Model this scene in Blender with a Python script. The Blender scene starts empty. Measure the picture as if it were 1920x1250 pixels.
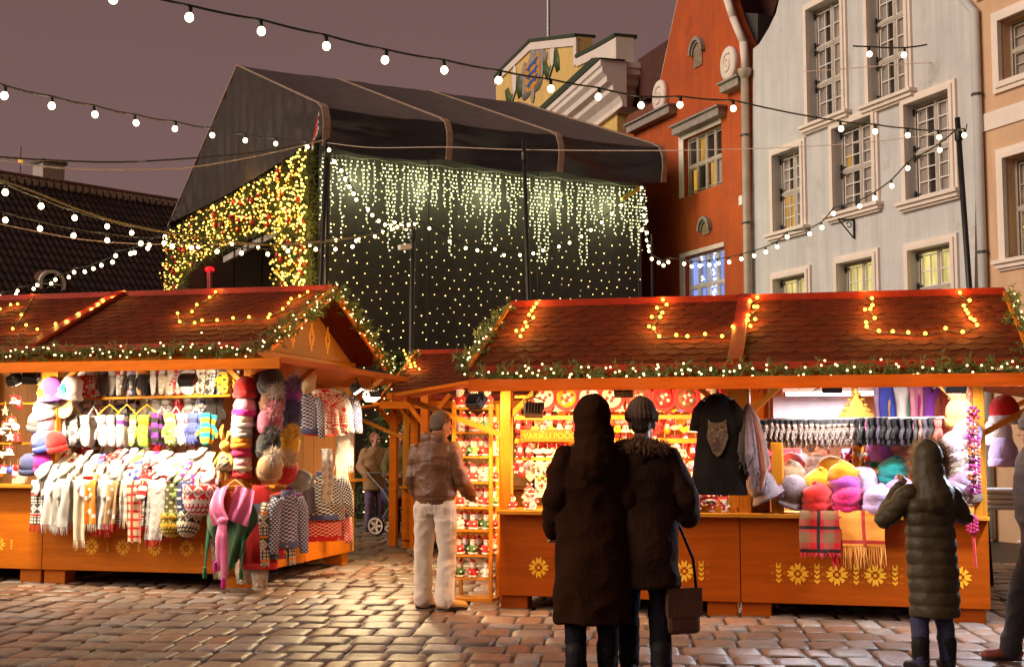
import bpy, math, random
from mathutils import Vector, Matrix, noise
from mathutils.geometry import tessellate_polygon
RN = random.Random(11)
SC = bpy.context.scene
COL = SC.collection
PI = math.pi
rad = math.radians

# ------------------------------------------------------------------ camera
FPX = 2400.0
TH = math.atan(208 / 2400)
CT, ST = math.cos(TH), math.sin(TH)
CAMZ = 1.5
cam = bpy.data.cameras.new('camera'); cam.lens = 45; cam.sensor_width = 36
cam.clip_end = 600; cam.clip_start = 0.05
camo = bpy.data.objects.new('camera', cam); COL.objects.link(camo)
camo.location = (0, 0, CAMZ); camo.rotation_euler = (PI / 2 + TH, 0, 0)
SC.camera = camo


def ray(x, y):
    dx = (x - 960) / FPX; dy = (625 - y) / FPX
    return Vector((dx, CT - dy * ST, ST + dy * CT))


def at_depth(x, y, Y):
    r = ray(x, y); t = Y / r.y
    return Vector((r.x * t, Y, CAMZ + r.z * t))


def on_ground(x, y, z=0.0):
    r = ray(x, y); t = (z - CAMZ) / r.z
    return Vector((r.x * t, r.y * t, z))


class Fr:
    """a local frame standing on the ground: x along a front, y going back, z up"""
    def __init__(s, ox, oy, deg, oz=0.0):
        s.o = Vector((ox, oy, oz)); s.a = rad(deg); s.c = math.cos(s.a); s.s = math.sin(s.a)

    def w(s, x, y, z=0.0):
        return Vector((s.o.x + x * s.c - y * s.s, s.o.y + x * s.s + y * s.c, s.o.z + z))

    def _lr(s, px, py):
        r = ray(px, py); q = Vector((0, 0, CAMZ)) - s.o
        o = Vector((q.x * s.c + q.y * s.s, -q.x * s.s + q.y * s.c, q.z))
        d = Vector((r.x * s.c + r.y * s.s, -r.x * s.s + r.y * s.c, r.z))
        return o, d

    def onY(s, px, py, y):
        o, d = s._lr(px, py); t = (y - o.y) / d.y
        return Vector((o.x + d.x * t, y, o.z + d.z * t))

    def onX(s, px, py, x):
        o, d = s._lr(px, py); t = (x - o.x) / d.x
        return Vector((x, o.y + d.y * t, o.z + d.z * t))

    def onZ(s, px, py, z):
        o, d = s._lr(px, py); t = (z - o.z) / d.z
        return Vector((o.x + d.x * t, o.y + d.y * t, z))

    def onSlope(s, px, py, y0, z0, k):
        o, d = s._lr(px, py)
        t = (z0 + k * (o.y - y0) - o.z) / (d.z - k * d.y)
        return o + d * t


# ------------------------------------------------------------------ materials
_M = {}


def _mk(name):
    m = bpy.data.materials.new(name); m.use_nodes = True
    nt = m.node_tree; b = nt.nodes['Principled BSDF']
    return m, nt, b


def nd(nt, t, **kw):
    n = nt.nodes.new(t)
    for k, v in kw.items():
        if k in ('operation', 'blend_type', 'data_type', 'wave_type', 'bands_direction', 'feature', 'noise_dimensions', 'gradient_type'):
            setattr(n, k, v)
        else:
            n.inputs[int(k[1:]) if k[0] == 'i' and k[1:].isdigit() else k].default_value = v
    return n


def mth(nt, op, a, b=None, c=None):
    n = nt.nodes.new('ShaderNodeMath'); n.operation = op
    for i, v in enumerate((a, b, c)):
        if v is None: continue
        if isinstance(v, (int, float)): n.inputs[i].default_value = v
        else: nt.links.new(v, n.inputs[i])
    return n.outputs[0]


def mixc(nt, f, a, b):
    n = nt.nodes.new('ShaderNodeMix'); n.data_type = 'RGBA'
    for s, v in ((0, f), (6, a), (7, b)):
        if isinstance(v, (int, float)): n.inputs[s].default_value = v
        elif isinstance(v, tuple): n.inputs[s].default_value = (*v[:3], 1)
        else: nt.links.new(v, n.inputs[s])
    return n.outputs[2]


def pbr(name, col, rough=.6, var=.25, scale=6, bump=.0, bscale=40, metal=0, spec=.5, sheen=0, island=0, stretch=None, col2=None, sss=0, wear=None, trans=0, streak=0):
    if name in _M: return _M[name]
    m, nt, b = _mk(name); L = nt.links.new
    tc = nt.nodes.new('ShaderNodeTexCoord'); src = tc.outputs['Object']
    if stretch:
        mp = nt.nodes.new('ShaderNodeMapping'); mp.inputs['Scale'].default_value = stretch; L(src, mp.inputs[0]); src = mp.outputs[0]
    n1 = nd(nt, 'ShaderNodeTexNoise', Scale=scale, Detail=6.0, Roughness=.6); L(src, n1.inputs['Vector'])
    lo = tuple(c * (1 - var) for c in col); hi = tuple(min(1, c * (1 + var)) for c in (col2 or col))
    f = mth(nt, 'MULTIPLY_ADD', n1.outputs[0], 2.2, -.6)
    f = nd_clamp(nt, f)
    if island:
        g = nt.nodes.new('ShaderNodeNewGeometry')
        f = mth(nt, 'ADD', mth(nt, 'MULTIPLY', f, 1 - island), mth(nt, 'MULTIPLY', g.outputs['Random Per Island'], island))
    c = mixc(nt, f, lo, hi)
    if wear:
        n3 = nd(nt, 'ShaderNodeTexNoise', Scale=wear[1], Detail=8.0, Roughness=.7); L(src, n3.inputs['Vector'])
        wf = nd_clamp(nt, mth(nt, 'MULTIPLY_ADD', n3.outputs[0], 6.0, -wear[2] * 6))
        c = mixc(nt, wf, c, wear[0])
    if streak:
        mp2 = nt.nodes.new('ShaderNodeMapping'); mp2.inputs['Scale'].default_value = (2.2, 2.2, .16); L(tc.outputs['Object'], mp2.inputs[0])
        n5 = nd(nt, 'ShaderNodeTexNoise', Scale=2.0, Detail=7.0, Roughness=.65); L(mp2.outputs[0], n5.inputs['Vector'])
        c = mixc(nt, mth(nt, 'MULTIPLY', nd_clamp(nt, mth(nt, 'MULTIPLY_ADD', n5.outputs[0], 3.2, -1.35)), streak), c, tuple(x * .5 for x in col))
    L(c, b.inputs['Base Color'])
    r = mth(nt, 'MULTIPLY_ADD', n1.outputs[0], .3, rough - .15); L(r, b.inputs['Roughness'])
    b.inputs['Metallic'].default_value = metal
    b.inputs['Specular IOR Level'].default_value = spec
    if sheen: b.inputs['Sheen Weight'].default_value = sheen; b.inputs['Sheen Roughness'].default_value = .5
    if trans: b.inputs['Transmission Weight'].default_value = trans
    if sss:
        b.inputs['Subsurface Weight'].default_value = sss; b.inputs['Subsurface Radius'].default_value = (.02, .008, .004)
    if bump:
        n2 = nd(nt, 'ShaderNodeTexNoise', Scale=bscale, Detail=5.0); L(src, n2.inputs['Vector'])
        bp = nd(nt, 'ShaderNodeBump', Strength=bump, Distance=.02); L(n2.outputs[0], bp.inputs['Height']); L(bp.outputs[0], b.inputs['Normal'])
    _M[name] = m
    return m


def nd_clamp(nt, v):
    n = nt.nodes.new('ShaderNodeClamp'); nt.links.new(v, n.inputs[0]); return n.outputs[0]


def wood(name, col, dark=.55, rough=.45, axis='x', scale=1.0, knots=True):
    if name in _M: return _M[name]
    m, nt, b = _mk(name); L = nt.links.new
    tc = nt.nodes.new('ShaderNodeTexCoord')
    mp = nt.nodes.new('ShaderNodeMapping')
    mp.inputs['Scale'].default_value = {'x': (.35 * scale, 5 * scale, 5 * scale), 'z': (5 * scale, 5 * scale, .35 * scale), 'y': (5 * scale, .35 * scale, 5 * scale)}[axis]
    L(tc.outputs['Object'], mp.inputs[0])
    n1 = nd(nt, 'ShaderNodeTexNoise', Scale=3.0, Detail=8.0, Roughness=.65, Distortion=1.2); L(mp.outputs[0], n1.inputs['Vector'])
    n2 = nd(nt, 'ShaderNodeTexNoise', Scale=16.0, Detail=4.0); L(mp.outputs[0], n2.inputs['Vector'])
    n3 = nd(nt, 'ShaderNodeTexNoise', Scale=1.3, Detail=2.0); L(tc.outputs['Object'], n3.inputs['Vector'])
    f = nd_clamp(nt, mth(nt, 'ADD', mth(nt, 'MULTIPLY_ADD', n1.outputs[0], 1.8, -.75), mth(nt, 'MULTIPLY_ADD', n2.outputs[0], .8, -.25)))
    c = mixc(nt, f, tuple(x * dark for x in col), col)
    c = mixc(nt, mth(nt, 'MULTIPLY', nd_clamp(nt, mth(nt, 'MULTIPLY_ADD', n3.outputs[0], 2, -.6)), .35), c, tuple(x * .6 for x in col))
    L(c, b.inputs['Base Color'])
    L(mth(nt, 'MULTIPLY_ADD', n1.outputs[0], .25, rough - .1), b.inputs['Roughness']); b.inputs['Specular IOR Level'].default_value = .15
    bp = nd(nt, 'ShaderNodeBump', Strength=.25, Distance=.004); L(n1.outputs[0], bp.inputs['Height']); L(bp.outputs[0], b.inputs['Normal'])
    _M[name] = m
    return m


def glow(name, col, strength, sample=True):
    if name in _M: return _M[name]
    m, nt, b = _mk(name)
    b.inputs['Base Color'].default_value = (*[min(1, c) for c in col], 1)
    b.inputs['Emission Color'].default_value = (*col, 1); b.inputs['Emission Strength'].default_value = strength
    m.cycles.emission_sampling = 'AUTO' if sample else 'NONE'
    _M[name] = m
    return m


def fab(A, B=None, pat='plain', C=None, st=.012, N=8, fuzz=.5, name=None):
    """knitted or woven cloth; patterns are worked in the cloth's own UVs (metres)"""
    key = ('fab', A, B, pat, C, st, N)
    if key in _M: return _M[key]
    m, nt, b = _mk('knit_' + pat); L = nt.links.new
    uv = nt.nodes.new('ShaderNodeUVMap'); sp = nt.nodes.new('ShaderNodeSeparateXYZ'); L(uv.outputs[0], sp.inputs[0])
    U, V = sp.outputs[0], sp.outputs[1]
    iu = mth(nt, 'FLOOR', mth(nt, 'DIVIDE', U, st)); iv = mth(nt, 'FLOOR', mth(nt, 'DIVIDE', V, st))
    B = B or tuple(c * .7 for c in A); C = C or B

    def md(x, n): return mth(nt, 'FLOORED_MODULO', x, n) if False else mth(nt, 'SUBTRACT', x, mth(nt, 'MULTIPLY', mth(nt, 'FLOOR', mth(nt, 'DIVIDE', x, n)), n))
    lt = lambda a, bb: mth(nt, 'LESS_THAN', a, bb)
    mask = None; mask2 = None
    if pat == 'dots':
        h = mth(nt, 'FLOOR', mth(nt, 'DIVIDE', iv, N / 2))
        off = mth(nt, 'MULTIPLY', md(h, 2.0), N / 2)
        mask = mth(nt, 'MULTIPLY', lt(md(mth(nt, 'ADD', iu, off), float(N)), N * .30), lt(md(iv, N / 2), N * .22))
    elif pat == 'stripe':
        mask = lt(md(iv, float(N)), N * .45)
    elif pat in ('diamond', 'fair'):
        h = N / 2
        d = mth(nt, 'ADD', mth(nt, 'ABSOLUTE', mth(nt, 'SUBTRACT', md(iu, float(N)), h)), mth(nt, 'ABSOLUTE', mth(nt, 'SUBTRACT', md(iv, float(N)), h)))
        ring = lt(mth(nt, 'ABSOLUTE', mth(nt, 'SUBTRACT', d, h * .9)), .8)
        dot = lt(d, h * .42)
        mask = mth(nt, 'MAXIMUM', ring, dot)
        if pat == 'fair':
            per = N * 2.5
            band = lt(md(iv, per), N * 1.05)
            dts = mth(nt, 'MULTIPLY', lt(md(iu, 3.0), 1.2), lt(md(iv, 3.0), 1.2))
            mask = mth(nt, 'ADD', mth(nt, 'MULTIPLY', mask, band), mth(nt, 'MULTIPLY', dts, mth(nt, 'SUBTRACT', 1.0, band)))
            mask2 = lt(mth(nt, 'ABSOLUTE', mth(nt, 'SUBTRACT', md(iv, per), N * 1.3)), 1.1)
    elif pat == 'check':
        a = lt(md(iu, float(N)), N * .4); bb = lt(md(iv, float(N)), N * .4)
        mask = mth(nt, 'MULTIPLY', mth(nt, 'ADD', a, bb), .5)
        mask2 = mth(nt, 'MAXIMUM', lt(mth(nt, 'ABSOLUTE', mth(nt, 'SUBTRACT', md(iu, float(N)), N * .7)), .6), lt(mth(nt, 'ABSOLUTE', mth(nt, 'SUBTRACT', md(iv, float(N)), N * .7)), .6))
    elif pat == 'flower':
        vo = nd(nt, 'ShaderNodeTexVoronoi', Scale=1 / (st * N)); L(uv.outputs[0], vo.inputs['Vector'])
        mask = lt(vo.outputs['Distance'], .33)
        mask2 = lt(vo.outputs['Distance'], .14)
    elif pat == 'paisley':
        n = nd(nt, 'ShaderNodeTexNoise', Scale=1 / (st * N) * 2, Detail=3.0, Distortion=2.5); L(uv.outputs[0], n.inputs['Vector'])
        mask = lt(mth(nt, 'ABSOLUTE', mth(nt, 'SUBTRACT', n.outputs[0], .5)), .045)
    nz = nd(nt, 'ShaderNodeTexNoise', Scale=9.0, Detail=5.0); L(uv.outputs[0], nz.inputs['Vector'])
    base = mixc(nt, nz.outputs[0], tuple(c * .72 for c in A), tuple(min(1, c * 1.2) for c in A))
    c = base if mask is None else mixc(nt, nd_clamp(nt, mask), base, B)
    if mask2 is not None: c = mixc(nt, nd_clamp(nt, mask2), c, C)
    L(c, b.inputs['Base Color'])
    b.inputs['Roughness'].default_value = .9; b.inputs['Specular IOR Level'].default_value = .15
    b.inputs['Sheen Weight'].default_value = fuzz * .5
    w = mth(nt, 'MULTIPLY', mth(nt, 'SINE', mth(nt, 'MULTIPLY', U, 2 * PI / .016)), mth(nt, 'SINE', mth(nt, 'ADD', mth(nt, 'MULTIPLY', V, 2 * PI / .02), mth(nt, 'MULTIPLY', U, 90))))
    hh = mth(nt, 'ADD', w, mth(nt, 'MULTIPLY', nz.outputs[0], 2.0))
    bp = nd(nt, 'ShaderNodeBump', Strength=.5, Distance=.006); L(hh, bp.inputs['Height']); L(bp.outputs[0], b.inputs['Normal'])
    _M[key] = m
    return m


# ------------------------------------------------------------------ mesh builder
class MB:
    def __init__(s): s.v = []; s.f = []; s.m = []; s.uv = []

    def add(s, vs, fs, m=0, uvs=None):
        o = len(s.v); s.v += [tuple(v) for v in vs]
        for k, f in enumerate(fs):
            s.f.append(tuple(i + o for i in f)); s.m.append(m)
            s.uv.append([uvs[i] for i in f] if uvs else [(0, 0)] * len(f))

    def box(s, x0, x1, y0, y1, z0, z1, m=0, M=None):
        vs = [(x, y, z) for z in (z0, z1) for y in (y0, y1) for x in (x0, x1)]
        if M is not None: vs = [M @ Vector(v) for v in vs]
        s.add(vs, [(0, 2, 3, 1), (4, 5, 7, 6), (0, 1, 5, 4), (2, 6, 7, 3), (0, 4, 6, 2), (1, 3, 7, 5)], m)

    def bar(s, a, b, w, h, m=0, up=(0, 0, 1)):
        a, b = Vector(a), Vector(b); d = (b - a); l = d.length; d.normalize()
        up = Vector(up)
        if abs(d.dot(up)) > .98: up = Vector((0, 1, 0))
        sx = d.cross(up).normalized(); uz = sx.cross(d)
        M = Matrix((sx, d, uz)).transposed().to_4x4(); M.translation = a
        s.box(-w / 2, w / 2, 0, l, -h / 2, h / 2, m, M)

    def tube(s, pts, r, n=8, m=0, caps=True, squash=None, uvk=None):
        pts = [Vector(p) for p in pts]; N_ = len(pts)
        rs = r if isinstance(r, (list, tuple)) else [r] * N_
        ref = Vector((0, 1, .013)); vs = []; uvs = []; acc = 0
        for i, p in enumerate(pts):
            d = (pts[min(i + 1, N_ - 1)] - pts[max(i - 1, 0)]).normalized()
            rf = ref if abs(d.dot(ref)) < .95 else Vector((1, 0, 0))
            a = d.cross(rf).normalized(); b = a.cross(d).normalized()
            if i: acc += (p - pts[i - 1]).length
            for k in range(n):
                t = 2 * PI * k / n
                ra, rb = (rs[i], rs[i]) if squash is None else (rs[i], rs[i] * squash)
                vs.append(p + a * math.cos(t) * ra + b * math.sin(t) * rb)
                uvs.append((ra * math.cos(t), -acc))
        fs = [(i * n + k, i * n + (k + 1) % n, (i + 1) * n + (k + 1) % n, (i + 1) * n + k) for i in range(N_ - 1) for k in range(n)]
        if caps: fs += [tuple(range(n - 1, -1, -1)), tuple((N_ - 1) * n + k for k in range(n))]
        s.add(vs, fs, m, uvs)

    def lathe(s, prof, n=16, c=(0, 0, 0), m=0, sx=1, sy=1, M=None, wob=0, cap=True):
        vs = []; uvs = []; c = Vector(c)
        for (r, z) in prof:
            for k in range(n):
                t = 2 * PI * k / n; q = 1 + (wob * math.sin(k * 2.1 + z * 40) if wob else 0)
                v = Vector((r * sx * math.cos(t) * q, r * sy * math.sin(t) * q, z))
                vs.append((M @ v if M is not None else v) + c); uvs.append((max(r, .03) * t, z))
        N_ = len(prof)
        fs = [(i * n + k, i * n + (k + 1) % n, (i + 1) * n + (k + 1) % n, (i + 1) * n + k) for i in range(N_ - 1) for k in range(n)]
        if cap: fs += [tuple(range(n - 1, -1, -1)), tuple((N_ - 1) * n + k for k in range(n))]
        s.add(vs, fs, m, uvs)

    def ball(s, c, r, n=10, m=0, sq=(1, 1, 1), M=None):
        h = max(4, n // 2 + 1)
        prof = [(r * math.sin(PI * (i + .02) / (h + .04)), -r * math.cos(PI * (i + .02) / (h + .04)) * sq[2]) for i in range(h + 1)]
        s.lathe(prof, n, c, m, sq[0], sq[1], M)

    def grid(s, fn, nu, nv, m=0, uv=None):
        vs = [fn(i / nu, j / nv) for j in range(nv + 1) for i in range(nu + 1)]
        us = [uv(i / nu, j / nv) for j in range(nv + 1) for i in range(nu + 1)] if uv else None
        fs = [(j * (nu + 1) + i, j * (nu + 1) + i + 1, (j + 1) * (nu + 1) + i + 1, (j + 1) * (nu + 1) + i) for j in range(nv) for i in range(nu)]
        s.add(vs, fs, m, us)

    def prism(s, poly, y0, y1, m=0, holes=(), P=lambda x, y, z: (x, y, z)):
        """poly in (x,z), extruded from y0 (front) to y1; holes get reveals"""
        loops = [list(poly)] + [list(h) for h in holes]
        flat = [p for l in loops for p in l]
        tris = tessellate_polygon([[Vector((p[0], p[1], 0)) for p in l] for l in loops])
        n = len(flat)
        vs = [P(p[0], y0, p[1]) for p in flat] + [P(p[0], y1, p[1]) for p in flat]

        def area(t): (ax, ay), (bx, by), (cx, cy) = (flat[i] for i in t); return (bx - ax) * (cy - ay) - (cx - ax) * (by - ay)
        fs = []
        for t in tris:
            t = tuple(t) if area(t) > 0 else tuple(reversed(t))
            fs.append(t); fs.append(tuple(i + n for i in reversed(t)))
        o = 0
        for l in loops:
            k = len(l); A = sum(l[i][0] * l[(i + 1) % k][1] - l[(i + 1) % k][0] * l[i][1] for i in range(k))
            for i in range(k):
                a, b = o + i, o + (i + 1) % k
                q = (b, a, a + n, b + n)
                fs.append(q if (A > 0) == (o == 0) else tuple(reversed(q)))
            o += k
        s.add(vs, fs, m)

    def blades(s, c, r, count, ln, wd, m=0, sq=(1, 1, 1), rnd=RN, down=0):
        c = Vector(c)
        for _ in range(count):
            d = Vector((rnd.gauss(0, 1), rnd.gauss(0, 1), rnd.gauss(0, 1) - down)).normalized()
            p = c + Vector((d.x * r * sq[0], d.y * r * sq[1], d.z * r * sq[2])) * rnd.uniform(.55, 1)
            d2 = (d + Vector((rnd.uniform(-.6, .6), rnd.uniform(-.6, .6), rnd.uniform(-.6, .6)))).normalized()
            sd = d2.cross(Vector((rnd.uniform(-1, 1), rnd.uniform(-1, 1), rnd.uniform(-1, 1)))).normalized() * wd / 2
            q = p + d2 * ln * rnd.uniform(.6, 1.2)
            s.add([p - sd, p + sd, q + sd * .4, q - sd * .4], [(0, 1, 2, 3)], m)

    def build(s, name, mats, parent=None, smooth=False, loc=None, rz=0, bevel=0):
        me = bpy.data.meshes.new(name)
        me.from_pydata(s.v, [], s.f)
        for mt in (mats if isinstance(mats, (list, tuple)) else [mats]): me.materials.append(mt)
        me.polygons.foreach_set('material_index', s.m)
        if smooth: me.polygons.foreach_set('use_smooth', [True] * len(s.f))
        ul = me.uv_layers.new(name='UVMap')
        ul.data.foreach_set('uv', [x for f in s.uv for u in f for x in u])
        me.update()
        o = bpy.data.objects.new(name, me); COL.objects.link(o)
        if parent is not None: o.parent = parent
        if loc is not None: o.location = loc
        if rz: o.rotation_euler = (0, 0, rz)
        if bevel:
            bv = o.modifiers.new('edge', 'BEVEL'); bv.width = bevel; bv.segments = 2; bv.limit_method = 'ANGLE'; bv.angle_limit = rad(40)
        return o


def tag(o, label, cat, group=None, kind=None):
    o['label'] = label; o['category'] = cat
    if group: o['group'] = group
    if kind: o['kind'] = kind
    return o


def thing(name, label, cat, loc=(0, 0, 0), rz=0.0, group=None):
    o = bpy.data.objects.new(name, None); COL.objects.link(o)
    o.empty_display_size = .1
    o.location = loc; o.rotation_euler = (0, 0, rz)
    return tag(o, label, cat, group)


KIDS = {}


def struct(o, label=None, kind='structure'):
    o['kind'] = kind
    if label: o['label'] = label
    return o


def copy_tree(o, parent=None):
    c = o.copy(); COL.objects.link(c)
    if parent is not None: c.parent = parent
    for ch in o.children: copy_tree(ch, c)
    return c


def clone(proto, label, loc, rz=0, rx=0, ry=0, sc=1.0, group=None):
    """the first call uses the proto itself, later ones copy it with its parts"""
    if not proto.get('used'):
        proto['used'] = 1; c = proto
    else:
        c = copy_tree(proto)
    c.location = loc; c.rotation_euler = (rx, ry, rz)
    c.scale = (sc, sc, sc) if isinstance(sc, (int, float)) else sc
    c['label'] = label
    if group: c['group'] = group
    return c


ORD = ['first', 'second', 'third', 'fourth', 'fifth', 'sixth', 'seventh', 'eighth', 'ninth', 'tenth', 'eleventh', 'twelfth', 'thirteenth', 'fourteenth',
       'fifteenth', 'sixteenth', 'seventeenth', 'eighteenth', 'nineteenth', 'twentieth', 'twenty-first', 'twenty-second', 'twenty-third', 'twenty-fourth',
       'twenty-fifth', 'twenty-sixth', 'twenty-seventh', 'twenty-eighth', 'twenty-ninth', 'thirtieth']

# palette
M_orange = wood('orange_plywood', (.78, .205, .005), rough=.42)
M_orangez = wood('orange_timber', (.60, .20, .014), axis='z', rough=.42)
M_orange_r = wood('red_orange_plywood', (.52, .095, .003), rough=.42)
M_pine = wood('varnished_pine', (.68, .26, .02), rough=.4)
M_pinez = wood('varnished_pine_post', (.68, .26, .02), axis='z', rough=.4)
M_redtrim = pbr('red_painted_board', (.20, .013, .003), .45, .3, 5, .15, 60, spec=.2)
M_shingle = pbr('red_brown_shingle', (.095, .014, .003), .85, .35, 30, .35, 220, island=.5, spec=.12)
M_black = pbr('black_cloth', (.018, .015, .015), .75, .3, 5, .3, 90)
M_white = pbr('white_paint', (.8, .78, .74), .5, .08, 8)
M_cable = pbr('green_black_cable', (.012, .022, .014), .5)
M_darkmetal = pbr('dark_metal', (.03, .028, .026), .45, .3, 12, metal=.6)
M_steel = pbr('galvanised_steel', (.35, .34, .33), .4, .2, 10, metal=.8)
M_needle = pbr('pine_needle', (.030, .055, .014), .6, .5, 20, island=.8, col2=(.085, .105, .03), spec=.2)
M_bulb = glow('warm_white_bulb', (1, .80, .42), 9)
M_fairy = glow('warm_fairy_bulb', (1, .52, .07), 4.2, False)
M_fairyc = glow('cool_fairy_bulb', (1, .80, .36), 3.6, False)
M_fairyg = glow('golden_fairy_bulb', (1, .62, .13), 7, False)
M_plastic = pbr('black_plastic', (.02, .02, .02), .4)
# ------------------------------------------------------------------ people
def cap(mb, a, b, ra, rb, n=12):
    a, b = Vector(a), Vector(b); d = (b - a)
    if d.length < 1e-5: d = Vector((0, 0, 1e-4))
    d.normalize(); pts = []; rs = []
    for t in (-1, -.85, -.5): pts.append(a + d * ra * t); rs.append(max(.0006, ra * math.sqrt(max(0, 1 - t * t))))
    pts += [a, b]; rs += [ra, rb]
    for t in (.5, .85, 1): pts.append(b + d * rb * t); rs.append(max(.0006, rb * math.sqrt(max(0, 1 - t * t))))
    mb.tube(pts, rs, n)


def loft(mb, rings, n=20):
    vs = []
    for (x, y, z, rx, ry) in rings:
        for k in range(n):
            t = 2 * PI * k / n; vs.append((x + rx * math.cos(t), y + ry * math.sin(t), z))
    N_ = len(rings)
    fs = [(i * n + k, i * n + (k + 1) % n, (i + 1) * n + (k + 1) % n, (i + 1) * n + k) for i in range(N_ - 1) for k in range(n)]
    fs += [tuple(range(n - 1, -1, -1)), tuple((N_ - 1) * n + k for k in range(n))]
    mb.add(vs, fs)


def blob(name, mb, mat, parent, voxel=.012, it=4, wr=None):
    """weld overlapping limbs into one continuous skin, then add cloth wrinkles"""
    me = bpy.data.meshes.new(name); me.from_pydata(mb.v, [], mb.f); me.update()
    t = bpy.data.objects.new('tmp', me); COL.objects.link(t)
    r = t.modifiers.new('r', 'REMESH'); r.mode = 'VOXEL'; r.voxel_size = voxel
    s_ = t.modifiers.new('s', 'SMOOTH'); s_.factor = .5; s_.iterations = it
    dg = bpy.context.evaluated_depsgraph_get()
    m2 = bpy.data.meshes.new_from_object(t.evaluated_get(dg)); m2.name = name
    bpy.data.objects.remove(t); bpy.data.meshes.remove(me)
    if wr:
        ns = [v.normal.copy() for v in m2.vertices]
        for v, nn in zip(m2.vertices, ns): v.co += nn * wr(v.co)
    m2.materials.clear(); m2.materials.append(mat)
    m2.polygons.foreach_set('use_smooth', [True] * len(m2.polygons)); m2.update()
    o = bpy.data.objects.new(name, m2); COL.objects.link(o); o.parent = parent
    return o


M_skin = pbr('skin', (.50, .27, .18), .55, .12, 12, .1, 120, sss=.15)
M_hairg = pbr('grey_brown_hair', (.16, .11, .07), .7, .5, 30, .8, 160, stretch=(3, 3, .6))
M_hairb = pbr('brown_hair', (.06, .03, .015), .6, .4, 60, .5, 200)
M_eye = pbr('eye_dark', (.02, .012, .01), .2)


def folds(a1, f1, a2, f2, seed=0, stretch=(1, 1, 1)):
    sv = Vector((seed * 3.1, seed * 1.7, 0))

    def g(p):
        q = Vector((p.x * stretch[0], p.y * stretch[1], p.z * stretch[2]))
        return a1 * noise.noise(q * f1 + sv) + a2 * abs(noise.noise(q * f2 + sv * 2)) * -1 + a2 * .4
    return g


def manfold(p):
    b = folds(.008, 4, .026, 6, 1, (1, 1, 1.6))(p)
    if p.z < 1.02: return -.008 + .003 * math.sin(90 * math.atan2(p.x, p.y)) + (.004 if p.z > .985 else 0)
    g = math.exp(-((p.z - 1.345 + .15 * abs(p.x)) / .008) ** 2) + math.exp(-((abs(p.x) - .155) / .008) ** 2) * (p.z > 1.15 and abs(p.y) > .05) + .7 * math.exp(-(p.x / .007) ** 2) * (p.y > 0)
    return b - .0045 * g


def trousefold(s):
    b = folds(.007 * s, 5, .017 * s, 7, 3, (1.3, 1.3, 1.4))

    def g(p):
        d = b(p)
        if p.y > .03 and p.z > .66 * s:
            x, z = abs(p.x) / s - .085, p.z / s - .855
            q = max(abs(x) / .058, abs(z) / .066); d -= .007 * math.exp(-((q - 1) / .12) ** 2)
        if p.z > .66 * s: d -= .006 * math.exp(-(p.x / .008) ** 2) * (p.y > 0)
        return d - .004 * math.exp(-((abs(p.x) - .185 * s) / .006) ** 2)
    return g


DEF = dict(hipL=(.09, .01, .92), kneeL=(.10, -.02, .50), ankL=(.105, .03, .09), hipR=(-.09, .01, .92), kneeR=(-.10, -.02, .50), ankR=(-.105, .03, .09),
           shL=(.168, .01, 1.375), elbL=(.25, .03, 1.13), wrL=(.26, -.05, .89), shR=(-.168, .01, 1.375), elbR=(-.25, .03, 1.13), wrR=(-.26, -.05, .89),
           neck=(0, .0, 1.45), head=(0, -.015, 1.60), look=0.0, nod=0.0, footL=-.15, footR=.15, curl=.5)


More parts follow.
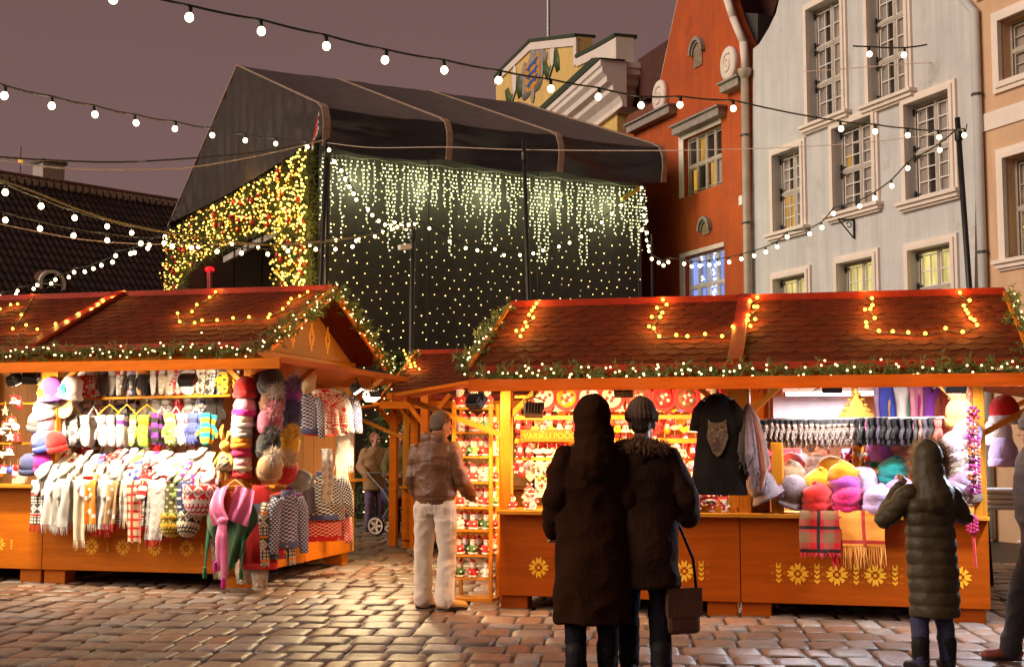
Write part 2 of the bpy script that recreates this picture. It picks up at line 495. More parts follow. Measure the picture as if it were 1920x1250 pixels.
def person(label, loc, rz, H, pose, wear, group=None):
    J = dict(DEF); J.update(pose); s = H / 1.75
    V = lambda k: Vector(J[k]) * s
    P = thing('person', label, 'person', loc, rz, group)
    hd = V('head'); Rh = Matrix.Rotation(J['look'], 4, 'Z') @ Matrix.Rotation(J['nod'], 4, 'X')
    h = lambda x, y, z: hd + (Rh @ Vector((x, y, z))) * s
    m = MB()
    # head: skull, jaw, nose, ears, brow, lips
    m.ball(h(0, .015, .04), .092 * s, 20, 0, (.84, 1.05, 1.05), Rh.to_3x3().to_4x4()); m.ball(h(0, -.03, -.03), .066 * s, 16, 0, (.88, .9, 1.05), Rh.to_3x3().to_4x4()); cap(m, h(0, -.055, -.065), h(0, -.06, -.07), .024 * s, .022 * s)
    cap(m, h(0, -.088, .02), h(0, -.108, -.018), .009 * s, .014 * s); cap(m, h(-.014, -.092, -.02), h(.014, -.092, -.02), .009 * s, .009 * s)
    cap(m, h(-.035, -.078, .036), h(.035, -.078, .036), .012 * s, .012 * s); cap(m, h(-.018, -.084, -.045), h(.018, -.084, -.045), .008 * s, .008 * s)
    for e in (-1, 1):
        cap(m, h(e * .078, .01, .02), h(e * .08, .014, -.02), .016 * s, .012 * s); cap(m, h(e * .045, -.06, -.01), h(e * .04, -.06, -.02), .022 * s, .02 * s)
    cap(m, V('neck') + Vector((0, 0, -.06 * s)), h(0, .015, -.05), .056 * s, .052 * s)
    loft(m, [(0, .01, .86 * s, .15 * s, .10 * s), (0, .01, .95 * s, .155 * s, .105 * s), (0, 0, 1.1 * s, .135 * s, .095 * s), (0, 0, 1.28 * s, .165 * s, .11 * s), (0, 0, 1.40 * s, .17 * s, .095 * s), (J['neck'][0] * s, J['neck'][1] * s, 1.46 * s, .06 * s, .06 * s)])
    for e in 'LR':
        cap(m, V('hip' + e), V('knee' + e), .085 * s, .055 * s); cap(m, V('knee' + e), V('ank' + e), .056 * s, .036 * s)
        a = V('ank' + e); f_ = J['foot' + e]; fd = Vector((-math.sin(f_) * -1 if False else math.sin(-f_), -math.cos(f_), 0)); cap(m, a + Vector((0, 0, -.045 * s)), a + fd * .13 * s + Vector((0, 0, -.058 * s)), .038 * s, .028 * s)
        cap(m, V('sh' + e), V('elb' + e), .052 * s, .04 * s); cap(m, V('elb' + e), V('wr' + e), .040 * s, .028 * s)
        w = V('wr' + e); d = (w - V('elb' + e)).normalized(); sg = 1 if e == 'L' else -1
        up = Vector((0, -1, .2)); side = d.cross(up).normalized(); pn = side.cross(d).normalized()
        # palm, four fingers bent at the knuckles, thumb from the side
        pc = w + d * .05 * s
        for q in (-.026, -.009, .009, .026): cap(m, w + d * .012 * s + side * q * .7 * s, w + d * .085 * s + side * q * s, .015 * s, .013 * s, 8)
        cu = J['curl']
        for q, ln in ((-.033, .058), (-.011, .075), (.011, .080), (.033, .070)):
            k0 = w + d * .088 * s + side * q * s; d1 = (d * math.cos(cu) - pn * math.sin(cu) * -1).normalized(); d2 = (d * math.cos(cu * 2) + pn * math.sin(cu * 2)).normalized()
            k1 = k0 + d1 * ln * .5 * s; k2 = k1 + d2 * ln * .5 * s
            cap(m, k0, k1, .0092 * s, .0085 * s, 8); cap(m, k1, k2, .0085 * s, .0072 * s, 8)
        ts = side * (-.033 if (side.y < 0) == True else .033) * s
        t0 = w + d * .03 * s + ts * .8; t1 = t0 + (d * .6 + ts.normalized() * .7 + pn * .3).normalized() * .035 * s; cap(m, t0, t1, .012 * s, .010 * s, 8); cap(m, t1, t1 + (d * .9 + pn * .3).normalized() * .028 * s, .010 * s, .008 * s, 8)
    blob('body', m, wear.get('skin', M_skin), P, .0068 * s, 3)
    m = MB()
    for e in (-1, 1): m.ball(h(e * .033, -.083, .018), .0085 * s, 8, 0, (1.4, .7, .8))
    m.build('eye', M_eye, P, True)
    g = lambda z, rx, ry, x=0, y=0: (x * s, y * s, z * s, rx * s, ry * s)
    wr = wear.get('vox', .011)
    tr = wear.get('trousers')
    if tr:
        mat, ra, rb, rc, fl = tr
        m = MB(); loft(m, [g(.82, .14, .105, 0, .01), g(.90, .168, .125, 0, .012), g(1.0, .165, .12, 0, .0)])
        for e in 'LR':
            k = V('knee' + e); a = V('ank' + e); hp = V('hip' + e) + Vector((0, 0, -.04 * s))
            cap(m, hp, k, ra * s, rb * s, 16); cap(m, k, a + (a - k).normalized() * -.02 * s, rb * s, rc * s, 16); cap(m, a + Vector((0, 0, .06 * s)), a + Vector((0, 0, fl * s)), rc * 1.02 * s, rc * 1.1 * s, 16)
        blob('trousers', m, mat, P, wr, 4, trousefold(s))
    sh = wear.get('shoes')
    if sh:
        for e in 'LR':
            m = MB(); a = V('ank' + e); f_ = J['foot' + e]; fd = Vector((math.sin(-f_), -math.cos(f_), 0)); b = Vector((a.x, a.y, a.z - .09 * s))
            rs_ = .071 if sh[1] > .05 else .052; cap(m, a + Vector((0, 0, sh[1] * s)), a + Vector((0, 0, -.03 * s)), rs_ * s, rs_ * .85 * s); cap(m, b + Vector((0, 0, .05 * s)) - fd * .035 * s, b + fd * .09 * s + Vector((0, 0, .045 * s)), .047 * s, .046 * s); cap(m, b + fd * .09 * s + Vector((0, 0, .042 * s)), b + fd * .165 * s + Vector((0, 0, .038 * s)), .047 * s, .038 * s)
            o = blob('boot' if sh[1] > .03 else 'shoe', m, sh[0], P, .008, 3)
            m = MB(); n = 20
            pts = [(b + fd * (.065 + .135 * math.cos(t)) * s + Vector((-fd.y, fd.x, 0)) * .052 * math.sin(t) * (1 if math.cos(t) > 0 else .85) * s) for t in [2 * PI * k / n for k in range(n)]]
            m.add([(p.x, p.y, b.z) for p in pts] + [(p.x, p.y, b.z + .028 * s) for p in pts], [(k, (k + 1) % n, n + (k + 1) % n, n + k) for k in range(n)] + [tuple(range(n, 2 * n))])
            m.build('sole', M_eye, o)
    ct = wear.get('coat')
    if ct:
        mat, rings, arm, wrk = ct
        m = MB(); loft(m, [g(*r) for r in rings], 28)
        for e in 'LR':
            cap(m, V('sh' + e), V('elb' + e), arm[0] * s, arm[1] * s, 16)
            w = V('wr' + e); el = V('elb' + e); cap(m, el, w - (w - el).normalized() * .01 * s, arm[1] * s, arm[2] * s, 16)
        for p in wear.get('collar', ()): cap(m, Vector(p[0]) * s, Vector(p[1]) * s, p[2] * s, p[3] * s)
        blob(wear.get('coat_name', 'coat'), m, mat, P, wr, 4, wrk)
    hr = wear.get('hair')
    if hr:
        mat, style = hr; m = MB(); RM = Rh.to_3x3().to_4x4()
        m.ball(h(0, .028, .052), .0935 * s, 20, 0, (.88, 1.05, 1.02), RM)
        if style == 'long':
            cap(m, h(0, .06, .0), h(0, .075, -.14), .075 * s, .06 * s)
            for e in (-1, 1): cap(m, h(e * .065, .03, .02), h(e * .07, .03, -.12), .035 * s, .03 * s)
        else: m.ball(h(0, .05, .0), .070 * s, 16, 0, (1, .82, .8), RM)
        blob('hair', m, mat, P, .008, 2, lambda p: .004 * noise.noise(Vector((p.x * 90, p.y * 90, p.z * 25))) + .003 * noise.noise(p * 40))
    ht = wear.get('beanie')
    if ht:
        m = MB(); RM = Rh.to_3x3().to_4x4(); m.ball(h(0, .02, .075), .104 * s, 22, 0, (.92, 1.08, 1.05), RM); m.ball(h(0, .04, .13), .06 * s, 16, 0, (1, 1, 1), RM)
        for k in range(24): t = 2 * PI * k / 24; cap(m, h(.094 * math.cos(t), .016 + .108 * math.sin(t), .040 + .01 * math.sin(t)), h(.094 * math.cos(t), .016 + .108 * math.sin(t), .075), .016 * s, .016 * s, 8)
        blob('knit_hat', m, ht, P, .007, 1, lambda p: .0025 * math.sin(60 * math.atan2(p.x - hd.x, p.y - hd.y) * .5))
    hood = wear.get('hood')
    if hood:
        mat, ups, fur = hood; m = MB(); RM = Rh.to_3x3().to_4x4()
        if ups:
            m.ball(h(0, .03, .045), .128 * s, 22, 0, (.92, 1.0, 1.12), RM); m.ball(h(0, .05, -.07), .125 * s, 20, 0, (1.05, .95, 1), RM); m.ball(h(0, .07, .14), .05 * s, 12)
            cap(m, h(0, .06, -.10), V('neck') + Vector((0, .05 * s, -.10 * s)), .12 * s, .17 * s)
        else: cap(m, h(-.08, .09, -.16), h(.08, .09, -.16), .075 * s, .075 * s); cap(m, h(0, .11, -.16), h(0, .12, -.28), .09 * s, .06 * s)
        o = blob('hood', m, mat, P, .011, 4, folds(.008 * s, 7, .012 * s, 10, 5))
        if fur:
            q = MB(); r_ = random.Random(4)
            ring = [h(.12 * math.cos(t), -.085 + .02 * math.sin(t), .02 + .15 * math.sin(t)) for t in [2 * PI * k / 26 for k in range(26)]] if ups else [h(.15 * math.cos(t), .06 + .12 * math.sin(t), -.15 + .02 * math.sin(t)) for t in [2 * PI * k / 26 for k in range(26)]]
            for c in ring: q.blades(c, .03, 90, .05, .005, 0, rnd=r_); q.ball(c, .024, 6)
            q.build('fur_trim', fur, o)
    return P


tan = lambda c, n: pbr(n, c, .7, .25, 5, .35, 60)
M_brownleather = pbr('worn_brown_leather', (.135, .050, .017), .48, .35, 5, .35, 40, spec=.5)
M_cord = pbr('cream_corduroy', (.66, .54, .43), .9, .12, 5, .35, 120, sheen=.1, spec=.1)
M_tanboot = pbr('tan_nubuck', (.50, .23, .05), .8, .2, 9, .3, 60)
M_dk1 = pbr('dark_brown_wool', (.024, .0080, .0028), .95, .3, 4, .4, 50, spec=.08)
M_dk2 = pbr('dark_parka_cloth', (.026, .0100, .0042), .85, .3, 4, .4, 40, spec=.12)
M_dkjean = pbr('dark_denim', (.010, .008, .012), .9, .25, 6, .4, 60, spec=.1)
M_olive = pbr('olive_puffer', (.050, .034, .014), .55, .25, 5, .3, 30, spec=.3)
M_furw = pbr('pale_fox_fur', (.46, .30, .17), .95, .4, 20, island=.6)
M_furd = pbr('brown_fox_fur', (.20, .10, .05), .95, .4, 20, island=.6)
dkboot = pbr('black_leather', (.010, .008, .008), .65, .2, 9, spec=.2)

jk = [(.90, .165, .125, 0, .012), (.96, .185, .14, 0, .01), (1.05, .19, .145), (1.25, .205, .155, 0, .01), (1.37, .205, .138, 0, .012), (1.43, .145, .115, 0, .01), (1.50, .085, .085)]
# man at the rack: seen from behind, turned towards the rack
g_ = on_ground(820, 1140)
person('man in brown leather jacket and cream trousers examining the santa rack', (g_.x - .02, g_.y, 0), rad(158), 1.83,
       dict(look=rad(-30), nod=rad(18), head=(-.02, -.06, 1.585), elbL=(.215, .03, 1.12), wrL=(.20, -.12, .90), wrR=(-.23, -.25, .97), elbR=(-.235, -.01, 1.12), ankL=(.12, .0, .09), ankR=(-.12, .06, .09), kneeL=(.12, -.01, .5), kneeR=(-.115, .0, .5), footL=.75, footR=1.05, hipL=(.095, .01, .92), hipR=(-.095, .01, .92)),
       dict(coat=(M_brownleather, jk, (.080, .070, .055), manfold), coat_name='leather_jacket', trousers=(M_cord, .104, .084, .078, -.005), shoes=(M_tanboot, .02), hair=(M_hairg, 'short'),
            collar=[((-.07, .06, 1.49), (.07, .06, 1.49), .05, .05)]))
# hooded couple close to the camera
lc = [(.36, .235, .18, 0, .025), (.55, .235, .178, 0, .02), (.75, .228, .172, 0, .02), (.95, .225, .165, 0, .01), (1.10, .215, .155), (1.28, .235, .165), (1.37, .205, .14), (1.43, .145, .12), (1.49, .09, .09)]
person('dark hooded figure in long brown coat with back to us', (.515, 8.35, 0), rad(184), 1.79, dict(look=rad(15), elbL=(.225, .03, 1.13), elbR=(-.225, .03, 1.13), wrL=(.22, -.14, .92), wrR=(-.20, -.22, .98), ankL=(.11, .05, .09), ankR=(-.10, -.04, .09)),
       dict(coat=(M_dk1, lc, (.085, .08, .065), folds(.014, 4, .03, 6, 2)), trousers=(M_dkjean, .10, .075, .06, .0), shoes=(dkboot, .10), hood=(M_dk1, True, None), hair=(M_hairb, 'short')), 'dark couple close to the camera')
sc_ = [(.58, .222, .168, 0, .02), (.72, .222, .166, 0, .02), (.85, .225, .17, 0, .02), (.98, .222, .165, 0, .01), (1.12, .22, .16), (1.28, .24, .17), (1.37, .21, .145), (1.43, .15, .125), (1.49, .09, .09)]
person('dark figure in beanie and fur collared parka beside hooded companion', (.855, 8.42, 0), rad(172), 1.78, dict(look=rad(-12), elbL=(.23, .06, 1.13), wrR=(-.29, -.18, 1.00), elbR=(-.27, .02, 1.14), ankL=(.10, -.08, .09), kneeL=(.10, -.07, .5), ankR=(-.11, .10, .10), kneeR=(-.10, .02, .5)),
       dict(coat=(M_dk2, sc_, (.085, .08, .065), folds(.014, 4, .03, 6, 6)), trousers=(M_dkjean, .10, .075, .06, .0), shoes=(dkboot, .10), hood=(M_dk2, False, M_furd), beanie=pbr('brown_knit', (.10, .055, .03), .95, .3, 40, .6, 120), hair=(M_hairb, 'short')), 'dark couple close to the camera')
t = thing('shoulder_bag', 'worn brown leather bag hanging by the parka', 'bag', (1.09, 8.36, .46), rad(20))
m = MB(); m.box(-.12, .12, -.05, .05, -.17, .12); m.build('bag', pbr('reddish_leather', (.10, .035, .015), .5, .3, 6, .4, 40), t, bevel=.03)
m = MB(); m.box(-.124, .124, -.056, -.051, -.06, .125); m.build('flap', pbr('reddish_leather', (.10, .035, .015)), t, bevel=.004); m = MB(); m.tube([(-.11, 0, .1), (-.10, 0, .35), (-.04, .0, .60), (.0, .02, .52), (.10, .02, .3), (.11, 0, .1)], .011, 6); m.build('strap', dkboot, t, True)
# woman in the long puffer coat, hands lifted to her face
pf = [(.42, .195, .165, 0, .03), (.55, .20, .168, 0, .03), (.75, .205, .165, 0, .02), (.95, .20, .16, 0, .01), (1.12, .195, .155), (1.28, .22, .165), (1.36, .198, .14), (1.42, .14, .12), (1.48, .09, .09)]


def quilt(p):
    z = p.z + .022 * noise.noise(p * 2.6) + .01 * noise.noise(p * 7)
    return .013 * abs(math.sin(z * PI / .088)) ** .5 - .010 + .009 * noise.noise(p * 11) + .012 * noise.noise(Vector((p.x * 4, p.y * 4, p.z * 1.5)))


person('woman in olive quilted coat holding both hands up to her face', (2.80, 8.65, 0), rad(190), 1.50,
       dict(look=rad(-38), nod=rad(5), head=(-.01, -.02, 1.60), elbL=(.36, -.06, 1.17), wrL=(.14, -.20, 1.42), elbR=(-.33, -.08, 1.18), wrR=(-.10, -.23, 1.43), ankL=(.13, .04, .09), kneeL=(.10, .0, .5), ankR=(-.13, -.02, .09), kneeR=(-.10, -.03, .5), curl=.9),
       dict(coat=(M_olive, pf, (.080, .076, .058), quilt), coat_name='puffer_coat', trousers=(pbr('blue_black_jeans', (.035, .035, .085), .85, .25, 6, .4, 60), .10, .072, .058, .0), shoes=(dkboot, .14), hood=(M_olive, True, M_furw), hair=(M_hairb, 'long')))
# person at the picture edge
person('person in dark jacket and trousers walking out at picture edge', (3.72, 9.1, 0), rad(250), 1.74, dict(ankL=(.08, -.22, .09), kneeL=(.09, -.14, .5), ankR=(-.08, .24, .11), kneeR=(-.09, .06, .50), elbL=(.26, .10, 1.14), wrL=(.27, .0, .92), curl=.8),
       dict(coat=(pbr('grey_violet_jacket', (.07, .06, .07), .7, .3, 5, .4, 40), [(.80, .19, .14, 0, .01)] + sc_[3:], (.09, .078, .06), folds(.012, 4, .03, 6, 9)), trousers=(pbr('dark_trousers', (.03, .025, .03), .85, .25, 6, .4, 60), .105, .082, .07, -.01), shoes=(pbr('red_brown_shoe', (.18, .035, .02), .5), .02), beanie=pbr('grey_knit', (.16, .14, .14), .95, .3, 40, .6, 120), hair=(M_hairb, 'short')))
t = thing('backpack', 'dark backpack strapped on the walker at picture edge', 'backpack', (3.92, 9.02, 1.18), rad(250))
m = MB(); m.box(-.15, .15, -.08, .08, -.24, .24); m.build('bag', pbr('black_nylon', (.025, .022, .026), .6, .3, 6, .4, 40), t, bevel=.05); m = MB(); m.box(-.11, .11, .085, .12, -.18, .02); m.build('pocket', pbr('black_nylon', (.025, .022, .026)), t, bevel=.02)
# people in the alley
p_ = at_depth(702, 985, 22.5)
person('person in beige coat and violet trousers far down the alley', (p_.x, 22.5, 0), rad(20), 1.72, dict(look=rad(30), wrR=(-.22, -.25, 1.0), wrL=(.2, -.22, 1.02)),
       dict(vox=.016, coat=(pbr('beige_coat', (.30, .17, .07), .8, .2, 5), [(.72, .20, .15)] + sc_[3:], (.09, .08, .06), folds(.012, 4, .03, 6, 12)), trousers=(pbr('violet_trousers', (.12, .07, .13), .85), .10, .078, .066, .0), shoes=(dkboot, .02), hair=(pbr('ginger_hair', (.22, .07, .02), .7, .3, 40), 'short')))
p_ = at_depth(752, 985, 21.3)
person('person in olive green coat with red scarf standing behind pram', (p_.x, 21.3, 0), rad(-15), 1.74, dict(look=rad(-20), wrR=(-.14, -.34, 1.02), wrL=(.14, -.34, 1.02), elbR=(-.25, -.08, 1.14), elbL=(.25, -.08, 1.14)),
       dict(vox=.016, coat=(pbr('olive_green_coat', (.085, .075, .02), .85, .2, 5), [(.62, .21, .16)] + sc_[2:], (.10, .085, .065), folds(.012, 4, .03, 6, 13)), trousers=(M_dkjean, .10, .078, .066, .0), shoes=(dkboot, .08), hair=(M_hairb, 'short'), hood=(pbr('red_scarf_wool', (.35, .02, .02), .9), False, None)))
# vendor behind the counter
_rz = rad(-14)
person('vendor in pinkish knitted hat looking down behind the felt hats', (2.89, 12.35, -.05), rad(28), 1.66, dict(look=rad(52), nod=rad(14), head=(.03, -.04, 1.59), wrR=(-.16, -.34, 1.02), wrL=(.18, -.36, 1.04), elbR=(-.28, -.08, 1.16), elbL=(.28, -.10, 1.16)),
       dict(coat=(pbr('grey_fleece', (.30, .26, .24), .9, .2, 6, .4, 60), [(.80, .20, .15)] + sc_[3:], (.09, .08, .06), folds(.012, 4, .03, 6, 15)), trousers=(M_dkjean, .10, .08, .07, .0), hood=(pbr('grey_fleece', (.30, .26, .24)), False, None), beanie=pbr('pinkish_grey_knit', (.50, .36, .33), .95, .2, 40, .6, 120), hair=(M_hairb, 'short'),
            collar=[((-.06, -.07, 1.47), (.06, -.07, 1.47), .05, .05)]))
# pram
pw = on_ground(745, 998); pr_ = thing('pram', 'dark pram with white rimmed wheels parked in the alley', 'pram', (pw.x + .08, pw.y - .5, 0), rad(-20))
M_pram = pbr('navy_pram_cloth', (.02, .02, .045), .7, .3, 5)
for (x, y_, r) in ((-.30, -.28, .155), (-.30, .28, .155), (.32, -.22, .115), (.32, .22, .115)):
    m = MB(); MX = Matrix.Rotation(PI / 2, 4, 'X'); c = (x, y_, r); m.lathe([(r * .86, -.02), (r, -.016), (r, .016), (r * .86, .02)], 24, c, M=MX, cap=False); w = m.build('wheel', M_plastic, pr_, True)
    m = MB(); m.lathe([(r * .72, -.022), (r * .86, -.024), (r * .86, .024), (r * .72, .022)], 24, c, M=MX, cap=False)
    for k in range(5): a = k * 2 * PI / 5; m.bar(c, (x + r * .75 * math.cos(a), y_, r + r * .75 * math.sin(a)), .025, .03)
    m.build('rim', pbr('cream_rim', (.66, .52, .38), .5), w)
m = MB()
for y_ in (-.24, .24):
    m.tube([(-.30, y_, .15), (-.05, y_, .5), (.30, y_, .12)], .014, 6); m.tube([(.1, y_, .30), (-.2, y_, .75), (-.48, y_, 1.02)], .014, 6)
m.tube([(-.48, -.24, 1.02), (-.48, .24, 1.02)], .02, 8); m.build('frame', M_steel, pr_)
m = MB(); loft(m, [(0.02, 0, .48, .24, .17), (.02, 0, .60, .36, .21), (.02, 0, .78, .38, .22)]); m.ball((.14, 0, .80), .26, 18, 0, (1, .85, .95)); blob('carrycot', m, M_pram, pr_, .015, 3)
m = MB(); m.box(-.22, .22, -.16, .16, .22, .36); m.build('basket', pbr('black_mesh_basket', (.02, .018, .02), .8), pr_, bevel=.02)
# ------------------------------------------------------------------ sky and light
W = bpy.data.worlds.new('World'); SC.world = W; W.use_nodes = True
nt = W.node_tree; bg = nt.nodes['Background']
tc = nt.nodes.new('ShaderNodeTexCoord'); sp = nt.nodes.new('ShaderNodeSeparateXYZ'); nt.links.new(tc.outputs['Generated'], sp.inputs[0])
nz = nd(nt, 'ShaderNodeTexNoise', Scale=2.2, Detail=4.0); nt.links.new(tc.outputs['Generated'], nz.inputs['Vector'])
f = nd_clamp(nt, mth(nt, 'ADD', mth(nt, 'MULTIPLY', sp.outputs[2], 2.2), mth(nt, 'MULTIPLY_ADD', nz.outputs[0], .35, -.17)))
c = mixc(nt, f, (.200, .117, .113), (.146, .083, .075))
nt.links.new(c, bg.inputs[0]); bg.inputs[1].default_value = 1.0
sun = bpy.data.lights.new('sun', 'SUN'); sun.energy = 2.75; sun.angle = rad(35); sun.color = (1, .82, .68)
so = bpy.data.objects.new('sun', sun); COL.objects.link(so)
so.rotation_euler = Vector((.88, .34, -.44)).to_track_quat('-Z', 'Y').to_euler()
SC.view_settings.view_transform = 'Standard'; SC.view_settings.look = 'None'; SC.view_settings.exposure = 0.12
SC.cycles.sample_clamp_indirect = 3; SC.cycles.sample_clamp_direct = 12; SC.cycles.max_bounces = 6
SC.cycles.caustics_reflective = False; SC.cycles.caustics_refractive = False

# ------------------------------------------------------------------ ground
M_joint = pbr('dark_wet_joint', (.035, .025, .018), .55, .4, 4, .5, 60)


def cobble_mat():
    m, nt, b = _mk('worn_wet_cobble'); L = nt.links.new
    g = nt.nodes.new('ShaderNodeNewGeometry'); tc = nt.nodes.new('ShaderNodeTexCoord')
    rp = nt.nodes.new('ShaderNodeValToRGB'); e = rp.color_ramp.elements
    e[0].position = 0; e[0].color = (.14, .085, .055, 1); e[1].position = 1; e[1].color = (.32, .245, .195, 1)
    for p, cc in ((.2, (.18, .108, .070)), (.42, (.225, .145, .098)), (.6, (.20, .088, .043)), (.72, (.27, .135, .075)), (.85, (.22, .19, .17))):
        q = rp.color_ramp.elements.new(p); q.color = (*cc, 1)
    L(g.outputs['Random Per Island'], rp.inputs[0])
    n1 = nd(nt, 'ShaderNodeTexNoise', Scale=14.0, Detail=8.0, Roughness=.7); L(tc.outputs['Object'], n1.inputs[0])
    n2 = nd(nt, 'ShaderNodeTexNoise', Scale=.7, Detail=3.0); L(tc.outputs['Object'], n2.inputs[0])
    n3 = nd(nt, 'ShaderNodeTexNoise', Scale=90.0, Detail=4.0); L(tc.outputs['Object'], n3.inputs[0])
    c = mixc(nt, nd_clamp(nt, mth(nt, 'MULTIPLY_ADD', n1.outputs[0], 2.4, -.75)), rp.outputs[0], mixc(nt, .55, rp.outputs[0], (.07, .055, .045)))
    n4 = nd(nt, 'ShaderNodeTexNoise', Scale=1.6, Detail=7.0, Roughness=.7); L(tc.outputs['Object'], n4.inputs[0])
    c = mixc(nt, mth(nt, 'MULTIPLY', nd_clamp(nt, mth(nt, 'MULTIPLY_ADD', n4.outputs[0], 4, -1.75)), .6), c, (.045, .030, .020))
    L(c, b.inputs['Base Color'])
    L(nd_clamp(nt, mth(nt, 'ADD', mth(nt, 'MULTIPLY_ADD', n2.outputs[0], .8, -.08), mth(nt, 'MULTIPLY', n1.outputs[0], .30))), b.inputs['Roughness'])
    b.inputs['Specular IOR Level'].default_value = .55
    h = mth(nt, 'ADD', n1.outputs[0], mth(nt, 'MULTIPLY', n3.outputs[0], .35))
    bp = nd(nt, 'ShaderNodeBump', Strength=.55, Distance=.012); L(h, bp.inputs['Height']); L(bp.outputs[0], b.inputs['Normal'])
    return m


mb = MB(); mb.grid(lambda u, v: (-250 + 500 * u, -60 + 500 * v, -.03), 4, 4)
struct(mb.build('ground', M_joint))
mb = MB(); rr = random.Random(5)
GA = rad(-4); gc, gs = math.cos(GA), math.sin(GA)
y = 5.0
row = 0
while y < 30:
    hd = rr.uniform(.34, .44) if y < 16 else rr.uniform(.36, .5)
    x = -11 + rr.uniform(0, .3)
    lim = 9 if y < 17 else 4
    x = max(x, -(y * .5 + 2.5))
    while x < min(lim, y * .5 + 1.5):
        wd = rr.uniform(.18, .34) if y < 16 else rr.uniform(.3, .5)
        cx, cy = x + wd / 2, y + hd / 2 + .05 * math.sin(x * .9 + 1.3) + rr.uniform(-.012, .012)
        n = 12; z0 = rr.uniform(-.006, .006); tx, ty = rr.uniform(-.03, .03), rr.uniform(-.025, .025)
        pts = []
        e = rr.uniform(.18, .36)
        for k in range(n):
            t = 2 * PI * k / n + .26
            ct, s_ = math.cos(t), math.sin(t)
            px = math.copysign(abs(ct) ** e, ct) * rr.uniform(.90, 1.02); py = math.copysign(abs(s_) ** e, s_) * rr.uniform(.92, 1.01)
            pts.append((px, py))
        vs = []
        for (k_, zz) in ((1.0, -.05), (.99, -.008), (.93, .004), (.6, .007)):
            for px, py in pts:
                ax, ay = px * (wd / 2 - .005) * k_, py * (hd / 2 - .010) * k_
                X, Y = cx + ax, cy + ay
                vs.append((X * gc - Y * gs, X * gs + Y * gc, zz + z0 + tx * ax + ty * ay - .012 + (.004 * noise.noise(Vector((X * 14, Y * 14, 0))) if zz > -.02 else 0)))
        X, Y = cx, cy; vs.append((X * gc - Y * gs, X * gs + Y * gc, .011 + z0 - .012))
        fs = [(r * n + k, r * n + (k + 1) % n, (r + 1) * n + (k + 1) % n, (r + 1) * n + k) for r in range(3) for k in range(n)]
        fs += [(3 * n + k, 3 * n + (k + 1) % n, 4 * n) for k in range(n)]
        mb.add(vs, fs)
        x += wd
    y += hd; row += 1
M_cobble = cobble_mat()
struct(mb.build('cobblestone_paving', M_cobble, smooth=True))

# ------------------------------------------------------------------ town houses on the right
GF = Fr(7.15, 22, -68.2)
M_grey = pbr('grey_plaster', (.58, .575, .56), .85, .10, 1.2, .25, 30, wear=((.36, .31, .25), 1.1, .57), streak=.45)
M_rust = pbr('burnt_orange_plaster', (.46, .080, .010), .85, .18, 1.4, .3, 30, wear=((.24, .050, .012), 1.1, .56), streak=.5)
M_beige = pbr('beige_plaster', (.62, .40, .24), .85, .08, 1.4, .2, 30, streak=.35)
M_yel = pbr('yellow_plaster', (.72, .48, .15), .85, .1, 1.0, .2, 20, wear=((.42, .28, .10), 1.2, .62), streak=.4)
M_stucco = pbr('pinkish_white_stucco', (.76, .66, .57), .75, .08, 3, .15, 40)
M_lintel = pbr('grey_carved_stone', (.30, .26, .22), .8, .25, 8, .5, 40)
M_sash = pbr('grey_sash_paint', (.42, .36, .29), .6, .15, 8)
M_greenmetal = pbr('green_copper_coping', (.03, .055, .025), .5, .2, 6)
M_zinc = pbr('dark_zinc', (.05, .045, .042), .5, .3, 6)
M_dkroof = pbr('dark_red_tiles', (.07, .018, .010), .8, .4, 6, .5, 20)
M_glass = pbr('dark_window_glass', (.035, .028, .022), .12, .5, 1.5, spec=.8)
M_curtain = pbr('net_curtain', (.30, .25, .21), .9, .3, 5, stretch=(1, 1, .1))
M_hinge = pbr('iron_strap_hinge', (.012, .010, .010), .6)
M_pipe = pbr('painted_drainpipe', (.42, .34, .25), .5, .15, 4)


def lit(name, col, s):
    if name in _M: return _M[name]
    m, nt, b = _mk(name); L = nt.links.new
    tc = nt.nodes.new('ShaderNodeTexCoord')
    mp = nt.nodes.new('ShaderNodeMapping'); mp.inputs['Scale'].default_value = (3, 3, .6); L(tc.outputs['Object'], mp.inputs[0])
    n = nd(nt, 'ShaderNodeTexNoise', Scale=1.4, Detail=2.0); L(mp.outputs[0], n.inputs[0])
    f = nd_clamp(nt, mth(nt, 'MULTIPLY_ADD', n.outputs[0], 3.0, -1.0))
    c = mixc(nt, f, tuple(x * .35 for x in col), col)
    b.inputs['Base Color'].default_value = (.05, .05, .05, 1); b.inputs['Roughness'].default_value = .15
    L(c, b.inputs['Emission Color']); b.inputs['Emission Strength'].default_value = s
    m.cycles.emission_sampling = 'NONE'
    _M[name] = m
    return m


M_lityellow = lit('lit_room_yellow', (.95, .74, .22), 1.15)
M_litamber = lit('lit_room_amber', (.8, .38, .03), .8)
M_litblue = lit('lit_room_blue', (.30, .42, 1.0), .95)


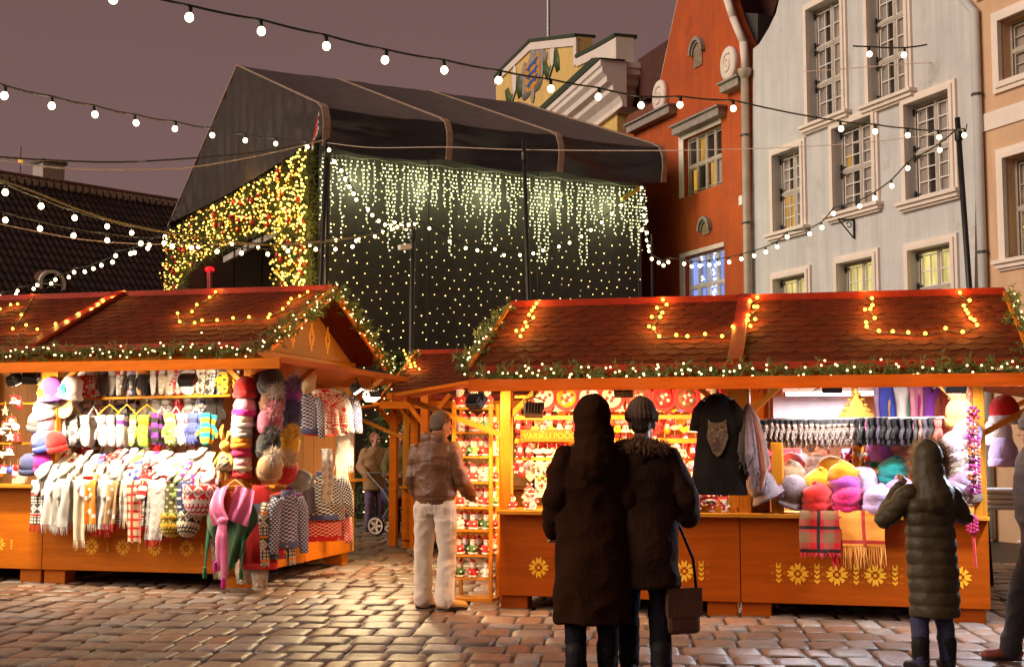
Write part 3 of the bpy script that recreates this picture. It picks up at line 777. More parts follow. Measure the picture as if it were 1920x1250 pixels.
def window(house, fr, base, rect, cols=2, rows=4, sur=.13, glass=None, deep=.20, sill=True, proud=.05, sash_rows=2, frame_mat=None, hinges=True, patches=()):
    """rect (x0,x1,z0,z1) is the opening in the facade frame; base = house origin in that frame"""
    x0, x1, z0, z1 = rect; fm = frame_mat or M_sash
    bx = base
    f = MB()
    yo = deep
    t = .05
    f.box(x0, x0 + t, yo - .05, yo + .03, z0, z1); f.box(x1 - t, x1, yo - .05, yo + .03, z0, z1)
    f.box(x0 + t, x1 - t, yo - .05, yo + .03, z0, z0 + t); f.box(x0 + t, x1 - t, yo - .05, yo + .03, z1 - t, z1)
    cw = (x1 - x0 - 2 * t) / cols
    for i in range(1, cols):
        xc = x0 + t + cw * i; f.box(xc - .035, xc + .035, yo - .055, yo + .028, z0 + t, z1 - t)
    H = (z1 - z0 - 2 * t)
    for j in range(1, sash_rows):
        zc = z0 + t + H * j / sash_rows; f.box(x0 + t, x1 - t, yo - .06, yo + .026, zc - .035, zc + .035)
    w = f.build('window', fm, house, loc=None)
    # glazing bars, whitish
    g = MB(); rb = max(1, rows // sash_rows)
    for i in range(cols):
        a, b_ = x0 + t + cw * i + .035, x0 + t + cw * (i + 1) - .035
        for j in range(sash_rows):
            c_, d = z0 + t + H * j / sash_rows + .035, z0 + t + H * (j + 1) / sash_rows - .035
            for (p, q, r, s_) in ((a, a + .02, c_, d), (b_ - .02, b_, c_, d), (a + .02, b_ - .02, c_, c_ + .02), (a + .02, b_ - .02, d - .02, d)):
                g.box(p, q, yo - .045, yo + .01, r, s_)
            if cols <= 2: g.box((a + b_) / 2 - .009, (a + b_) / 2 + .009, yo - .03, yo + .008, c_ + .02, d - .02)
            for k in range(1, rb):
                zz = c_ + (d - c_) * k / rb; g.box(a + .02, b_ - .02, yo - .031, yo + .006, zz - .009, zz + .009)
    g.build('sash_bar', M_white if frame_mat is None else fm, w)
    p = MB(); p.box(x0 + t, x1 - t, yo + .012, yo + .02, z0 + t, z1 - t)
    p.build('pane', glass or M_glass, w)
    if glass is None:
        cu = MB()
        for (a, b_) in ((x0 + t + .02, x0 + t + (x1 - x0) * .2), (x0 + (x1 - x0) * .56, x0 + (x1 - x0) * .7)):
            cu.grid(lambda u, v: (a + (b_ - a) * u, yo + .006 + .002 * math.sin(u * 20), z0 + t + H * v), 8, 1)
        cu.build('curtain', M_curtain, w)
    for (u0, u1, v0, v1, mt) in patches:
        q = MB(); q.box(x0 + (x1 - x0) * u0, x0 + (x1 - x0) * u1, yo + .004, yo + .010, z0 + (z1 - z0) * v0, z0 + (z1 - z0) * v1); q.build('lit_pane', mt, w)
    if sur:
        s_ = MB()
        for k, (o, pr) in enumerate(((sur, proud), (sur * .55, proud + .03))):
            i0 = 0 if k else sur * .55
            for (p0, p1, r0, r1) in ((x0 - o, x0 - i0, z0 - (0 if sill else o), z1 + o), (x1 + i0, x1 + o, z0 - (0 if sill else o), z1 + o), (x0 - i0, x1 + i0, z1 + i0, z1 + o)):
                s_.box(p0, p1, -pr, .0, r0, r1)
            if not sill: s_.box(x0 - i0, x1 + i0, -pr, 0, z0 - o, z0 - i0)
        s_.build('surround', M_stucco, w)
    if sill:
        s_ = MB()
        for k, (h0, h1, pr, ex) in enumerate(((.0, .06, .17, .08), (.06, .13, .12, .05), (.13, .17, .07, .02))):
            s_.box(x0 - sur - ex, x1 + sur + ex, -pr, deep - .06 if k == 0 else .0, z0 - h1, z0 - h0 - (.002 if k else 0))
        s_.build('sill', M_stucco, w)
    if hinges:
        h = MB()
        for xx, sg in ((x0 + t, 1), (x1 - t, -1)):
            for j in range(sash_rows):
                for q in (.1, .9):
                    zz = z0 + t + H * (j + q) / sash_rows
                    h.box(min(xx - .03 * sg, xx + .10 * sg), max(xx - .03 * sg, xx + .10 * sg), yo - .068, yo - .061, zz - .014, zz + .014)
                    h.box(xx - .035, xx - .01, yo - .09, yo - .061, zz - .06, zz + .06)
        h.build('hinge', M_hinge, w)
    return w


def rectpx(fr, x0, yt, yb, x1):
    a = fr.onY(x0, yt, 0); b = fr.onY(x0, yb, 0); c = fr.onY(x1, yt, 0)
    return (a.x, c.x, b.z, a.z)


def house(name, label, fr, px, mat, rects, depth=5.0, ext=(), cat='house'):
    h = thing(name, label, cat, fr.w(0, 0, 0), fr.a)
    poly = [(fr.onY(x, y_, 0).x, fr.onY(x, y_, 0).z) for x, y_ in px] if ext == () else ext
    holes = [[(r[0], r[2]), (r[1], r[2]), (r[1], r[3]), (r[0], r[3])] for r in rects]
    m = MB(); m.prism(poly, 0, .45, 0, holes)
    xs = [p[0] for p in poly]
    m.box(min(xs) + .05, max(xs) - .05, .5, depth, -.3, min(max(p[1] for p in poly), 11) * .7)
    m.build('wall', mat, h)
    return h, poly


def inset(r, d, top=None): return (r[0] + d, r[1] - d, r[2] + (d if top is None else 0), r[3] - d)


# grey house
S_ = .14
gw = [inset(rectpx(GF, *q), S_, 1) for q in ((1445, 283, 441, 1512), (1556, 233, 405, 1648), (1690, 187, 383, 1795),
                                             (1508, 12, 240, 1588), (1620, -38, 203, 1708))]
gl = [inset(rectpx(GF, *q), S_, 1) for q in ((1447, 513, 640, 1522), (1565, 483, 628, 1650), (1697, 458, 618, 1798))]
gp = [(1412, 1500), (1412, 92), (1424, 82), (1442, 52), (1455, 25), (1463, -10), (1470, -70), (1500, -160), (1640, -260), (1836, -300), (1836, 1500)]
gx = [(GF.onY(x, y_, 0).x, max(GF.onY(x, y_, 0).z, -.3)) for x, y_ in gp]
gh, gpoly = house('grey_house', 'tall grey plastered gable house with pinkish white window surrounds', GF, None, M_grey, gw + gl, 6, ext=gx)
for i, r in enumerate(gw):
    window(gh, GF, 0, r, 2, 6 if i < 3 else 8, S_, None, sash_rows=2 if i < 3 else 3,
           patches=((.08, .42, .04, .5, M_litamber),) if i == 0 else ((.1, .2, .55, .7, M_litamber),) if i == 1 else ())
for i, r in enumerate(gl): window(gh, GF, 0, r, 2, 4, S_, M_lityellow)
t = MB(); t.tube([(x, .2, z) for x, z in gpoly[1:9]], [.09] * 8, 6, squash=None); t.build('coping', M_zinc, gh)
m = MB()
m.prism([(gpoly[1][0] - .8, 12.0), (gpoly[1][0] + .6, 9.8), (gpoly[5][0] + .6, 9.9), (gpoly[7][0], 20)], 1.2, 1.5); m.build('roof', M_dkroof, gh)
# bracket on the grey wall
b = GF.onY(1603, 428, 0)
m = MB(); m.bar((b.x, -.02, b.z + .16), (b.x, -.02, b.z - .2), .03, .03); m.bar((b.x, -.02, b.z + .15), (b.x, -.38, b.z + .15), .03, .03)
m.bar((b.x, -.04, b.z - .18), (b.x, -.36, b.z + .14), .02, .02)
m.tube([(b.x, -.06 - .07 - .05 * math.cos(k * .7), b.z + .06 + .05 * math.sin(k * .7)) for k in range(9)], .012, 5)
m.build('iron_bracket', M_hinge, gh)


def drainpipe(name, label, fr, pts, r, head=None, mat=M_pipe, clips=()):
    o = thing(name, label, 'drainpipe', fr.w(*pts[-1]), fr.a); bse = Vector(pts[-1])
    m = MB(); m.tube([Vector(p) - bse for p in pts], r, 10); m.build('pipe', mat, o, True)
    if head is not None:
        p = Vector(head) - bse
        m = MB(); m.lathe([(.06, -.2), (.13, -.05), (.15, 0), (.15, .06), (.11, .06)], 14, p); m.build('hopper', mat, o, True)
    m = MB()
    for z in clips: m.lathe([(r * 1.25, -.02), (r * 1.25, .02)], 10, Vector((pts[-1][0], pts[-1][1], z)) - bse)
    if clips: m.build('clip', M_zinc, o)
    return o


a = GF.onY(1396, 135, -.14); b = GF.onY(1402, 560, -.14)
drainpipe('drainpipe', 'cream drainpipe with hopper head between rust red and grey houses', GF, [(a.x, -.14, a.z), (b.x, -.14, .0)], .085, (a.x, -.14, a.z), clips=(4.5, 6.2, 8.1))
a = GF.onY(1822, -60, -.12); b = GF.onY(1828, 60, -.12)
drainpipe('drainpipe', 'grey drainpipe with square bends between grey and beige houses', GF,
          [(a.x - .35, -.12, a.z + 1.4), (b.x - .35, -.12, b.z + .75), (b.x, -.12, b.z + .35), (b.x, -.12, 0)], .075, mat=M_grey, clips=(4.6, 7.2, 9.0))

# beige house
bx0 = GF.onY(1838, 400, 0).x
bw = []
bh = thing('beige_house', 'beige house with white framed windows at picture edge', 'house', GF.w(0, 0, 0), GF.a)
r1 = rectpx(GF, 1864, 28, 178, 1960); r2 = rectpx(GF, 1873, 282, 508, 1975)
r3 = rectpx(GF, 1873, -240, -90, 1965)
r1i, r2i, r3i = [(r[0] + .17, r[0] + 1.35, r[2] + .15, r[3] - .17) for r in (r1, r2, r3)]
holes = [[(r[0], r[2]), (r[1], r[2]), (r[1], r[3]), (r[0], r[3])] for r in (r1i, r2i, r3i)]
m = MB(); m.prism([(bx0, -.3), (bx0 + 7, -.3), (bx0 + 7, 15), (bx0, 15)], -.03, .42, 0, holes); m.box(bx0 + .1, bx0 + 6.9, .6, 5, 0, 14.5); m.build('wall', M_beige, bh)
for r in (r1i, r3i): window(bh, GF, 0, r, 2, 4, .17, None, sill=False, hinges=False, proud=.08, frame_mat=M_sash)
wq = window(bh, GF, 0, r2i, 2, 4, .17, None, hinges=False, proud=.08, frame_mat=M_sash)
m = MB()
for k in range(60): m.ball((r2i[0] + .1 + RN.random() * .5, .205, r2i[2] + .08 + RN.random() * .95), .012, 6)
m.build('window_light', M_fairyc, wq)
m = MB(); z_ = GF.onY(1860, 225, 0).z; m.box(bx0 + .12, bx0 + 6.9, -.06, -.03, z_ - .17, z_ + .12)
z2 = GF.onY(1860, -5, 0).z; m.box(bx0 + .12, bx0 + 6.9, -.08, -.03, z2 + .02, z2 + .2); m.build('string_course', M_stucco, bh)

# rust red gabled house
op = [(1140, 1500), (1140, 262), (1215, 236), (1230, 222), (1229, 190), (1238, 150), (1250, 95), (1270, 0), (1284, -60), (1316, -120), (1346, -60), (1356, 0), (1367, 35), (1386, 80), (1391, 130), (1394, 146), (1412, 140), (1412, 1500)]
ox = [(GF.onY(x, y_, 0).x, max(GF.onY(x, y_, 0).z, -.3)) for x, y_ in op]
o1 = rectpx(GF, 1282, 262, 370, 1353); o2 = rectpx(GF, 1284, 482, 600, 1358)
oh, opoly = house('rust_red_house', 'rust red house with curved baroque gable and white scrolls', GF, None, M_rust, [o1, o2], 6, ext=ox)
window(oh, GF, 0, o1, 4, 2, 0, M_glass, sill=False, sash_rows=2, hinges=False, frame_mat=M_sash, deep=.16,
       patches=((.1, .24, .02, .45, M_litamber), (.56, .74, .03, .47, M_litamber), (.30, .5, .56, .93, M_litamber), (.77, .95, .05, .46, M_curtain)))
wq = window(oh, GF, 0, o2, 4, 2, 0, M_litblue, sill=False, sash_rows=2, hinges=False, frame_mat=pbr('white_sash', (.7, .66, .62), .5), deep=.16)
m = MB()
for k in range(70): m.ball((o2[0] + .15 + RN.choice((.35, .4, .95, 1.0, 1.05, 1.5)) * (o2[1] - o2[0]) / 1.9 + RN.gauss(0, .03), .155, o2[2] + .3 + RN.random() * 1.2), .013, 6)
m.build('window_light', glow('blue_white_fairy_bulb', (.75, .85, 1), 8, False), wq)
m = MB()
for r in (o1, o2): m.box(r[0] - .22, r[0], -.02, .0, r[2], r[3] + .1); m.box(r[0], r[1] + .02, -.025, .0, r[3], r[3] + .1)
m.build('window_reveal', M_stucco, oh)
m = MB()
left = opoly[3:10]; right = opoly[9:16]
for seg in (left, right):
    for a, b in zip(seg[:-1], seg[1:]): m.bar((a[0], .16, a[1]), (b[0], .16, b[1]), .52, .11, up=(0, 1, 0)) if False else m.tube([(a[0], .1, a[1]), (b[0], .1, b[1])], .1, 8)
m.build('gable_rim', M_stucco, oh, True)
for (cx, cy, rp, sq) in ((1243, 182, 31, 1), (1373, 121, 33, 1)):
    c = GF.onY(cx, cy, 0); rr_ = abs(GF.onY(cx, cy - rp, 0).z - c.z)
    m = MB(); MX = Matrix.Rotation(PI / 2, 4, 'X')
    m.lathe([(rr_ * .98, -.02), (rr_, .1), (rr_ * .92, .14), (rr_ * .5, .14), (0.02, .15)], 28, (c.x, 0, c.z), M=MX, sx=.78)
    sp_ = [(c.x + rr_ * .78 * .62 * (1 - k / 22) * math.cos(k * .55 + 1), -.145, c.z + rr_ * .62 * (1 - k / 22) * math.sin(k * .55 + 1)) for k in range(20)]
    m.tube(sp_, .028, 6)
    m.build('scroll', M_stucco, oh, True)
m = MB()
for (xa, ya, xb, yb) in ((1182, 242, 1262, 203), (1358, 168, 1392, 148), (1268, 245, 1355, 207)):
    a = GF.onY(xa, ya, -.1); b = GF.onY(xb, yb, -.1); zz = (a.z + b.z) / 2
    m.box(a.x, b.x, -.22, .002, zz - .12, zz + .06)
    m.box(a.x - .05, b.x + .05, -.28, -.01, zz + .06, zz + .10)
m.build('ledge', M_lintel, oh)
for (cx, cy, rp, full) in ((1310, 100, 30, 1), (1325, 432, 26, 0)):
    c = GF.onY(cx, cy, 0); R_ = abs(GF.onY(cx, cy - rp, 0).z - c.z)
    m = MB()
    for k in range(13):
        t0 = PI * k / 13; t1 = PI * (k + 1) / 13
        for (ra, rb, pr) in ((.78, 1.0, .12), (.64, .78, .07)):
            m.prism([(c.x + R_ * ra * .8 * math.cos(q), c.z + R_ * ra * math.sin(q)) for q in (t0, t1)] + [(c.x + R_ * rb * .8 * math.cos(q), c.z + R_ * rb * math.sin(q)) for q in (t1, t0)], -pr, .01)
    m.prism([(c.x - R_ * .5, c.z - R_ * (.85 if full else .3)), (c.x + R_ * .5, c.z - R_ * (.85 if full else .3))] + [(c.x + R_ * .5 * math.cos(q * PI / 8), c.z + R_ * .62 * math.sin(q * PI / 8)) for q in range(9)], -.03, .01, 1)
    m.build('blind_niche', [M_lintel, pbr('weathered_niche', (.24, .17, .10) if full else (.10, .055, .04), .8, .4, 9, .5)], oh)
m = MB(); b0 = opoly[11][0]
gpx = [(GF.onY(x, y_, .5).x, GF.onY(x, y_, .5).z) for x, y_ in ((1372, 22), (1421, 26), (1421, 75), (1412, 110), (1404, 134), (1390, 134), (1390, 80))]
m.prism(gpx, .5, 1.0); m.build('valley_gutter', M_zinc, oh)
gpx = [(GF.onY(x, y_, 1.3).x, GF.onY(x, y_, 1.3).z) for x, y_ in ((1356, -20), (1425, -60), (1475, -60), (1430, 95), (1375, 60))]
m = MB(); m.prism(gpx, 1.3, 1.6); m.build('roof', M_dkroof, oh)
gpx = [(GF.onY(x, y_, 1.7).x, GF.onY(x, y_, 1.7).z) for x, y_ in ((1186, 200), (1196, 112), (1262, 68), (1262, 190), (1222, 178))]
m = MB(); m.prism(gpx, 1.7, 2.0); m.build('upper_roof', M_dkroof, oh)
gpx = [(GF.onY(x, y_, 1.2).x, GF.onY(x, y_, 1.2).z) for x, y_ in ((1160, 262), (1178, 216), (1240, 184), (1240, 228))]
m = MB(); m.prism(gpx, 1.2, 1.6); m.build('side_roof', pbr('rusty_ribbed_roof', (.17, .05, .018), .7, .35, 4, .5, 8, stretch=(9, 9, .6)), oh)
c = GF.onY(1389, 376, -.08)
m = MB(); m.box(c.x - .07, c.x + .07, -.1, 0, c.z - .11, c.z + .11); tag(m.build('junction_box', M_white, loc=GF.w(0, 0, 0), rz=GF.a, bevel=.02), 'small white junction box on rust red wall beside the drainpipe', 'junction box')
# yellow house with the coat of arms
YF = Fr(3.0, 36, -75.4)
yp = [(930, 1500), (930, 147), (940, 135), (997, 79), (1083, 69), (1083, 109), (1121, 90), (1158, 69), (1158, 1500)]
yx = [(YF.onY(x, y_, 0).x, max(-.3, YF.onY(x, y_, 0).z)) for x, y_ in yp]
yh = thing('yellow_house', 'pale yellow house with stepped parapet and painted coat of arms', 'house', YF.w(0, 0, 0), YF.a)
m = MB(); m.prism(yx, 0, .5); m.box(yx[0][0] + .2, yx[-1][0] - .02, .52, 7, -.3, yx[6][1] - 2.2); m.build('wall', M_yel, yh)
m = MB()
for a, b in zip(yx[1:8], yx[2:8]):
    ln = math.hypot(b[0] - a[0], b[1] - a[1])
    m.bar((a[0], .25, a[1] + .05), (b[0], .25, b[1] + .05), .7 if abs(b[0] - a[0]) > .05 else .5, .10, up=(0, 0, 1)) if abs(b[0] - a[0]) > .05 else None
m.build('coping', M_greenmetal, yh)
m = MB()
for a, b in zip(yx[1:8], yx[2:8]):
    if abs(b[0] - a[0]) > .05: m.bar((a[0], -.03, a[1] - .16), (b[0], -.03, b[1] - .16), .06, .26)
    else: m.box(a[0] - .28, a[0] + .01, -.061, -.001, min(a[1], b[1]) - .2, max(a[1], b[1]) - .1)
pr = [YF.onY(x, y_, 0) for x, y_ in ((1122, 92), (1158, 128))]
m.box(pr[0].x, yx[7][0] + .01, -.065, -.002, yx[7][1] - 1.05, yx[7][1] - .02)
m.box(yx[7][0] - .01, yx[7][0] + .03, -.06, .48, yx[7][1] - 1.1, yx[7][1] - .03)
m.build('parapet_band', M_stucco, yh)
ca = YF.onY(1050, 222, 0); cb = YF.onY(1158, 128, 0); zc = cb.z
m = MB()
PFc = [(.02, .0), (-.75, .0), (-.75, -.16), (-.70, -.20), (-.70, -.34), (-.58, -.46), (-.56, -.62), (-.40, -.70), (-.38, -.84), (-.2, -1.0), (-.12, -1.16), (-.12, -1.3), (.02, -1.32)]
m.prism([(y_, zc + z) for y_, z in PFc], yx[0][0], cb.x + .7, P=lambda a, b, c: (b, a, c))
m.prism([(cb.x - .7 - y_ * .9 + .7, zc + z - .002) for y_, z in PFc], .022, 3.0)
m.build('cornice', M_stucco, yh)
m = MB(); m.prism([(yx[0][0], zc + .02), (cb.x + .78, zc + .02), (cb.x + .05, zc + .22), (yx[0][0], zc + .2)], -.8, -.02)
m.build('cornice_roof', M_greenmetal, yh)
# coat of arms
c = YF.onY(1000, 140, 0); sh = abs(YF.onY(1000, 112, 0).z - c.z); sw = abs(YF.onY(1014, 140, 0).x - c.x)
arms = MB()
pts = []
for k in range(28):
    t = 2 * PI * k / 28; q = 1 + .14 * math.sin(5 * t + .6)
    pts.append((c.x + sw * 1.75 * math.cos(t) * q, c.z + sh * (1.42 * math.sin(t) * q + .06)))
arms.prism(pts, -.03, .0, 0)
for (dx, dz, r_) in ((0, 1.5, .5), (-1.2, .9, .4), (1.2, .9, .42), (-1.25, -.3, .3), (1.2, -.4, .3), (0, -1.6, .35)):
    arms.ball((c.x + dx * sw, -.03, c.z + dz * sh * .8), r_ * sw * .8, 10, 0, (1, .06, 1.3))
o = arms.build('cartouche', M_lintel, yh, True)
m = MB(); m.prism([(c.x - sw, c.z + sh), (c.x - sw, c.z - sh * .4)] + [(c.x + sw * math.cos(PI + q * PI / 10), c.z - sh * .4 + sh * .6 * math.sin(PI + q * PI / 10)) for q in range(1, 10)] + [(c.x + sw, c.z - sh * .4), (c.x + sw, c.z + sh)], -.045, -.025)
m.build('shield', pbr('ochre_shield', (.62, .27, .03), .5), o)
m = MB()
for dz in (.62, .06, -.5):
    zz = c.z + dz * sh; k = sw
    body = [(-.7, .10), (-.4, .28), (.2, .22), (.45, .34), (.75, .30), (.8, .1), (.55, .0), (.6, -.25), (.4, -.25), (.3, -.06), (-.25, -.08), (-.3, -.3), (-.5, -.3), (-.5, -.05), (-.68, -.05), (-.85, .28), (-.95, .25)]
    m.prism([(c.x + x * k, zz + z * sh * .75) for x, z in body], -.055, -.043)
m.build('lion', pbr('heraldic_blue', (.03, .10, .34), .5), o)
m = MB()
for (cx, cy, s0) in ((965, 172, -1), (1036, 122, 1)):
    g_ = YF.onY(cx, cy, 0); u = abs(YF.onY(cx + 10, cy, 0).x - g_.x); v = abs(YF.onY(cx, cy - 10, 0).z - g_.z)
    for (x0_, z0_, x1_, z1_) in ((-1.5, 2, -.7, -2), (-.7, -2, .5, 1.2), (.6, 2.2, 1.1, -2.2)):
        a_, b_ = Vector((g_.x + x0_ * u, g_.z + z0_ * v)), Vector((g_.x + x1_ * u, g_.z + z1_ * v)); n_ = Vector((.3 * u, .0)); m.prism([tuple(a_ - n_), tuple((a_ + b_) / 2 - n_ * 1.6), tuple(b_ - n_), tuple(b_ + n_), tuple((a_ + b_) / 2 + n_ * 1.6), tuple(a_ + n_)], -.03, .0, 0)
    m.bar((g_.x - .6 * u, -.04, g_.z - 2 * v), (g_.x + .4 * u, -.04, g_.z), .03, .03, 1); m.ball((g_.x, -.02, g_.z + 2.0 * v), .5 * u, 8, 1, (1, .06, 1.6))
m.build('painted_garland', [pbr('garland_green', (.06, .10, .02), .6), M_stucco], yh, True)
a = YF.onY(1212, 150, 0)
pa = [(cb.x + 1.0, .9, zc - .05), (cb.x + 1.0, .9, zc - .3), (cb.x + .25, .5, zc - 1.7), (cb.x + .2, .5, zc - 2.1), (cb.x + .2, .5, .3)]
drainpipe('drainpipe', 'ochre drainpipe bending under cornice of the pale yellow house', YF, pa, .11, (cb.x + 1.0, .9, zc + .05), clips=(5.2,))
m = MB(); p0 = YF.onY(1028, 74, .3); m.tube([(0, 0, 0), (0, 0, 5)], [.07, .05], 8)
tag(m.build('flagpole', M_steel, loc=YF.w(p0.x, .3, p0.z - .1)), 'bare flagpole rising above the pale yellow parapet', 'flagpole')

# ------------------------------------------------------------------ old tiled building on the left
a = at_depth(0, 330, 45); RZ = a.z
tt = (RZ - CAMZ) / ray(320, 380).z; b = Vector((0, 0, CAMZ)) + ray(320, 380) * tt
ang = math.degrees(math.atan2(b.y - a.y, b.x - a.x))
OF = Fr(a.x, a.y, ang)
ob = thing('old_tiled_building', 'long low building under a dark brown tiled roof', 'building', OF.w(0, 0, 0), OF.a)
rl = 12; drop = 6.2; run = 6.5


def oldtile():
    m, nt, b = _mk('old_clay_tile'); L = nt.links.new
    g = nt.nodes.new('ShaderNodeNewGeometry'); tc = nt.nodes.new('ShaderNodeTexCoord')
    n = nd(nt, 'ShaderNodeTexNoise', Scale=1.0, Detail=5.0); L(tc.outputs['Object'], n.inputs[0])
    c = mixc(nt, nd_clamp(nt, mth(nt, 'ADD', mth(nt, 'MULTIPLY', g.outputs['Random Per Island'], .7), mth(nt, 'MULTIPLY_ADD', n.outputs[0], 1.4, -.55))), (.010, .006, .004), (.055, .018, .007))
    L(c, b.inputs['Base Color']); b.inputs['Roughness'].default_value = .75
    return m


m = MB()
nrow = 20
sl = Vector((0, -run, -drop)) / nrow
for j in range(nrow):
    for i in range(-50, 62):
        x0 = i * .24 + (j % 2) * .0; p = Vector((x0, 0, RZ)) + sl * j; h = .03 + RN.uniform(0, .012)
        pr = []
        for k, (dx, dz) in enumerate(((0, .0), (.06, .055), (.13, .06), (.19, .0), (.25, -.01))):
            pr.append((x0 + dx, dz))
        vs = [(x, p.y, p.z + z) for x, z in pr] + [(x, p.y + sl.y * 1.1, p.z + sl.z * 1.1 + z + h) for x, z in pr]
        m.add(vs, [(k, k + 1, k + 6, k + 5) for k in range(4)])
m.build('roof', oldtile(), ob)
m = MB(); m.box(-14, 15.5, -run + .4, run, -.3, RZ - drop - .1); m.prism([(-run + .4, RZ - drop - .1), (run, RZ - drop - .1), (0, RZ - .15)], -14, 15.5, P=lambda x, y_, z: (y_, x, z)); m.build('wall', pbr('old_render', (.22, .12, .07), .9), ob)
m = MB()
for i in range(-42, 56): m.tube([(i * .28, 0, RZ + .07), (i * .28 + .30, 0, RZ + .09)], [.15, .12], 8)
for i in range(-42, 56): m.box(i * .28, i * .28 + .2, -.27, -.14, RZ - .25, RZ + .03, 1)
m.build('ridge_tile', [pbr('ridge_clay', (.12, .05, .03), .8, .4, 3), pbr('ridge_mortar', (.34, .27, .22), .9, .3, 8, .5)], ob)
c0 = OF.onY(91, 330, .3)
m = MB(); m.box(c0.x - .42, c0.x + .42, -.1, .7, RZ - .6, RZ + .75); m.box(c0.x - .5, c0.x + .5, -.16, .76, RZ + .75, RZ + .86, 1)
m.build('chimney', [pbr('peeling_whitewash', (.42, .36, .32), .9, .2, 3, .4, 12, wear=((.08, .05, .04), 3.0, .52)), M_zinc], ob)
d = OF.onSlope(95, 533, 0, RZ + .1, drop / run)
m = MB(); MX = Matrix.Rotation(PI / 2, 4, 'X')
for (r0, r1, y0, y1) in ((.36, .46, 0, .14),):
    pf = [(r0, y0), (r1, y0), (r1, y1), (r0, y1), (r0, y0)]
    m.lathe([(r, y_) for r, y_ in pf], 28, d, M=MX, cap=False)
m.bar(d + Vector((-.4, -.06, 0)), d + Vector((.4, -.06, 0)), .05, .05); m.bar(d + Vector((0, -.06, 0)), d + Vector((.3, -.06, -.28)), .03, .04); m.bar(d + Vector((0, -.06, 0)), d + Vector((-.3, -.06, -.28)), .03, .04)
rw = m.build('round_window', M_white, ob)
m = MB(); m.lathe([(.02, -.02), (.37, -.02), (.37, .0)], 24, d, M=MX); m.build('pane', M_glass, rw)
m = MB(); m.lathe([(.47, .0), (.5, -.3), (.5, -2.2)], 20, d + Vector((0, 0, 0)), M=MX); m.build('dormer', pbr('dormer_board', (.16, .045, .02), .8), ob)
a = OF.onY(38, 320, 0)
an = thing('lightning_rod', 'thin metal rod with amber lamp on old tiled ridge', 'rod', OF.w(a.x, 0, RZ + .1))
m = MB(); m.tube([(0, 0, 0), (0, 0, 1.1)], .018, 6); m.build('rod', M_zinc, an)
m = MB(); m.lathe([(.03, .45), (.08, .47), (.08, .6), (.03, .62)], 10); m.build('lamp', glow('amber_lamp', (.9, .42, .05), .7, False), an)

# ------------------------------------------------------------------ covered stage
SF = Fr(-3.78, 25.2, 26)
q = SF.onY(612, 190, 0); ZT = q.z; X0 = q.x
ZB = SF.onY(618, 275, 0).z
q = SF.onY(1245, 330, 0); SW = q.x; ZBr = q.z
apx = SF.onX(445, 123, X0); rear = SF.onX(315, 425, X0); lowf = SF.onX(583, 278, X0)
bd = [X0, SF.onY(842, 250, 0).x, SF.onY(1051, 250, 0).x, SW]
ZL = [lowf.z, rear.z]
stage = thing('covered_stage', 'large black canvas covered stage behind the market stalls', 'stage', SF.w(0, 0, 0), SF.a)
M_canvas = pbr('dark_canvas', (.072, .054, .045), .55, .2, 3, .5, 7, spec=.4)
M_pvc = pbr('shiny_black_sheeting', (.022, .020, .021), .33, .3, 2, .7, 4, spec=.5)
M_strap = pbr('tan_frame_tape', (.30, .20, .14), .6)


def prof(u):
    """roof and valance section in (y,z): u 0 bottom of valance .. 1 ridge"""
    P_ = [(0.05, ZB), (-.02, ZB + .35), (0, ZT - .35), (.12, ZT - .1), (.35, ZT + .02), (apx.y, apx.z)]
    T_ = [0, .12, .30, .36, .42, 1]
    for k in range(5):
        if u <= T_[k + 1] + 1e-9:
            w_ = (u - T_[k]) / (T_[k + 1] - T_[k]); return P_[k][0] + (P_[k + 1][0] - P_[k][0]) * w_, P_[k][1] + (P_[k + 1][1] - P_[k][1]) * w_


m = MB(); v_ = MB()
for k in range(3):
    xa, xb = bd[k], bd[k + 1]

    def fn(u, v, lo=0, hi=1):
        vv = lo + (hi - lo) * v
        y_, z = prof(vv); s_ = math.sin(PI * u)
        if vv > .36: z -= s_ * .30 * math.sin(PI * (vv - .30) / .72)
        else: z -= s_ * .10 * (1 - vv / .36) - s_ * s_ * .0; y_ += s_ * .28 * math.sin(PI * min(1, vv / .42)) + .03 * noise.noise(Vector((u * 5 + k * 9, vv * 12, 3)))
        z += .02 * noise.noise(Vector((u * 6 + k * 7, vv * 7, 0)))
        return (xa + (xb - xa) * u, y_, z)
    m.grid(lambda u, v: fn(u, v, .36, 1), 24, 24)
    v_.grid(lambda u, v: fn(u, v, 0, .36), 24, 16)
# rear slope
m.grid(lambda u, v: (X0 + (SW - X0) * u, apx.y + (rear.y - apx.y) * v, apx.z + (rear.z - apx.z) * v - .12 * abs(math.sin(3 * PI * u)) * (1 - v)), 30, 10)
m.build('roof_canvas', M_canvas, stage, True)
v_.build('valance', M_pvc, stage, True)
m = MB()
for k, x in enumerate(bd):
    pts = [(x, prof(i / 30 * .42)[0] - .025, prof(i / 30 * .42)[1]) for i in range(31)]
    for a, b in zip(pts[:-1], pts[1:]): m.bar(a, b, .13 if k else .15, .035, up=(0, -1, .3))
    a = (x, prof(.42)[0], prof(.42)[1] + .012); b = (x, apx.y, apx.z + .012); m.bar(a, b, .06, .03)
m.bar((X0, apx.y, apx.z), (X0, rear.y, rear.z), .05, .05)
m.build('frame_tape', M_strap, stage)
# gable cloth on the left
gy = [(0, ZT - .3), (.3, ZT), (apx.y, apx.z), (rear.y, rear.z)]


def gtop(y_):
    for a, b in zip(gy[:-1], gy[1:]):
        if y_ <= b[0] + 1e-6: return a[1] + (b[1] - a[1]) * (y_ - a[0]) / (b[0] - a[0])
    return rear.z


m = MB()


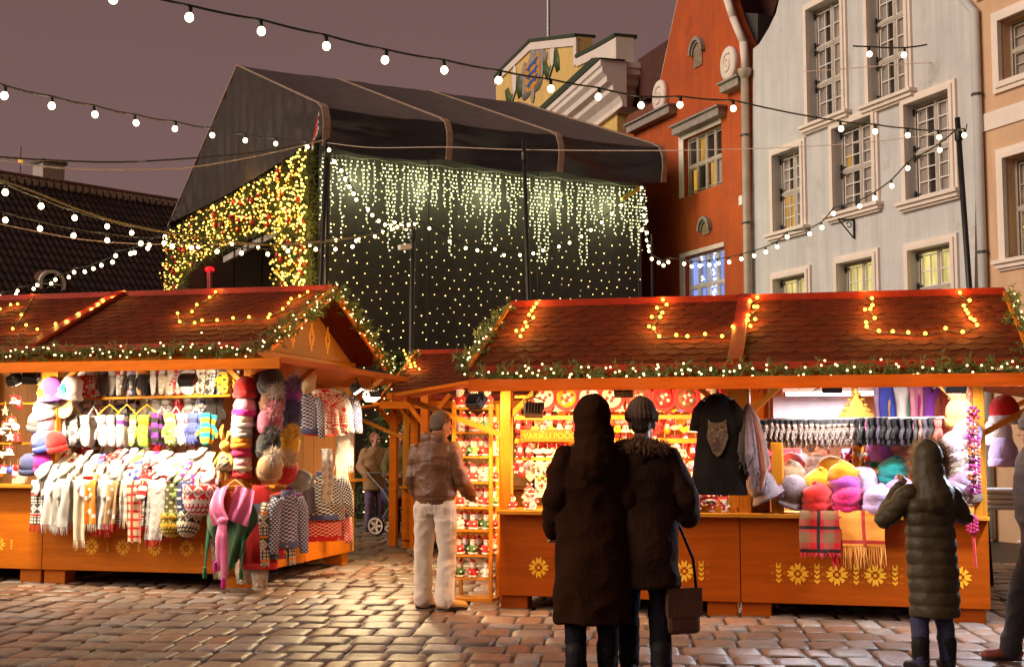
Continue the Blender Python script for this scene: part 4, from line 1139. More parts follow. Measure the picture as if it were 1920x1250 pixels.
def gf(u, v):
    y_ = rear.y * u; zb = ZL[0] + (ZL[1] - ZL[0]) * u - .12 * math.sin(PI * u) + .1
    if u > .985: zb = rear.z - .4
    zt = max(gtop(y_), zb + .05)
    return (X0 + .085 * math.sin(y_ * 8 + 3 * noise.noise(Vector((y_, v * 2, 1)))) * (.18 + .82 * math.sin(PI * min(1, v * 1.05))) + .03 * noise.noise(Vector((y_ * 3, v * 4, 5))), y_, zb + (zt - zb) * v)


m.grid(gf, 90, 14); m.build('gable_cloth', pbr('black_gable_canvas', (.040, .029, .023), .6, .2, 3, .5, 7, spec=.25), stage, True)
# small red and white mark on the gable cloth
c = SF.onX(592, 244, X0 - .09)
m = MB(); Mk = lambda x, y_, z: (X0 - .10 + y_, x, z)
yy, zz, u = c.y, c.z, .055
for (poly, mm) in (([(-4, -5), (-2.4, -5), (-2.4, -1), (-4, -1)], 0), ([(-1.6, -3.4), (-.2, -2.9), (-.2, .4), (-1.6, 0)], 0), ([(.6, -3.6), (3.8, -3.6), (3.8, -2.4), (1.8, -2.4), (1.8, 1.2), (4.4, 2.2), (4.4, 3.6), (.6, 1.6)], 0), ([(2.2, -1.2), (3.6, -.6), (3.6, .6), (2.2, 0)], 0)):
    m.prism([(yy - x * u, zz + z * u * .8 + x * u * .7) for x, z in poly], 0, .01, 1, P=Mk)
    m.prism([(yy - (x * .82 + .1) * u, zz + (z * .82) * u * .8 + x * .82 * u * .7) for x, z in poly], -.006, .004, 0, P=Mk)
m.build('red_mark', [pbr('mark_red', (.55, .02, .02), .5), M_white], stage)
# net-light wall, inner walls, deck
YN = .62
m = MB(); m.grid(lambda u, v: (X0 + .05 + (SW - X0 - .35) * u, YN + .025 * math.sin(u * 60) * (1 - v * .5) + .03 * noise.noise(Vector((u * 14, v * 4, 0))), (ZB + .25) * v), 120, 10)
M_netwall = pbr('dark_grey_mesh_cloth', (.038, .034, .030), .8, .25, 4, .4, 60)
m.build('front_cloth', M_netwall, stage, True)
m = MB(); m.box(SW - .3, SW - .24, YN, rear.y, 0, ZB); m.box(X0 + .2, SW - .3, rear.y - .1, rear.y, 0, rear.z)
for i in range(9):
    yy = rear.y - .12; xx = X0 + .3 + i * .9; m.box(xx, xx + .86, yy - .03, yy, 1.2, rear.z - .4)
m.build('inner_wall', pbr('grey_stage_panel', (.10, .085, .08), .7, .2, 3), stage)
m = MB(); m.box(X0, SW - .3, YN + .1, rear.y, 0, 1.2); m.build('deck', M_black, stage)
m = MB()
for px, y0 in ((803, 300), (1008, 320), (1196, 350), (772, 425)):
    a = SF.onY(px, y0, YN - .1); m.tube([(a.x, YN - .1, a.z), (a.x + .02, YN - .1, 0)], .025, 6)
for yq in (.02, rear.y - .05):
    m.tube([(X0 + .06, yq, 0), (X0 + .06, yq, gtop(yq) - .2)], .05, 8)
m.build('stage_pole', M_darkmetal, stage)
a = SF.onY(1222, 440, YN - .12); m = MB(); m.tube([(a.x, YN - .12, a.z), (a.x, YN - .12, 0)], .03, 6)
a = SF.onY(1200, 352, .15); b = SF.onY(1166, 374, .15); m.tube([a, b], .045, 7, 1)
m.build('side_prop', [M_darkmetal, pbr('yellow_ratchet', (.65, .45, .02), .5)], stage)
m = MB(); a = SF.onY(1215, 345, .7); m.grid(lambda u, v: (SW - .28 + .8 * u * (1 - v), .7 + .9 * u + .06 * math.sin(u * 14), v * (ZBr - .05)), 12, 8)
m.build('side_flap', pbr('grey_black_flap', (.05, .047, .042), .6, .3, 3, .4, 10), stage, True)
# stage lamps seen through the arch
bar = thing('stage_lamp_bar', 'row of pale led floodlights on a bar inside the stage', 'lamp bar', SF.w(0, 0, 0), SF.a)
LX = X0 + 1.2
p0 = SF.onX(420, 488, LX); p1 = SF.onX(525, 434, LX)
m = MB(); m.tube([p0 + Vector((0, .3, .25)), p1 + Vector((0, -.3, .25))], .03, 6); m.build('bar', M_darkmetal, bar)
M_led = pbr('unlit_led_panel', (.55, .52, .52), .4)
for k in range(4):
    c = p0 + (p1 - p0) * (k + .5) / 4
    m = MB(); m.box(c.x - .06, c.x + .06, c.y - .62, c.y + .62, c.z - .09, c.z + .09); fx = m.build('floodlight', M_led, bar, bevel=.01)
    m = MB(); m.tube([c + Vector((0, 0, .09)), c + Vector((0, 0, .28))], .02, 6); m.build('clamp', M_darkmetal, fx)
c = SF.onX(393, 505, LX)
lamp = thing('red_stage_lamp', 'small glowing red lamp beside pale red frame in stage', 'lamp', SF.w(0, 0, 0), SF.a)
m = MB(); m.ball(c, .15, 14, 0, (1, 1.2, .6)); m.build('lens', glow('red_lamp', (1, .01, .015), 1.6, True), lamp, True)
m = MB(); m.bar(c + Vector((0, -.1, -.05)), c + Vector((.0, -.3, -1.6)), .06, .2); m.bar(c + Vector((0, .2, -.0)), c + Vector((.0, -.05, -1.6)), .06, .12); m.build('frame', pbr('pinkish_red_frame', (.6, .12, .12), .5), lamp)
# ------------------------------------------------------------------ market stalls
RF = Fr(-.12, 12.0, -14)
LF = Fr(-2.78, 13.6, -14)
BF = Fr(-1.62, 18.9, -14)
M_motif = pbr('yellow_inlay', (.85, .42, .02), .5, .1, 5)
M_motif.node_tree.nodes['Principled BSDF'].inputs['Specular IOR Level'].default_value = .3
M_dark_in = pbr('stall_interior_board', (.55, .23, .04), .6, .25, 3, stretch=(1, 1, .2))


def shingles(xa, xb, y0, z0, y1, z1, rows, tw, rnd):
    m = MB(); L_ = math.hypot(y1 - y0, z1 - z0); ey, ez = (y1 - y0) / L_, (z1 - z0) / L_; ny, nz_ = -ez, ey
    rh = L_ / rows
    n = 7
    for j in range(rows + 1):
        s0 = j * rh
        x = xa - (tw / 2 if j % 2 else 0)
        while x < xb:
            a = max(x, xa); b = min(x + tw, xb)
            if b - a > .02:
                lift = .009 + rnd.uniform(0, .006); gap = .002
                prof_ = []
                for k in range(n + 1):
                    xx = a + gap + (b - a - 2 * gap) * k / n
                    t = (xx - x - tw / 2) / (tw / 2); t = max(-1, min(1, t))
                    dip = rh * .55 * (math.sqrt(max(0, 1 - t * t * .96))) - rh * .18
                    prof_.append((xx, s0 - dip))
                top = min(s0 + rh * 1.1, L_)
                P = lambda xx, s_, h: (xx, y0 + ey * s_ + ny * h, z0 + ez * s_ + nz_ * h)
                lo = [P(xx, max(s_, -.05), lift) for xx, s_ in prof_]; hi = [P(xx, top, .004) for xx, s_ in prof_]
                un = [P(xx, max(s_, -.05), -.004) for xx, s_ in prof_]
                m.add(lo + hi + un, [(k, k + 1, n + 2 + k, n + 1 + k) for k in range(n)] + [(2 * n + 2 + k, 2 * n + 3 + k, k + 1, k) for k in range(n)])
            x += tw
    return m


def snow(m, cx, cz, s, y):
    """eight-petalled folk star cut into the panel"""
    a = .001
    for k in range(4):
        M2 = Matrix.Rotation(k * PI / 2, 2)
        for poly in ([(-.22, .38), (.22, .38), (.27, .75), (.27, 1), (.12, 1), (.1, .84), (-.1, .84), (-.12, 1), (-.27, 1), (-.27, .75)],
                     [(.18, .22), (.34, .2), (.78, .48), (.72, .60), (.62, .64), (.50, .78), (.24, .38)]):
            pp = [M2 @ Vector(p) for p in poly]
            m.prism([(cx + p.x * s, cz + p.y * s) for p in pp], y - .003, y)
    m.box(cx - .13 * s, cx + .13 * s, y - .003, y, cz - .13 * s, cz + .13 * s)


def ear(m, cx, cz, s, y, heart=False):
    for k in range(4):
        z = cz + (k - 1.6) * s * .5
        m.prism([(cx, z - .22 * s), (cx + .28 * s, z + .05 * s), (cx + .28 * s, z + .28 * s), (cx, z + .1 * s), (cx - .28 * s, z + .28 * s), (cx - .28 * s, z + .05 * s)], y - .003, y)
    if not heart:
        for sg in (-1, 1): m.box(cx + sg * .2 * s - .06 * s, cx + sg * .2 * s + .06 * s, y - .003, y, cz + .55 * s, cz + 1.1 * s)


def dots4(m, cx, cz, s, y):
    for dx, dz in ((0, .1), (0, -.1), (.1, 0), (-.1, 0), (-.09, .62), (.09, .62), (-.09, -.62), (.09, -.62)):
        m.box(cx + dx * s - .025 * s, cx + dx * s + .025 * s, y - .003, y, cz + dz * s - .03 * s, cz + dz * s + .03 * s)


def stall(label, fr, x0, x1, D, zb, zc, ze, zr, yr, zf, rows, tw, left_end=False, right_end=False, motifs=(), mz=.35, ms=.085, heart=False, back=True,
          lflap=False, rflap=False, up=False, fy=-.62, panel=True, wd_=None, bw_=None, ol=.2, orr=.34, cat='market stall', posts=(True, True), seed=1):
    rnd = random.Random(seed)
    st = thing('market_stall', label, cat, fr.w(x0, 0, 0), fr.a, 'orange wooden market stalls')
    of = Vector((x0, 0, 0))
    w = x1 - x0

    def part(name, m, mat, sm=False, bevel=0): return m.build(name, mat, st, sm, bevel=bevel)
    # feet
    for fx in (.0, w - .30):
        for fyy in (.05, D - .3):
            m = MB(); m.box(fx + .0, fx + .26, fyy, fyy + .2, -.02, zb - .002); part('foot_block', m, wd_ or M_orange, bevel=.006)
    if panel:
        m = MB(); m.box(.004, w - .004, 0, .03, zb, zc - .04); m.box(.02, w - .02, .032, .1, zb, zb + .08); p = part('front_panel', m, wd_ or M_orange, bevel=.003)
        if motifs:
            q = MB()
            for kind, mx in motifs:
                if kind == 's': snow(q, mx - x0, mz, ms, 0)
                elif kind == 'e': ear(q, mx - x0, mz, ms * (.62 if heart else .9), 0, heart)
                else: dots4(q, mx - x0, mz, ms * 1.1, 0)
            q.build('inlay_pattern', M_motif, p)
        for xx, en in ((0, left_end), (w, right_end)):
            if en:
                m = MB(); m.box(xx - .03 if xx else 0, xx if xx else .03, .034, D - .06, zb, zc - .04); sp_ = part('side_panel', m, M_orange, bevel=.003)
                if xx:
                    q = MB()
                    for yy in (D - .75, D - .35):
                        for k in range(6): q.box(xx, xx + .003, yy - .02 + .025 * (k % 2), yy + .012 + .025 * (k % 2), .42 + k * .06, .45 + k * .06)
                    q.build('inlay_pattern', M_motif, sp_)
        m = MB(); m.box(-.0, w, -.10, .50, zc - .036, zc); part('counter_board', m, M_pine, bevel=.004)
        if right_end:
            m = MB(); m.box(w - .32, w + .07, .502, D + .32, zc - .034, zc - .002); part('side_counter', m, M_pine, bevel=.004)
    # posts, beams
    for k, xx in enumerate((.0, w - .1)):
        if not posts[k]: continue
        for yy in (.04, D - .14):
            m = MB(); m.box(xx, xx + .1, yy, yy + .1, zb + .002, ze - .02); part('post', m, M_pinez, bevel=.005)
    m = MB(); m.box(0, w, .03, .145, ze - .14, ze - .021); part('front_beam', m, M_pine, bevel=.004)
    if right_end or left_end:
        m = MB()
        for xx, en in ((0, left_end), (w - .1, right_end)):
            if en: m.box(xx + .001, xx + .099, .147, D - .15, ze - .138, ze - .023)
        part('side_beam', m, M_pine, bevel=.004)
    for xx, sg in ((.1, 1), (w - .1, -1)):
        if not posts[0 if sg > 0 else 1]: continue
        m = MB(); m.bar((xx, .09, ze - .42), (xx + sg * .3, .09, ze - .14), .06, .05); part('brace', m, M_pine)
    if back:
        m = MB(); k = 0; xx = 0.0
        while xx < w - .01:
            e = min(xx + .145, w); m.box(xx + .002, e - .002, D - .03, D, zb, ze); xx = e
        part('back_wall', m, bw_ or M_dark_in)
    m = MB(); m.box(.03, w - .03, .04, D - .04, zb + .003, zb + .03); part('floor_board', m, M_orange)
    # roof
    xl = -ol if left_end else 0; xr = w + orr if right_end else w
    y0 = -.30; k_ = (zr - ze) / (yr - y0)
    m = shingles(xl, xr, y0, ze, yr, zr, rows, tw, rnd); part('front_roof', m, M_shingle)
    m = MB(); m.prism([(y0, ze - .028), (yr, zr - .028), (yr, zr - .006), (y0, ze - .006)], xl, xr, P=lambda a, b, c: (b, a, c)); part('roof_deck', m, M_orange)
    ya = 2 * yr - y0
    m = MB(); m.prism([(yr, zr - .03), (ya, ze - .03), (ya, ze), (yr, zr)], xl, xr, P=lambda a, b, c: (b, a, c)); part('rear_roof', m, M_shingle)
    m = MB(); m.box(xl, xr, yr - .07, yr + .07, zr - .01, zr + .035); m.box(xl, xr, yr - .085, yr - .071, zr - .06, zr + .036); part('ridge_board', m, M_redtrim, bevel=.004)
    m = MB(); m.box(xl, xr, y0 - .045, y0 - .02, ze - .055, ze + .012); part('eave_board', m, M_redtrim, bevel=.004)
    for xx, en in ((xl, left_end), (xr, right_end)):
        m = MB()
        if en: # verge boards and gable
            for (a, b) in (((xx, y0, ze - .03), (xx, yr, zr - .03)), ((xx, ya, ze - .03), (xx, yr, zr - .03))): m.bar(a, b, .03, .13)
            part('verge_board', m, M_orange)
            m = MB(); gx_ = 0 if xx < 0 else w
            m.prism([(.0, ze - .02), (ya - .34, ze - .02), (yr, zr - .16)], gx_ - .02, gx_ + .004, P=lambda a, b, c: (b, a, c))
            g = part('gable_board', m, wood('carved_gable', (.50, .19, .025), scale=1.6))
            q = MB()
            if xx > 0:
                for cy in (yr - .42, yr + .12, yr + .62):
                    for dy, dz in ((0, .13), (0, -.13), (.06, 0), (-.06, 0), (.035, .06), (-.035, .06), (.035, -.06), (-.035, -.06)):
                        q.box(gx_ + .004, gx_ + .008, cy + dy - .018, cy + dy + .018, ze + .22 + dz - .035, ze + .22 + dz + .035)
                q.build('inlay_pattern', M_motif, g)
    if not right_end:
        m = MB(); m.bar((w, y0 - .03, ze + .03), (w, yr - .06, zr + .03), .13, .035, up=(0, -1, 3)); part('joint_board', m, M_redtrim)
    # front shutter raised as an awning
    el = 0 if not lflap else -.0
    hy, hz = -.06, ze - .06
    m = MB(); xa_, xb_ = el, w
    exl = .12 if lflap else 0; exr = .62 if rflap else 0
    m.add([(xa_, hy, hz), (xb_, hy, hz), (xb_ + exr, fy, zf), (xa_ - exl, fy, zf), (xa_, hy, hz - .03), (xb_, hy, hz - .03), (xb_ + exr, fy, zf - .03), (xa_ - exl, fy, zf - .03)],
          [(0, 1, 2, 3), (7, 6, 5, 4), (3, 2, 6, 7), (0, 3, 7, 4), (1, 0, 4, 5), (2, 1, 5, 6)])
    m.box(xa_ - exl, xb_ + exr, fy - .025, fy - .002, zf - .04, zf + .065)
    fl = part('awning_board', m, wd_ or M_orange)
    q = MB()
    for i in range(4):
        for xx in (.18 + i * (w - .36) / 3,): q.box(xx - .05, xx + .05, hy - .10, hy - .02, hz - .012, hz + .004)
    q.build('hinge', M_darkmetal, fl)
    for en, xx, sg in ((lflap, 0, -1), (rflap, w, 1)):
        if not en: continue
        m = MB(); o_ = .78 if sg > 0 else 1.06; zo = zf if sg > 0 else zf - .03; yb = D; hzz = hz
        if up: o_ = .60; zo = zf + .07; hzz = zf - .05; yb = D + .2
        if sg < 0: yb = .34
        y1_ = fy + .02 if sg > 0 else hy
        m.add([(xx + sg * .02, hy, hzz), (xx + sg * .02, yb, hzz), (xx + sg * o_, yb + .1, zo), (xx + sg * o_, y1_, zo), (xx + sg * .02, hy, hzz - .03), (xx + sg * .02, yb, hzz - .03), (xx + sg * o_, yb + .1, zo - .03), (xx + sg * o_, y1_, zo - .03)],
              [(0, 1, 2, 3), (7, 6, 5, 4), (3, 2, 6, 7), (0, 3, 7, 4), (1, 0, 4, 5), (2, 1, 5, 6)])
        m.bar((xx + sg * o_, y1_ - .02, zo - .02), (xx + sg * o_, yb + .12, zo - .02), .05, .06)
        part('side_awning_board', m, M_orange)
        for yy in ((.5, D - .4) if sg > 0 else (.22,)):
            m = MB(); m.bar((xx, yy, ze - .62), (xx + sg * (o_ - .08), yy, zo - .04), .05, .05); part('awning_brace', m, M_pine)
    for yy in (.3, w - .3):
        m = MB(); m.bar((yy, -.0, ze - .35), (yy, fy + .06, zf - .035), .03, .03)
    return st


sl_l = dict(D=3.1, zb=.14, zc=1.06, ze=2.55, zr=3.33, yr=1.5, zf=2.30, rows=13, tw=.19)
sl_r = dict(D=2.75, zb=.115, zc=.895, ze=2.20, zr=2.95, yr=1.30, zf=2.01, rows=13, tw=.175)
XS = LF.onY(80, 1000, 0).x; XL2 = -5.4
mo = []
for px in (172, 231, 291, 350): mo.append(('s', LF.onY(px, 1013, 0).x))
for px in (143, 202, 261, 320, 379): mo.append(('e', LF.onY(px, 1013, 0).x))
stall('orange wooden stall hung with woollen hats, mittens and scarves', LF, XS, 0, right_end=True, motifs=mo, mz=.40, ms=.088, heart=True, rflap=True, up=True, seed=2, **sl_l)
stall('orange wooden stall with glass ornaments, cut off by picture edge', LF, XL2, XS, motifs=[('s', LF.onY(-3, 1013, 0).x), ('e', LF.onY(22, 1013, 0).x), ('d', LF.onY(12, 1013, 0).x)], mz=.40, ms=.088, heart=True, seed=3, posts=(True, True), **sl_l)
XM = RF.onY(1387, 960, 0).x; XE = RF.onY(1853, 960, 0).x
mo = []; ma = []
for px in (1496, 1569, 1641): mo.append(('s', RF.onY(px, 1072, 0).x))
mo.append(('s', RF.onY(1800, 1078, 0).x))
for px in (1460, 1532, 1605, 1678): mo.append(('e', RF.onY(px, 1072, 0).x))
for px in (1449, 1471, 1521, 1543, 1594, 1617, 1667, 1690): mo.append(('d', RF.onY(px, 1072, 0).x))
for px in (1010, 1083, 1140, 1212, 1283): ma.append(('s', RF.onY(px, 1068, 0).x))
for px in (1046, 1112, 1176, 1246, 1315): ma.append(('e', RF.onY(px, 1068, 0).x))
for px in (1302, 1327, 1236, 1258): ma.append(('d', RF.onY(px, 1068, 0).x))
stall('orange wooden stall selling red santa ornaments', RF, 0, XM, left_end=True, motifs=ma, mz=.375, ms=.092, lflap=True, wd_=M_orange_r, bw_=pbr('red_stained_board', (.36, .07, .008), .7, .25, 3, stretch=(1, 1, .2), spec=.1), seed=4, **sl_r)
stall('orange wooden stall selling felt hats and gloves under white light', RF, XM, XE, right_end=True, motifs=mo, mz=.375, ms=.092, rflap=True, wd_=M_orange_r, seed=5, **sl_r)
stall('unlit orange stall at the far end of the alley', BF, 0, 2.3, left_end=True, lflap=True, seed=6, **dict(sl_r, zf=2.05))
# open stall frame posts of the far stall's neighbour
for i, (px, Y) in enumerate(((738, 19.3), (778, 18.6), (797, 18.1))):
    p = at_depth(px, 900, Y)
    t = thing('awning_support', 'slim orange awning support, %s of three across the alley' % ORD[i], 'post', (p.x, Y, 0), RF.a, 'orange awning supports')
    m = MB(); m.box(-.055, .055, -.055, .055, 0, 2.25); m.build('post', M_orange, t)
    for sg in (-1, 1):
        m = MB(); m.bar((0, 0, 1.75), (sg * .36, 0, 2.2), .06, .06); m.build('brace', M_orange, t)

# ------------------------------------------------------------------ garlands and light strings
bulb_mesh = None


def bulbs_on(th, pts, mat, r, name='bulb', limit=100, mat2=None):
    """bulbs as single children sharing one mesh; past the limit the rest go into one mesh"""
    m = MB(); m.ball((0, 0, 0), r, 8)
    first = None
    for p in pts[:limit]:
        if first is None: first = m.build(name, mat, th, True); o = first
        else: o = first.copy(); COL.objects.link(o)
        o.location = p
    if len(pts) > limit:
        m = MB(); rb = random.Random(3)
        for p in pts[limit:]: m.ball(p, r * rb.uniform(.7, 1.12), 6, 1 if mat2 and rb.random() < .38 else 0)
        o = m.build('small_bulb', [mat, mat2] if mat2 else mat, th, True); o['kind'] = 'stuff'


def garland(label, fr, pts, dens=320, rad_=.075, nb=40, rnd=None, mat=None):
    rnd = rnd or random.Random(len(label))
    P0 = fr.w(*pts[0])
    t = thing('pine_garland', label, 'garland', P0, fr.a, 'lit pine garlands on stall roofs')
    pv = [Vector(p) - Vector(pts[0]) for p in pts]
    seg = [(b - a).length for a, b in zip(pv[:-1], pv[1:])]; tot = sum(seg)

    def at(s_):
        for k, l in enumerate(seg):
            if s_ <= l or k == len(seg) - 1: return pv[k] + (pv[k + 1] - pv[k]) * (s_ / l)
            s_ -= l
    m = MB()
    ncl = int(tot / .030)
    for i in range(ncl):
        s_ = tot * (i + rnd.random()) / ncl; c = at(min(s_, tot)) + Vector((rnd.gauss(0, .02), rnd.gauss(0, .03), rnd.gauss(0, .03) - .03 * abs(math.sin(s_ * 3.3))))
        # a sprig: a twig with needles both sides
        d = Vector((rnd.gauss(0, 1), rnd.gauss(-.3, .7), rnd.gauss(-.15, .8))).normalized(); ln = rnd.uniform(.08, .16)
        for sgn in (1, -1):
            for k in range(11):
                b = c + d * (sgn * ln * k / 11)
                q = (d * sgn * .5 + Vector((rnd.gauss(0, 1), rnd.gauss(0, 1), rnd.gauss(0, 1))).normalized()).normalized() * rnd.uniform(.04, .075)
                sd = q.cross(Vector((.3, 1, .2))).normalized() * .0065
                m.add([b - sd, b + sd, b + q], [(0, 1, 2)])
    m.build('foliage', mat or M_needle, t)
    bp = []
    for i in range(nb):
        c = at(tot * (i + rnd.random()) / nb) + Vector((rnd.gauss(0, .035), -abs(rnd.gauss(.06, .02)), rnd.gauss(-.015, .045)))
        bp.append(c)
    bulbs_on(t, bp, M_fairyc, .0095)
    for k in range(max(2, int(tot / .55))):
        l = bpy.data.lights.new('garland_glow', 'POINT'); l.energy = 6.5; l.color = (1, .60, .20); l.shadow_soft_size = .12
        o = bpy.data.objects.new('garland_glow', l); COL.objects.link(o); o.parent = t; o.location = at(tot * (k + .5) / max(2, int(tot / .55))) + (Vector((0, -.62, .06)) if pts[0][2] == pts[-1][2] or abs(pts[0][1] - pts[-1][1]) < .1 else Vector((.22 if pts[0][0] > -.1 else -.22, 0, 0)))
    return t


ea = lambda d: (-.43, d['ze'] - .055)
yy, zz = ea(sl_l)
garland('pine garland with tiny lights along eave above the woollen stall', LF, [(XS - .05, yy, zz), (XS / 2, yy, zz - .02), (.36, yy, zz)], nb=56)
garland('pine garland with tiny lights along eave above the glass ornaments', LF, [(XL2, yy, zz), (XS - .07, yy, zz - .01)], nb=44)
garland('pine garland climbing front slope of gable above hanging sweaters', LF, [(.38, yy, zz + .05), (.38, 1.5, 3.30)], nb=34)
garland('pine garland descending rear slope of gable above hanging sweaters', LF, [(.38, 1.56, 3.30), (.38, 3.35, 2.5)], nb=40)
yy, zz = ea(sl_r)
garland('pine garland with tiny lights along eave above the santa stall', RF, [(-.14, yy, zz), (XM / 2, yy, zz - .02), (XM, yy, zz)], nb=60)
garland('pine garland with tiny lights along eave above the felt hats', RF, [(XM + .02, yy, zz), ((XM + XE) / 2, yy, zz - .02), (XE + .32, yy, zz)], nb=44)
garland('pine garland on roof verge where santa stall meets the alley', RF, [(-.23, yy, zz + .08), (-.23, 1.3, 2.93)], nb=26)
garland('pine garland on roof verge of felt hat stall at picture edge', RF, [(XE + .37, yy, zz + .05), (XE + .37, 1.3, 2.93)], nb=26)
garland('pine garland on roof verge of unlit stall in the alley', BF, [(-.16, -.3, 2.15), (-.16, 1.3, 2.93)], nb=20)


def wire(th, pts, r, mat=None, name='wire', n=5):
    m = MB(); m.tube(pts, r, n); return m.build(name, mat or M_cable, th, True)


def rooflights(label, fr, d, px):
    k = (d['zr'] - d['ze']) / (d['yr'] + .30)
    pts = [fr.onSlope(x, y_, -.30, d['ze'] + .045, k) for x, y_ in px]
    t = thing('roof_light_string', label, 'light string', fr.w(*pts[0]), fr.a, 'golden light strings on shingle roofs')
    loc = [p - pts[0] for p in pts]
    wire(t, [p - Vector((0, .0, .02)) for p in loc], .006)
    bulbs_on(t, loc, M_fairy, .017)
    for p in pts:
        l = bpy.data.lights.new('roof_bulb_glow', 'POINT'); l.energy = 1.5; l.color = (1, .50, .08); l.shadow_soft_size = .02
        o = bpy.data.objects.new('roof_bulb_glow', l); COL.objects.link(o); o.parent = t; o.location = p - pts[0] + Vector((0, -.03, .035))


rooflights('golden lights looping low on roof over the glass ornaments', LF, sl_l,
           [(-40, 575), (0, 579), (20, 571), (33, 570), (62, 554), (20, 617)][:5] + [(40, 590), (24, 616), (49, 609), (70, 617), (104, 607), (126, 602), (148, 588), (173, 580), (185, 571), (194, 563), (213, 559), (235, 548)])
rooflights('golden lights hanging in a swag on roof above the mittens', LF, sl_l,
           [(404, 547), (393, 557), (369, 571), (360, 584), (333, 587), (337, 603), (365, 605), (379, 600), (407, 600), (437, 596), (467, 594), (503, 595), (506, 589), (530, 579), (541, 568), (546, 560), (562, 555), (577, 547)])
rooflights('golden lights zigzagging down roof end nearest the alley', RF, sl_r, [(1012, 565), (1006, 569), (1001, 576), (997, 582), (992, 590), (1000, 595), (985, 604), (988, 612), (980, 618), (968, 620), (976, 630)])
rooflights('golden lights in a swag from ridge to roof joint of santa stall', RF, sl_r,
           [(1243, 562), (1250, 571), (1232, 577), (1242, 586), (1222, 594), (1238, 594), (1217, 612), (1226, 615), (1236, 630), (1268, 628), (1289, 630), (1322, 626), (1354, 630), (1374, 612)])
rooflights('golden lights on the red joint board between the stalls', RF, sl_r, [(1420, 558), (1407, 565), (1414, 575), (1420, 575), (1403, 591), (1416, 598), (1402, 600), (1407, 611)])
rooflights('golden lights in a long swag above the felt hat stall', RF, sl_r,
           [(1621, 550), (1635, 559), (1636, 572), (1622, 580), (1632, 579), (1640, 596), (1624, 604), (1625, 612), (1648, 620), (1674, 621), (1703, 623), (1735, 625), (1773, 615), (1805, 622), (1832, 609), (1827, 600), (1820, 596), (1815, 587), (1811, 581), (1807, 573), (1818, 563), (1800, 549)])
rooflights('golden lights on the small roof of the unlit stall', BF, sl_r, [(757, 657), (760, 664), (763, 672), (767, 676), (770, 683), (777, 680), (771, 688), (779, 686), (786, 692)])

# festoon strings over the square
sock = MB(); sock.lathe([(.006, .085), (.016, .075), (.019, .045), (.017, .03), (.02, .028)], 10)
bl = MB(); bl.lathe([(.013, .032), (.020, .026), (.029, .013), (.033, -.004), (.030, -.020), (.020, -.033), (.008, -.039), (.001, -.040)], 16)
_fest = {}


def festoon(label, px, D0, D1, r=.74, ext0=None, ext1=None, group='bulb strings over the square', tint=None):
    """px: bulb centres in order; depth runs from D0 to D1 as it would along a straight cable"""
    allp = ([ext0] if ext0 else []) + list(px) + ([ext1] if ext1 else [])
    acc = [0]
    for a, b in zip(allp[:-1], allp[1:]): acc.append(acc[-1] + math.hypot(b[0] - a[0], b[1] - a[1]))
    inv = [1 / D0 + (1 / D1 - 1 / D0) * s_ / acc[-1] for s_ in acc]
    P = [at_depth(x, y_, 1 / i) for (x, y_), i in zip(allp, inv)]
    t = thing('bulb_string', label, 'bulb string', P[0], 0, group)
    up = .088 * r
    cab = [p - P[0] + Vector((0, 0, up)) for p in P]
    fine = []
    for a, b in zip(cab[:-1], cab[1:]):
        for k in range(4):
            q = a + (b - a) * k / 4; q.z -= .012 * math.sin(PI * k / 4) * min(1, (b - a).length); fine.append(q)
    fine.append(cab[-1]); wire(t, fine, .0075, name='cable', n=6)
    lo = 1 if ext0 else 0; hi = len(P) - (1 if ext1 else 0)
    key = 'k'
    if key not in _fest:
        _fest[key] = (bl.build('bulb', M_bulb, t, True), sock.build('socket', M_cable, None, True)); first = True
        _fest[key][1].parent = _fest[key][0]
    else: first = False
    B, S0 = _fest[key]
    for p in P[lo:hi]:
        if first: b = B; first = False
        else:
            b = B.copy(); COL.objects.link(b); b.parent = t
            s_ = S0.copy(); COL.objects.link(s_); s_.parent = b
        b.location = p - P[0]; b.scale = (r, r, r)
        b.rotation_euler = (RN.uniform(-.25, .25), RN.uniform(-.25, .25), 0)
    return t


festoon('long bulb string from top of picture past yellow house to tall pole', [(212, -2), (355, 32), (490, 58), (612, 86), (722, 112), (833, 131), (935, 150), (1033, 166), (1122, 181), (1202, 197), (1275, 196), (1375, 203),
         (1577, 241), (1641, 246), (1702, 253), (1761, 257), (1808, 253)], 6.3, 12.9, ext0=(60, -40))
festoon('bulb string from left edge up to dark pole at stage corner', [(8, 179), (97, 198), (178, 214), (255, 230), (328, 241), (398, 253), (460, 263), (517, 269), (576, 275)], 7.6, 16.6, ext1=(608, 268), ext0=(-60, 155))
festoon('bulb string dropping steeply from dark pole past icicle lights', [(617, 281), (627, 303), (640, 320), (647, 335), (655, 350), (663, 363), (668, 374), (690, 392), (698, 403), (710, 414), (722, 421), (733, 423), (740, 417), (752, 420), (766, 421)], 16.8, 20.5)
festoon('bulb string sagging across net lights to right stage corner', [(762, 429), (777, 420), (805, 428), (843, 452), (873, 465), (895, 469), (928, 467), (945, 478), (975, 478), (1000, 475), (1018, 469), (1048, 462), (1068, 455), (1090, 443), (1108, 431), (1128, 417), (1147, 401), (1165, 385)], 20.5, 23, ext1=(1192, 352))
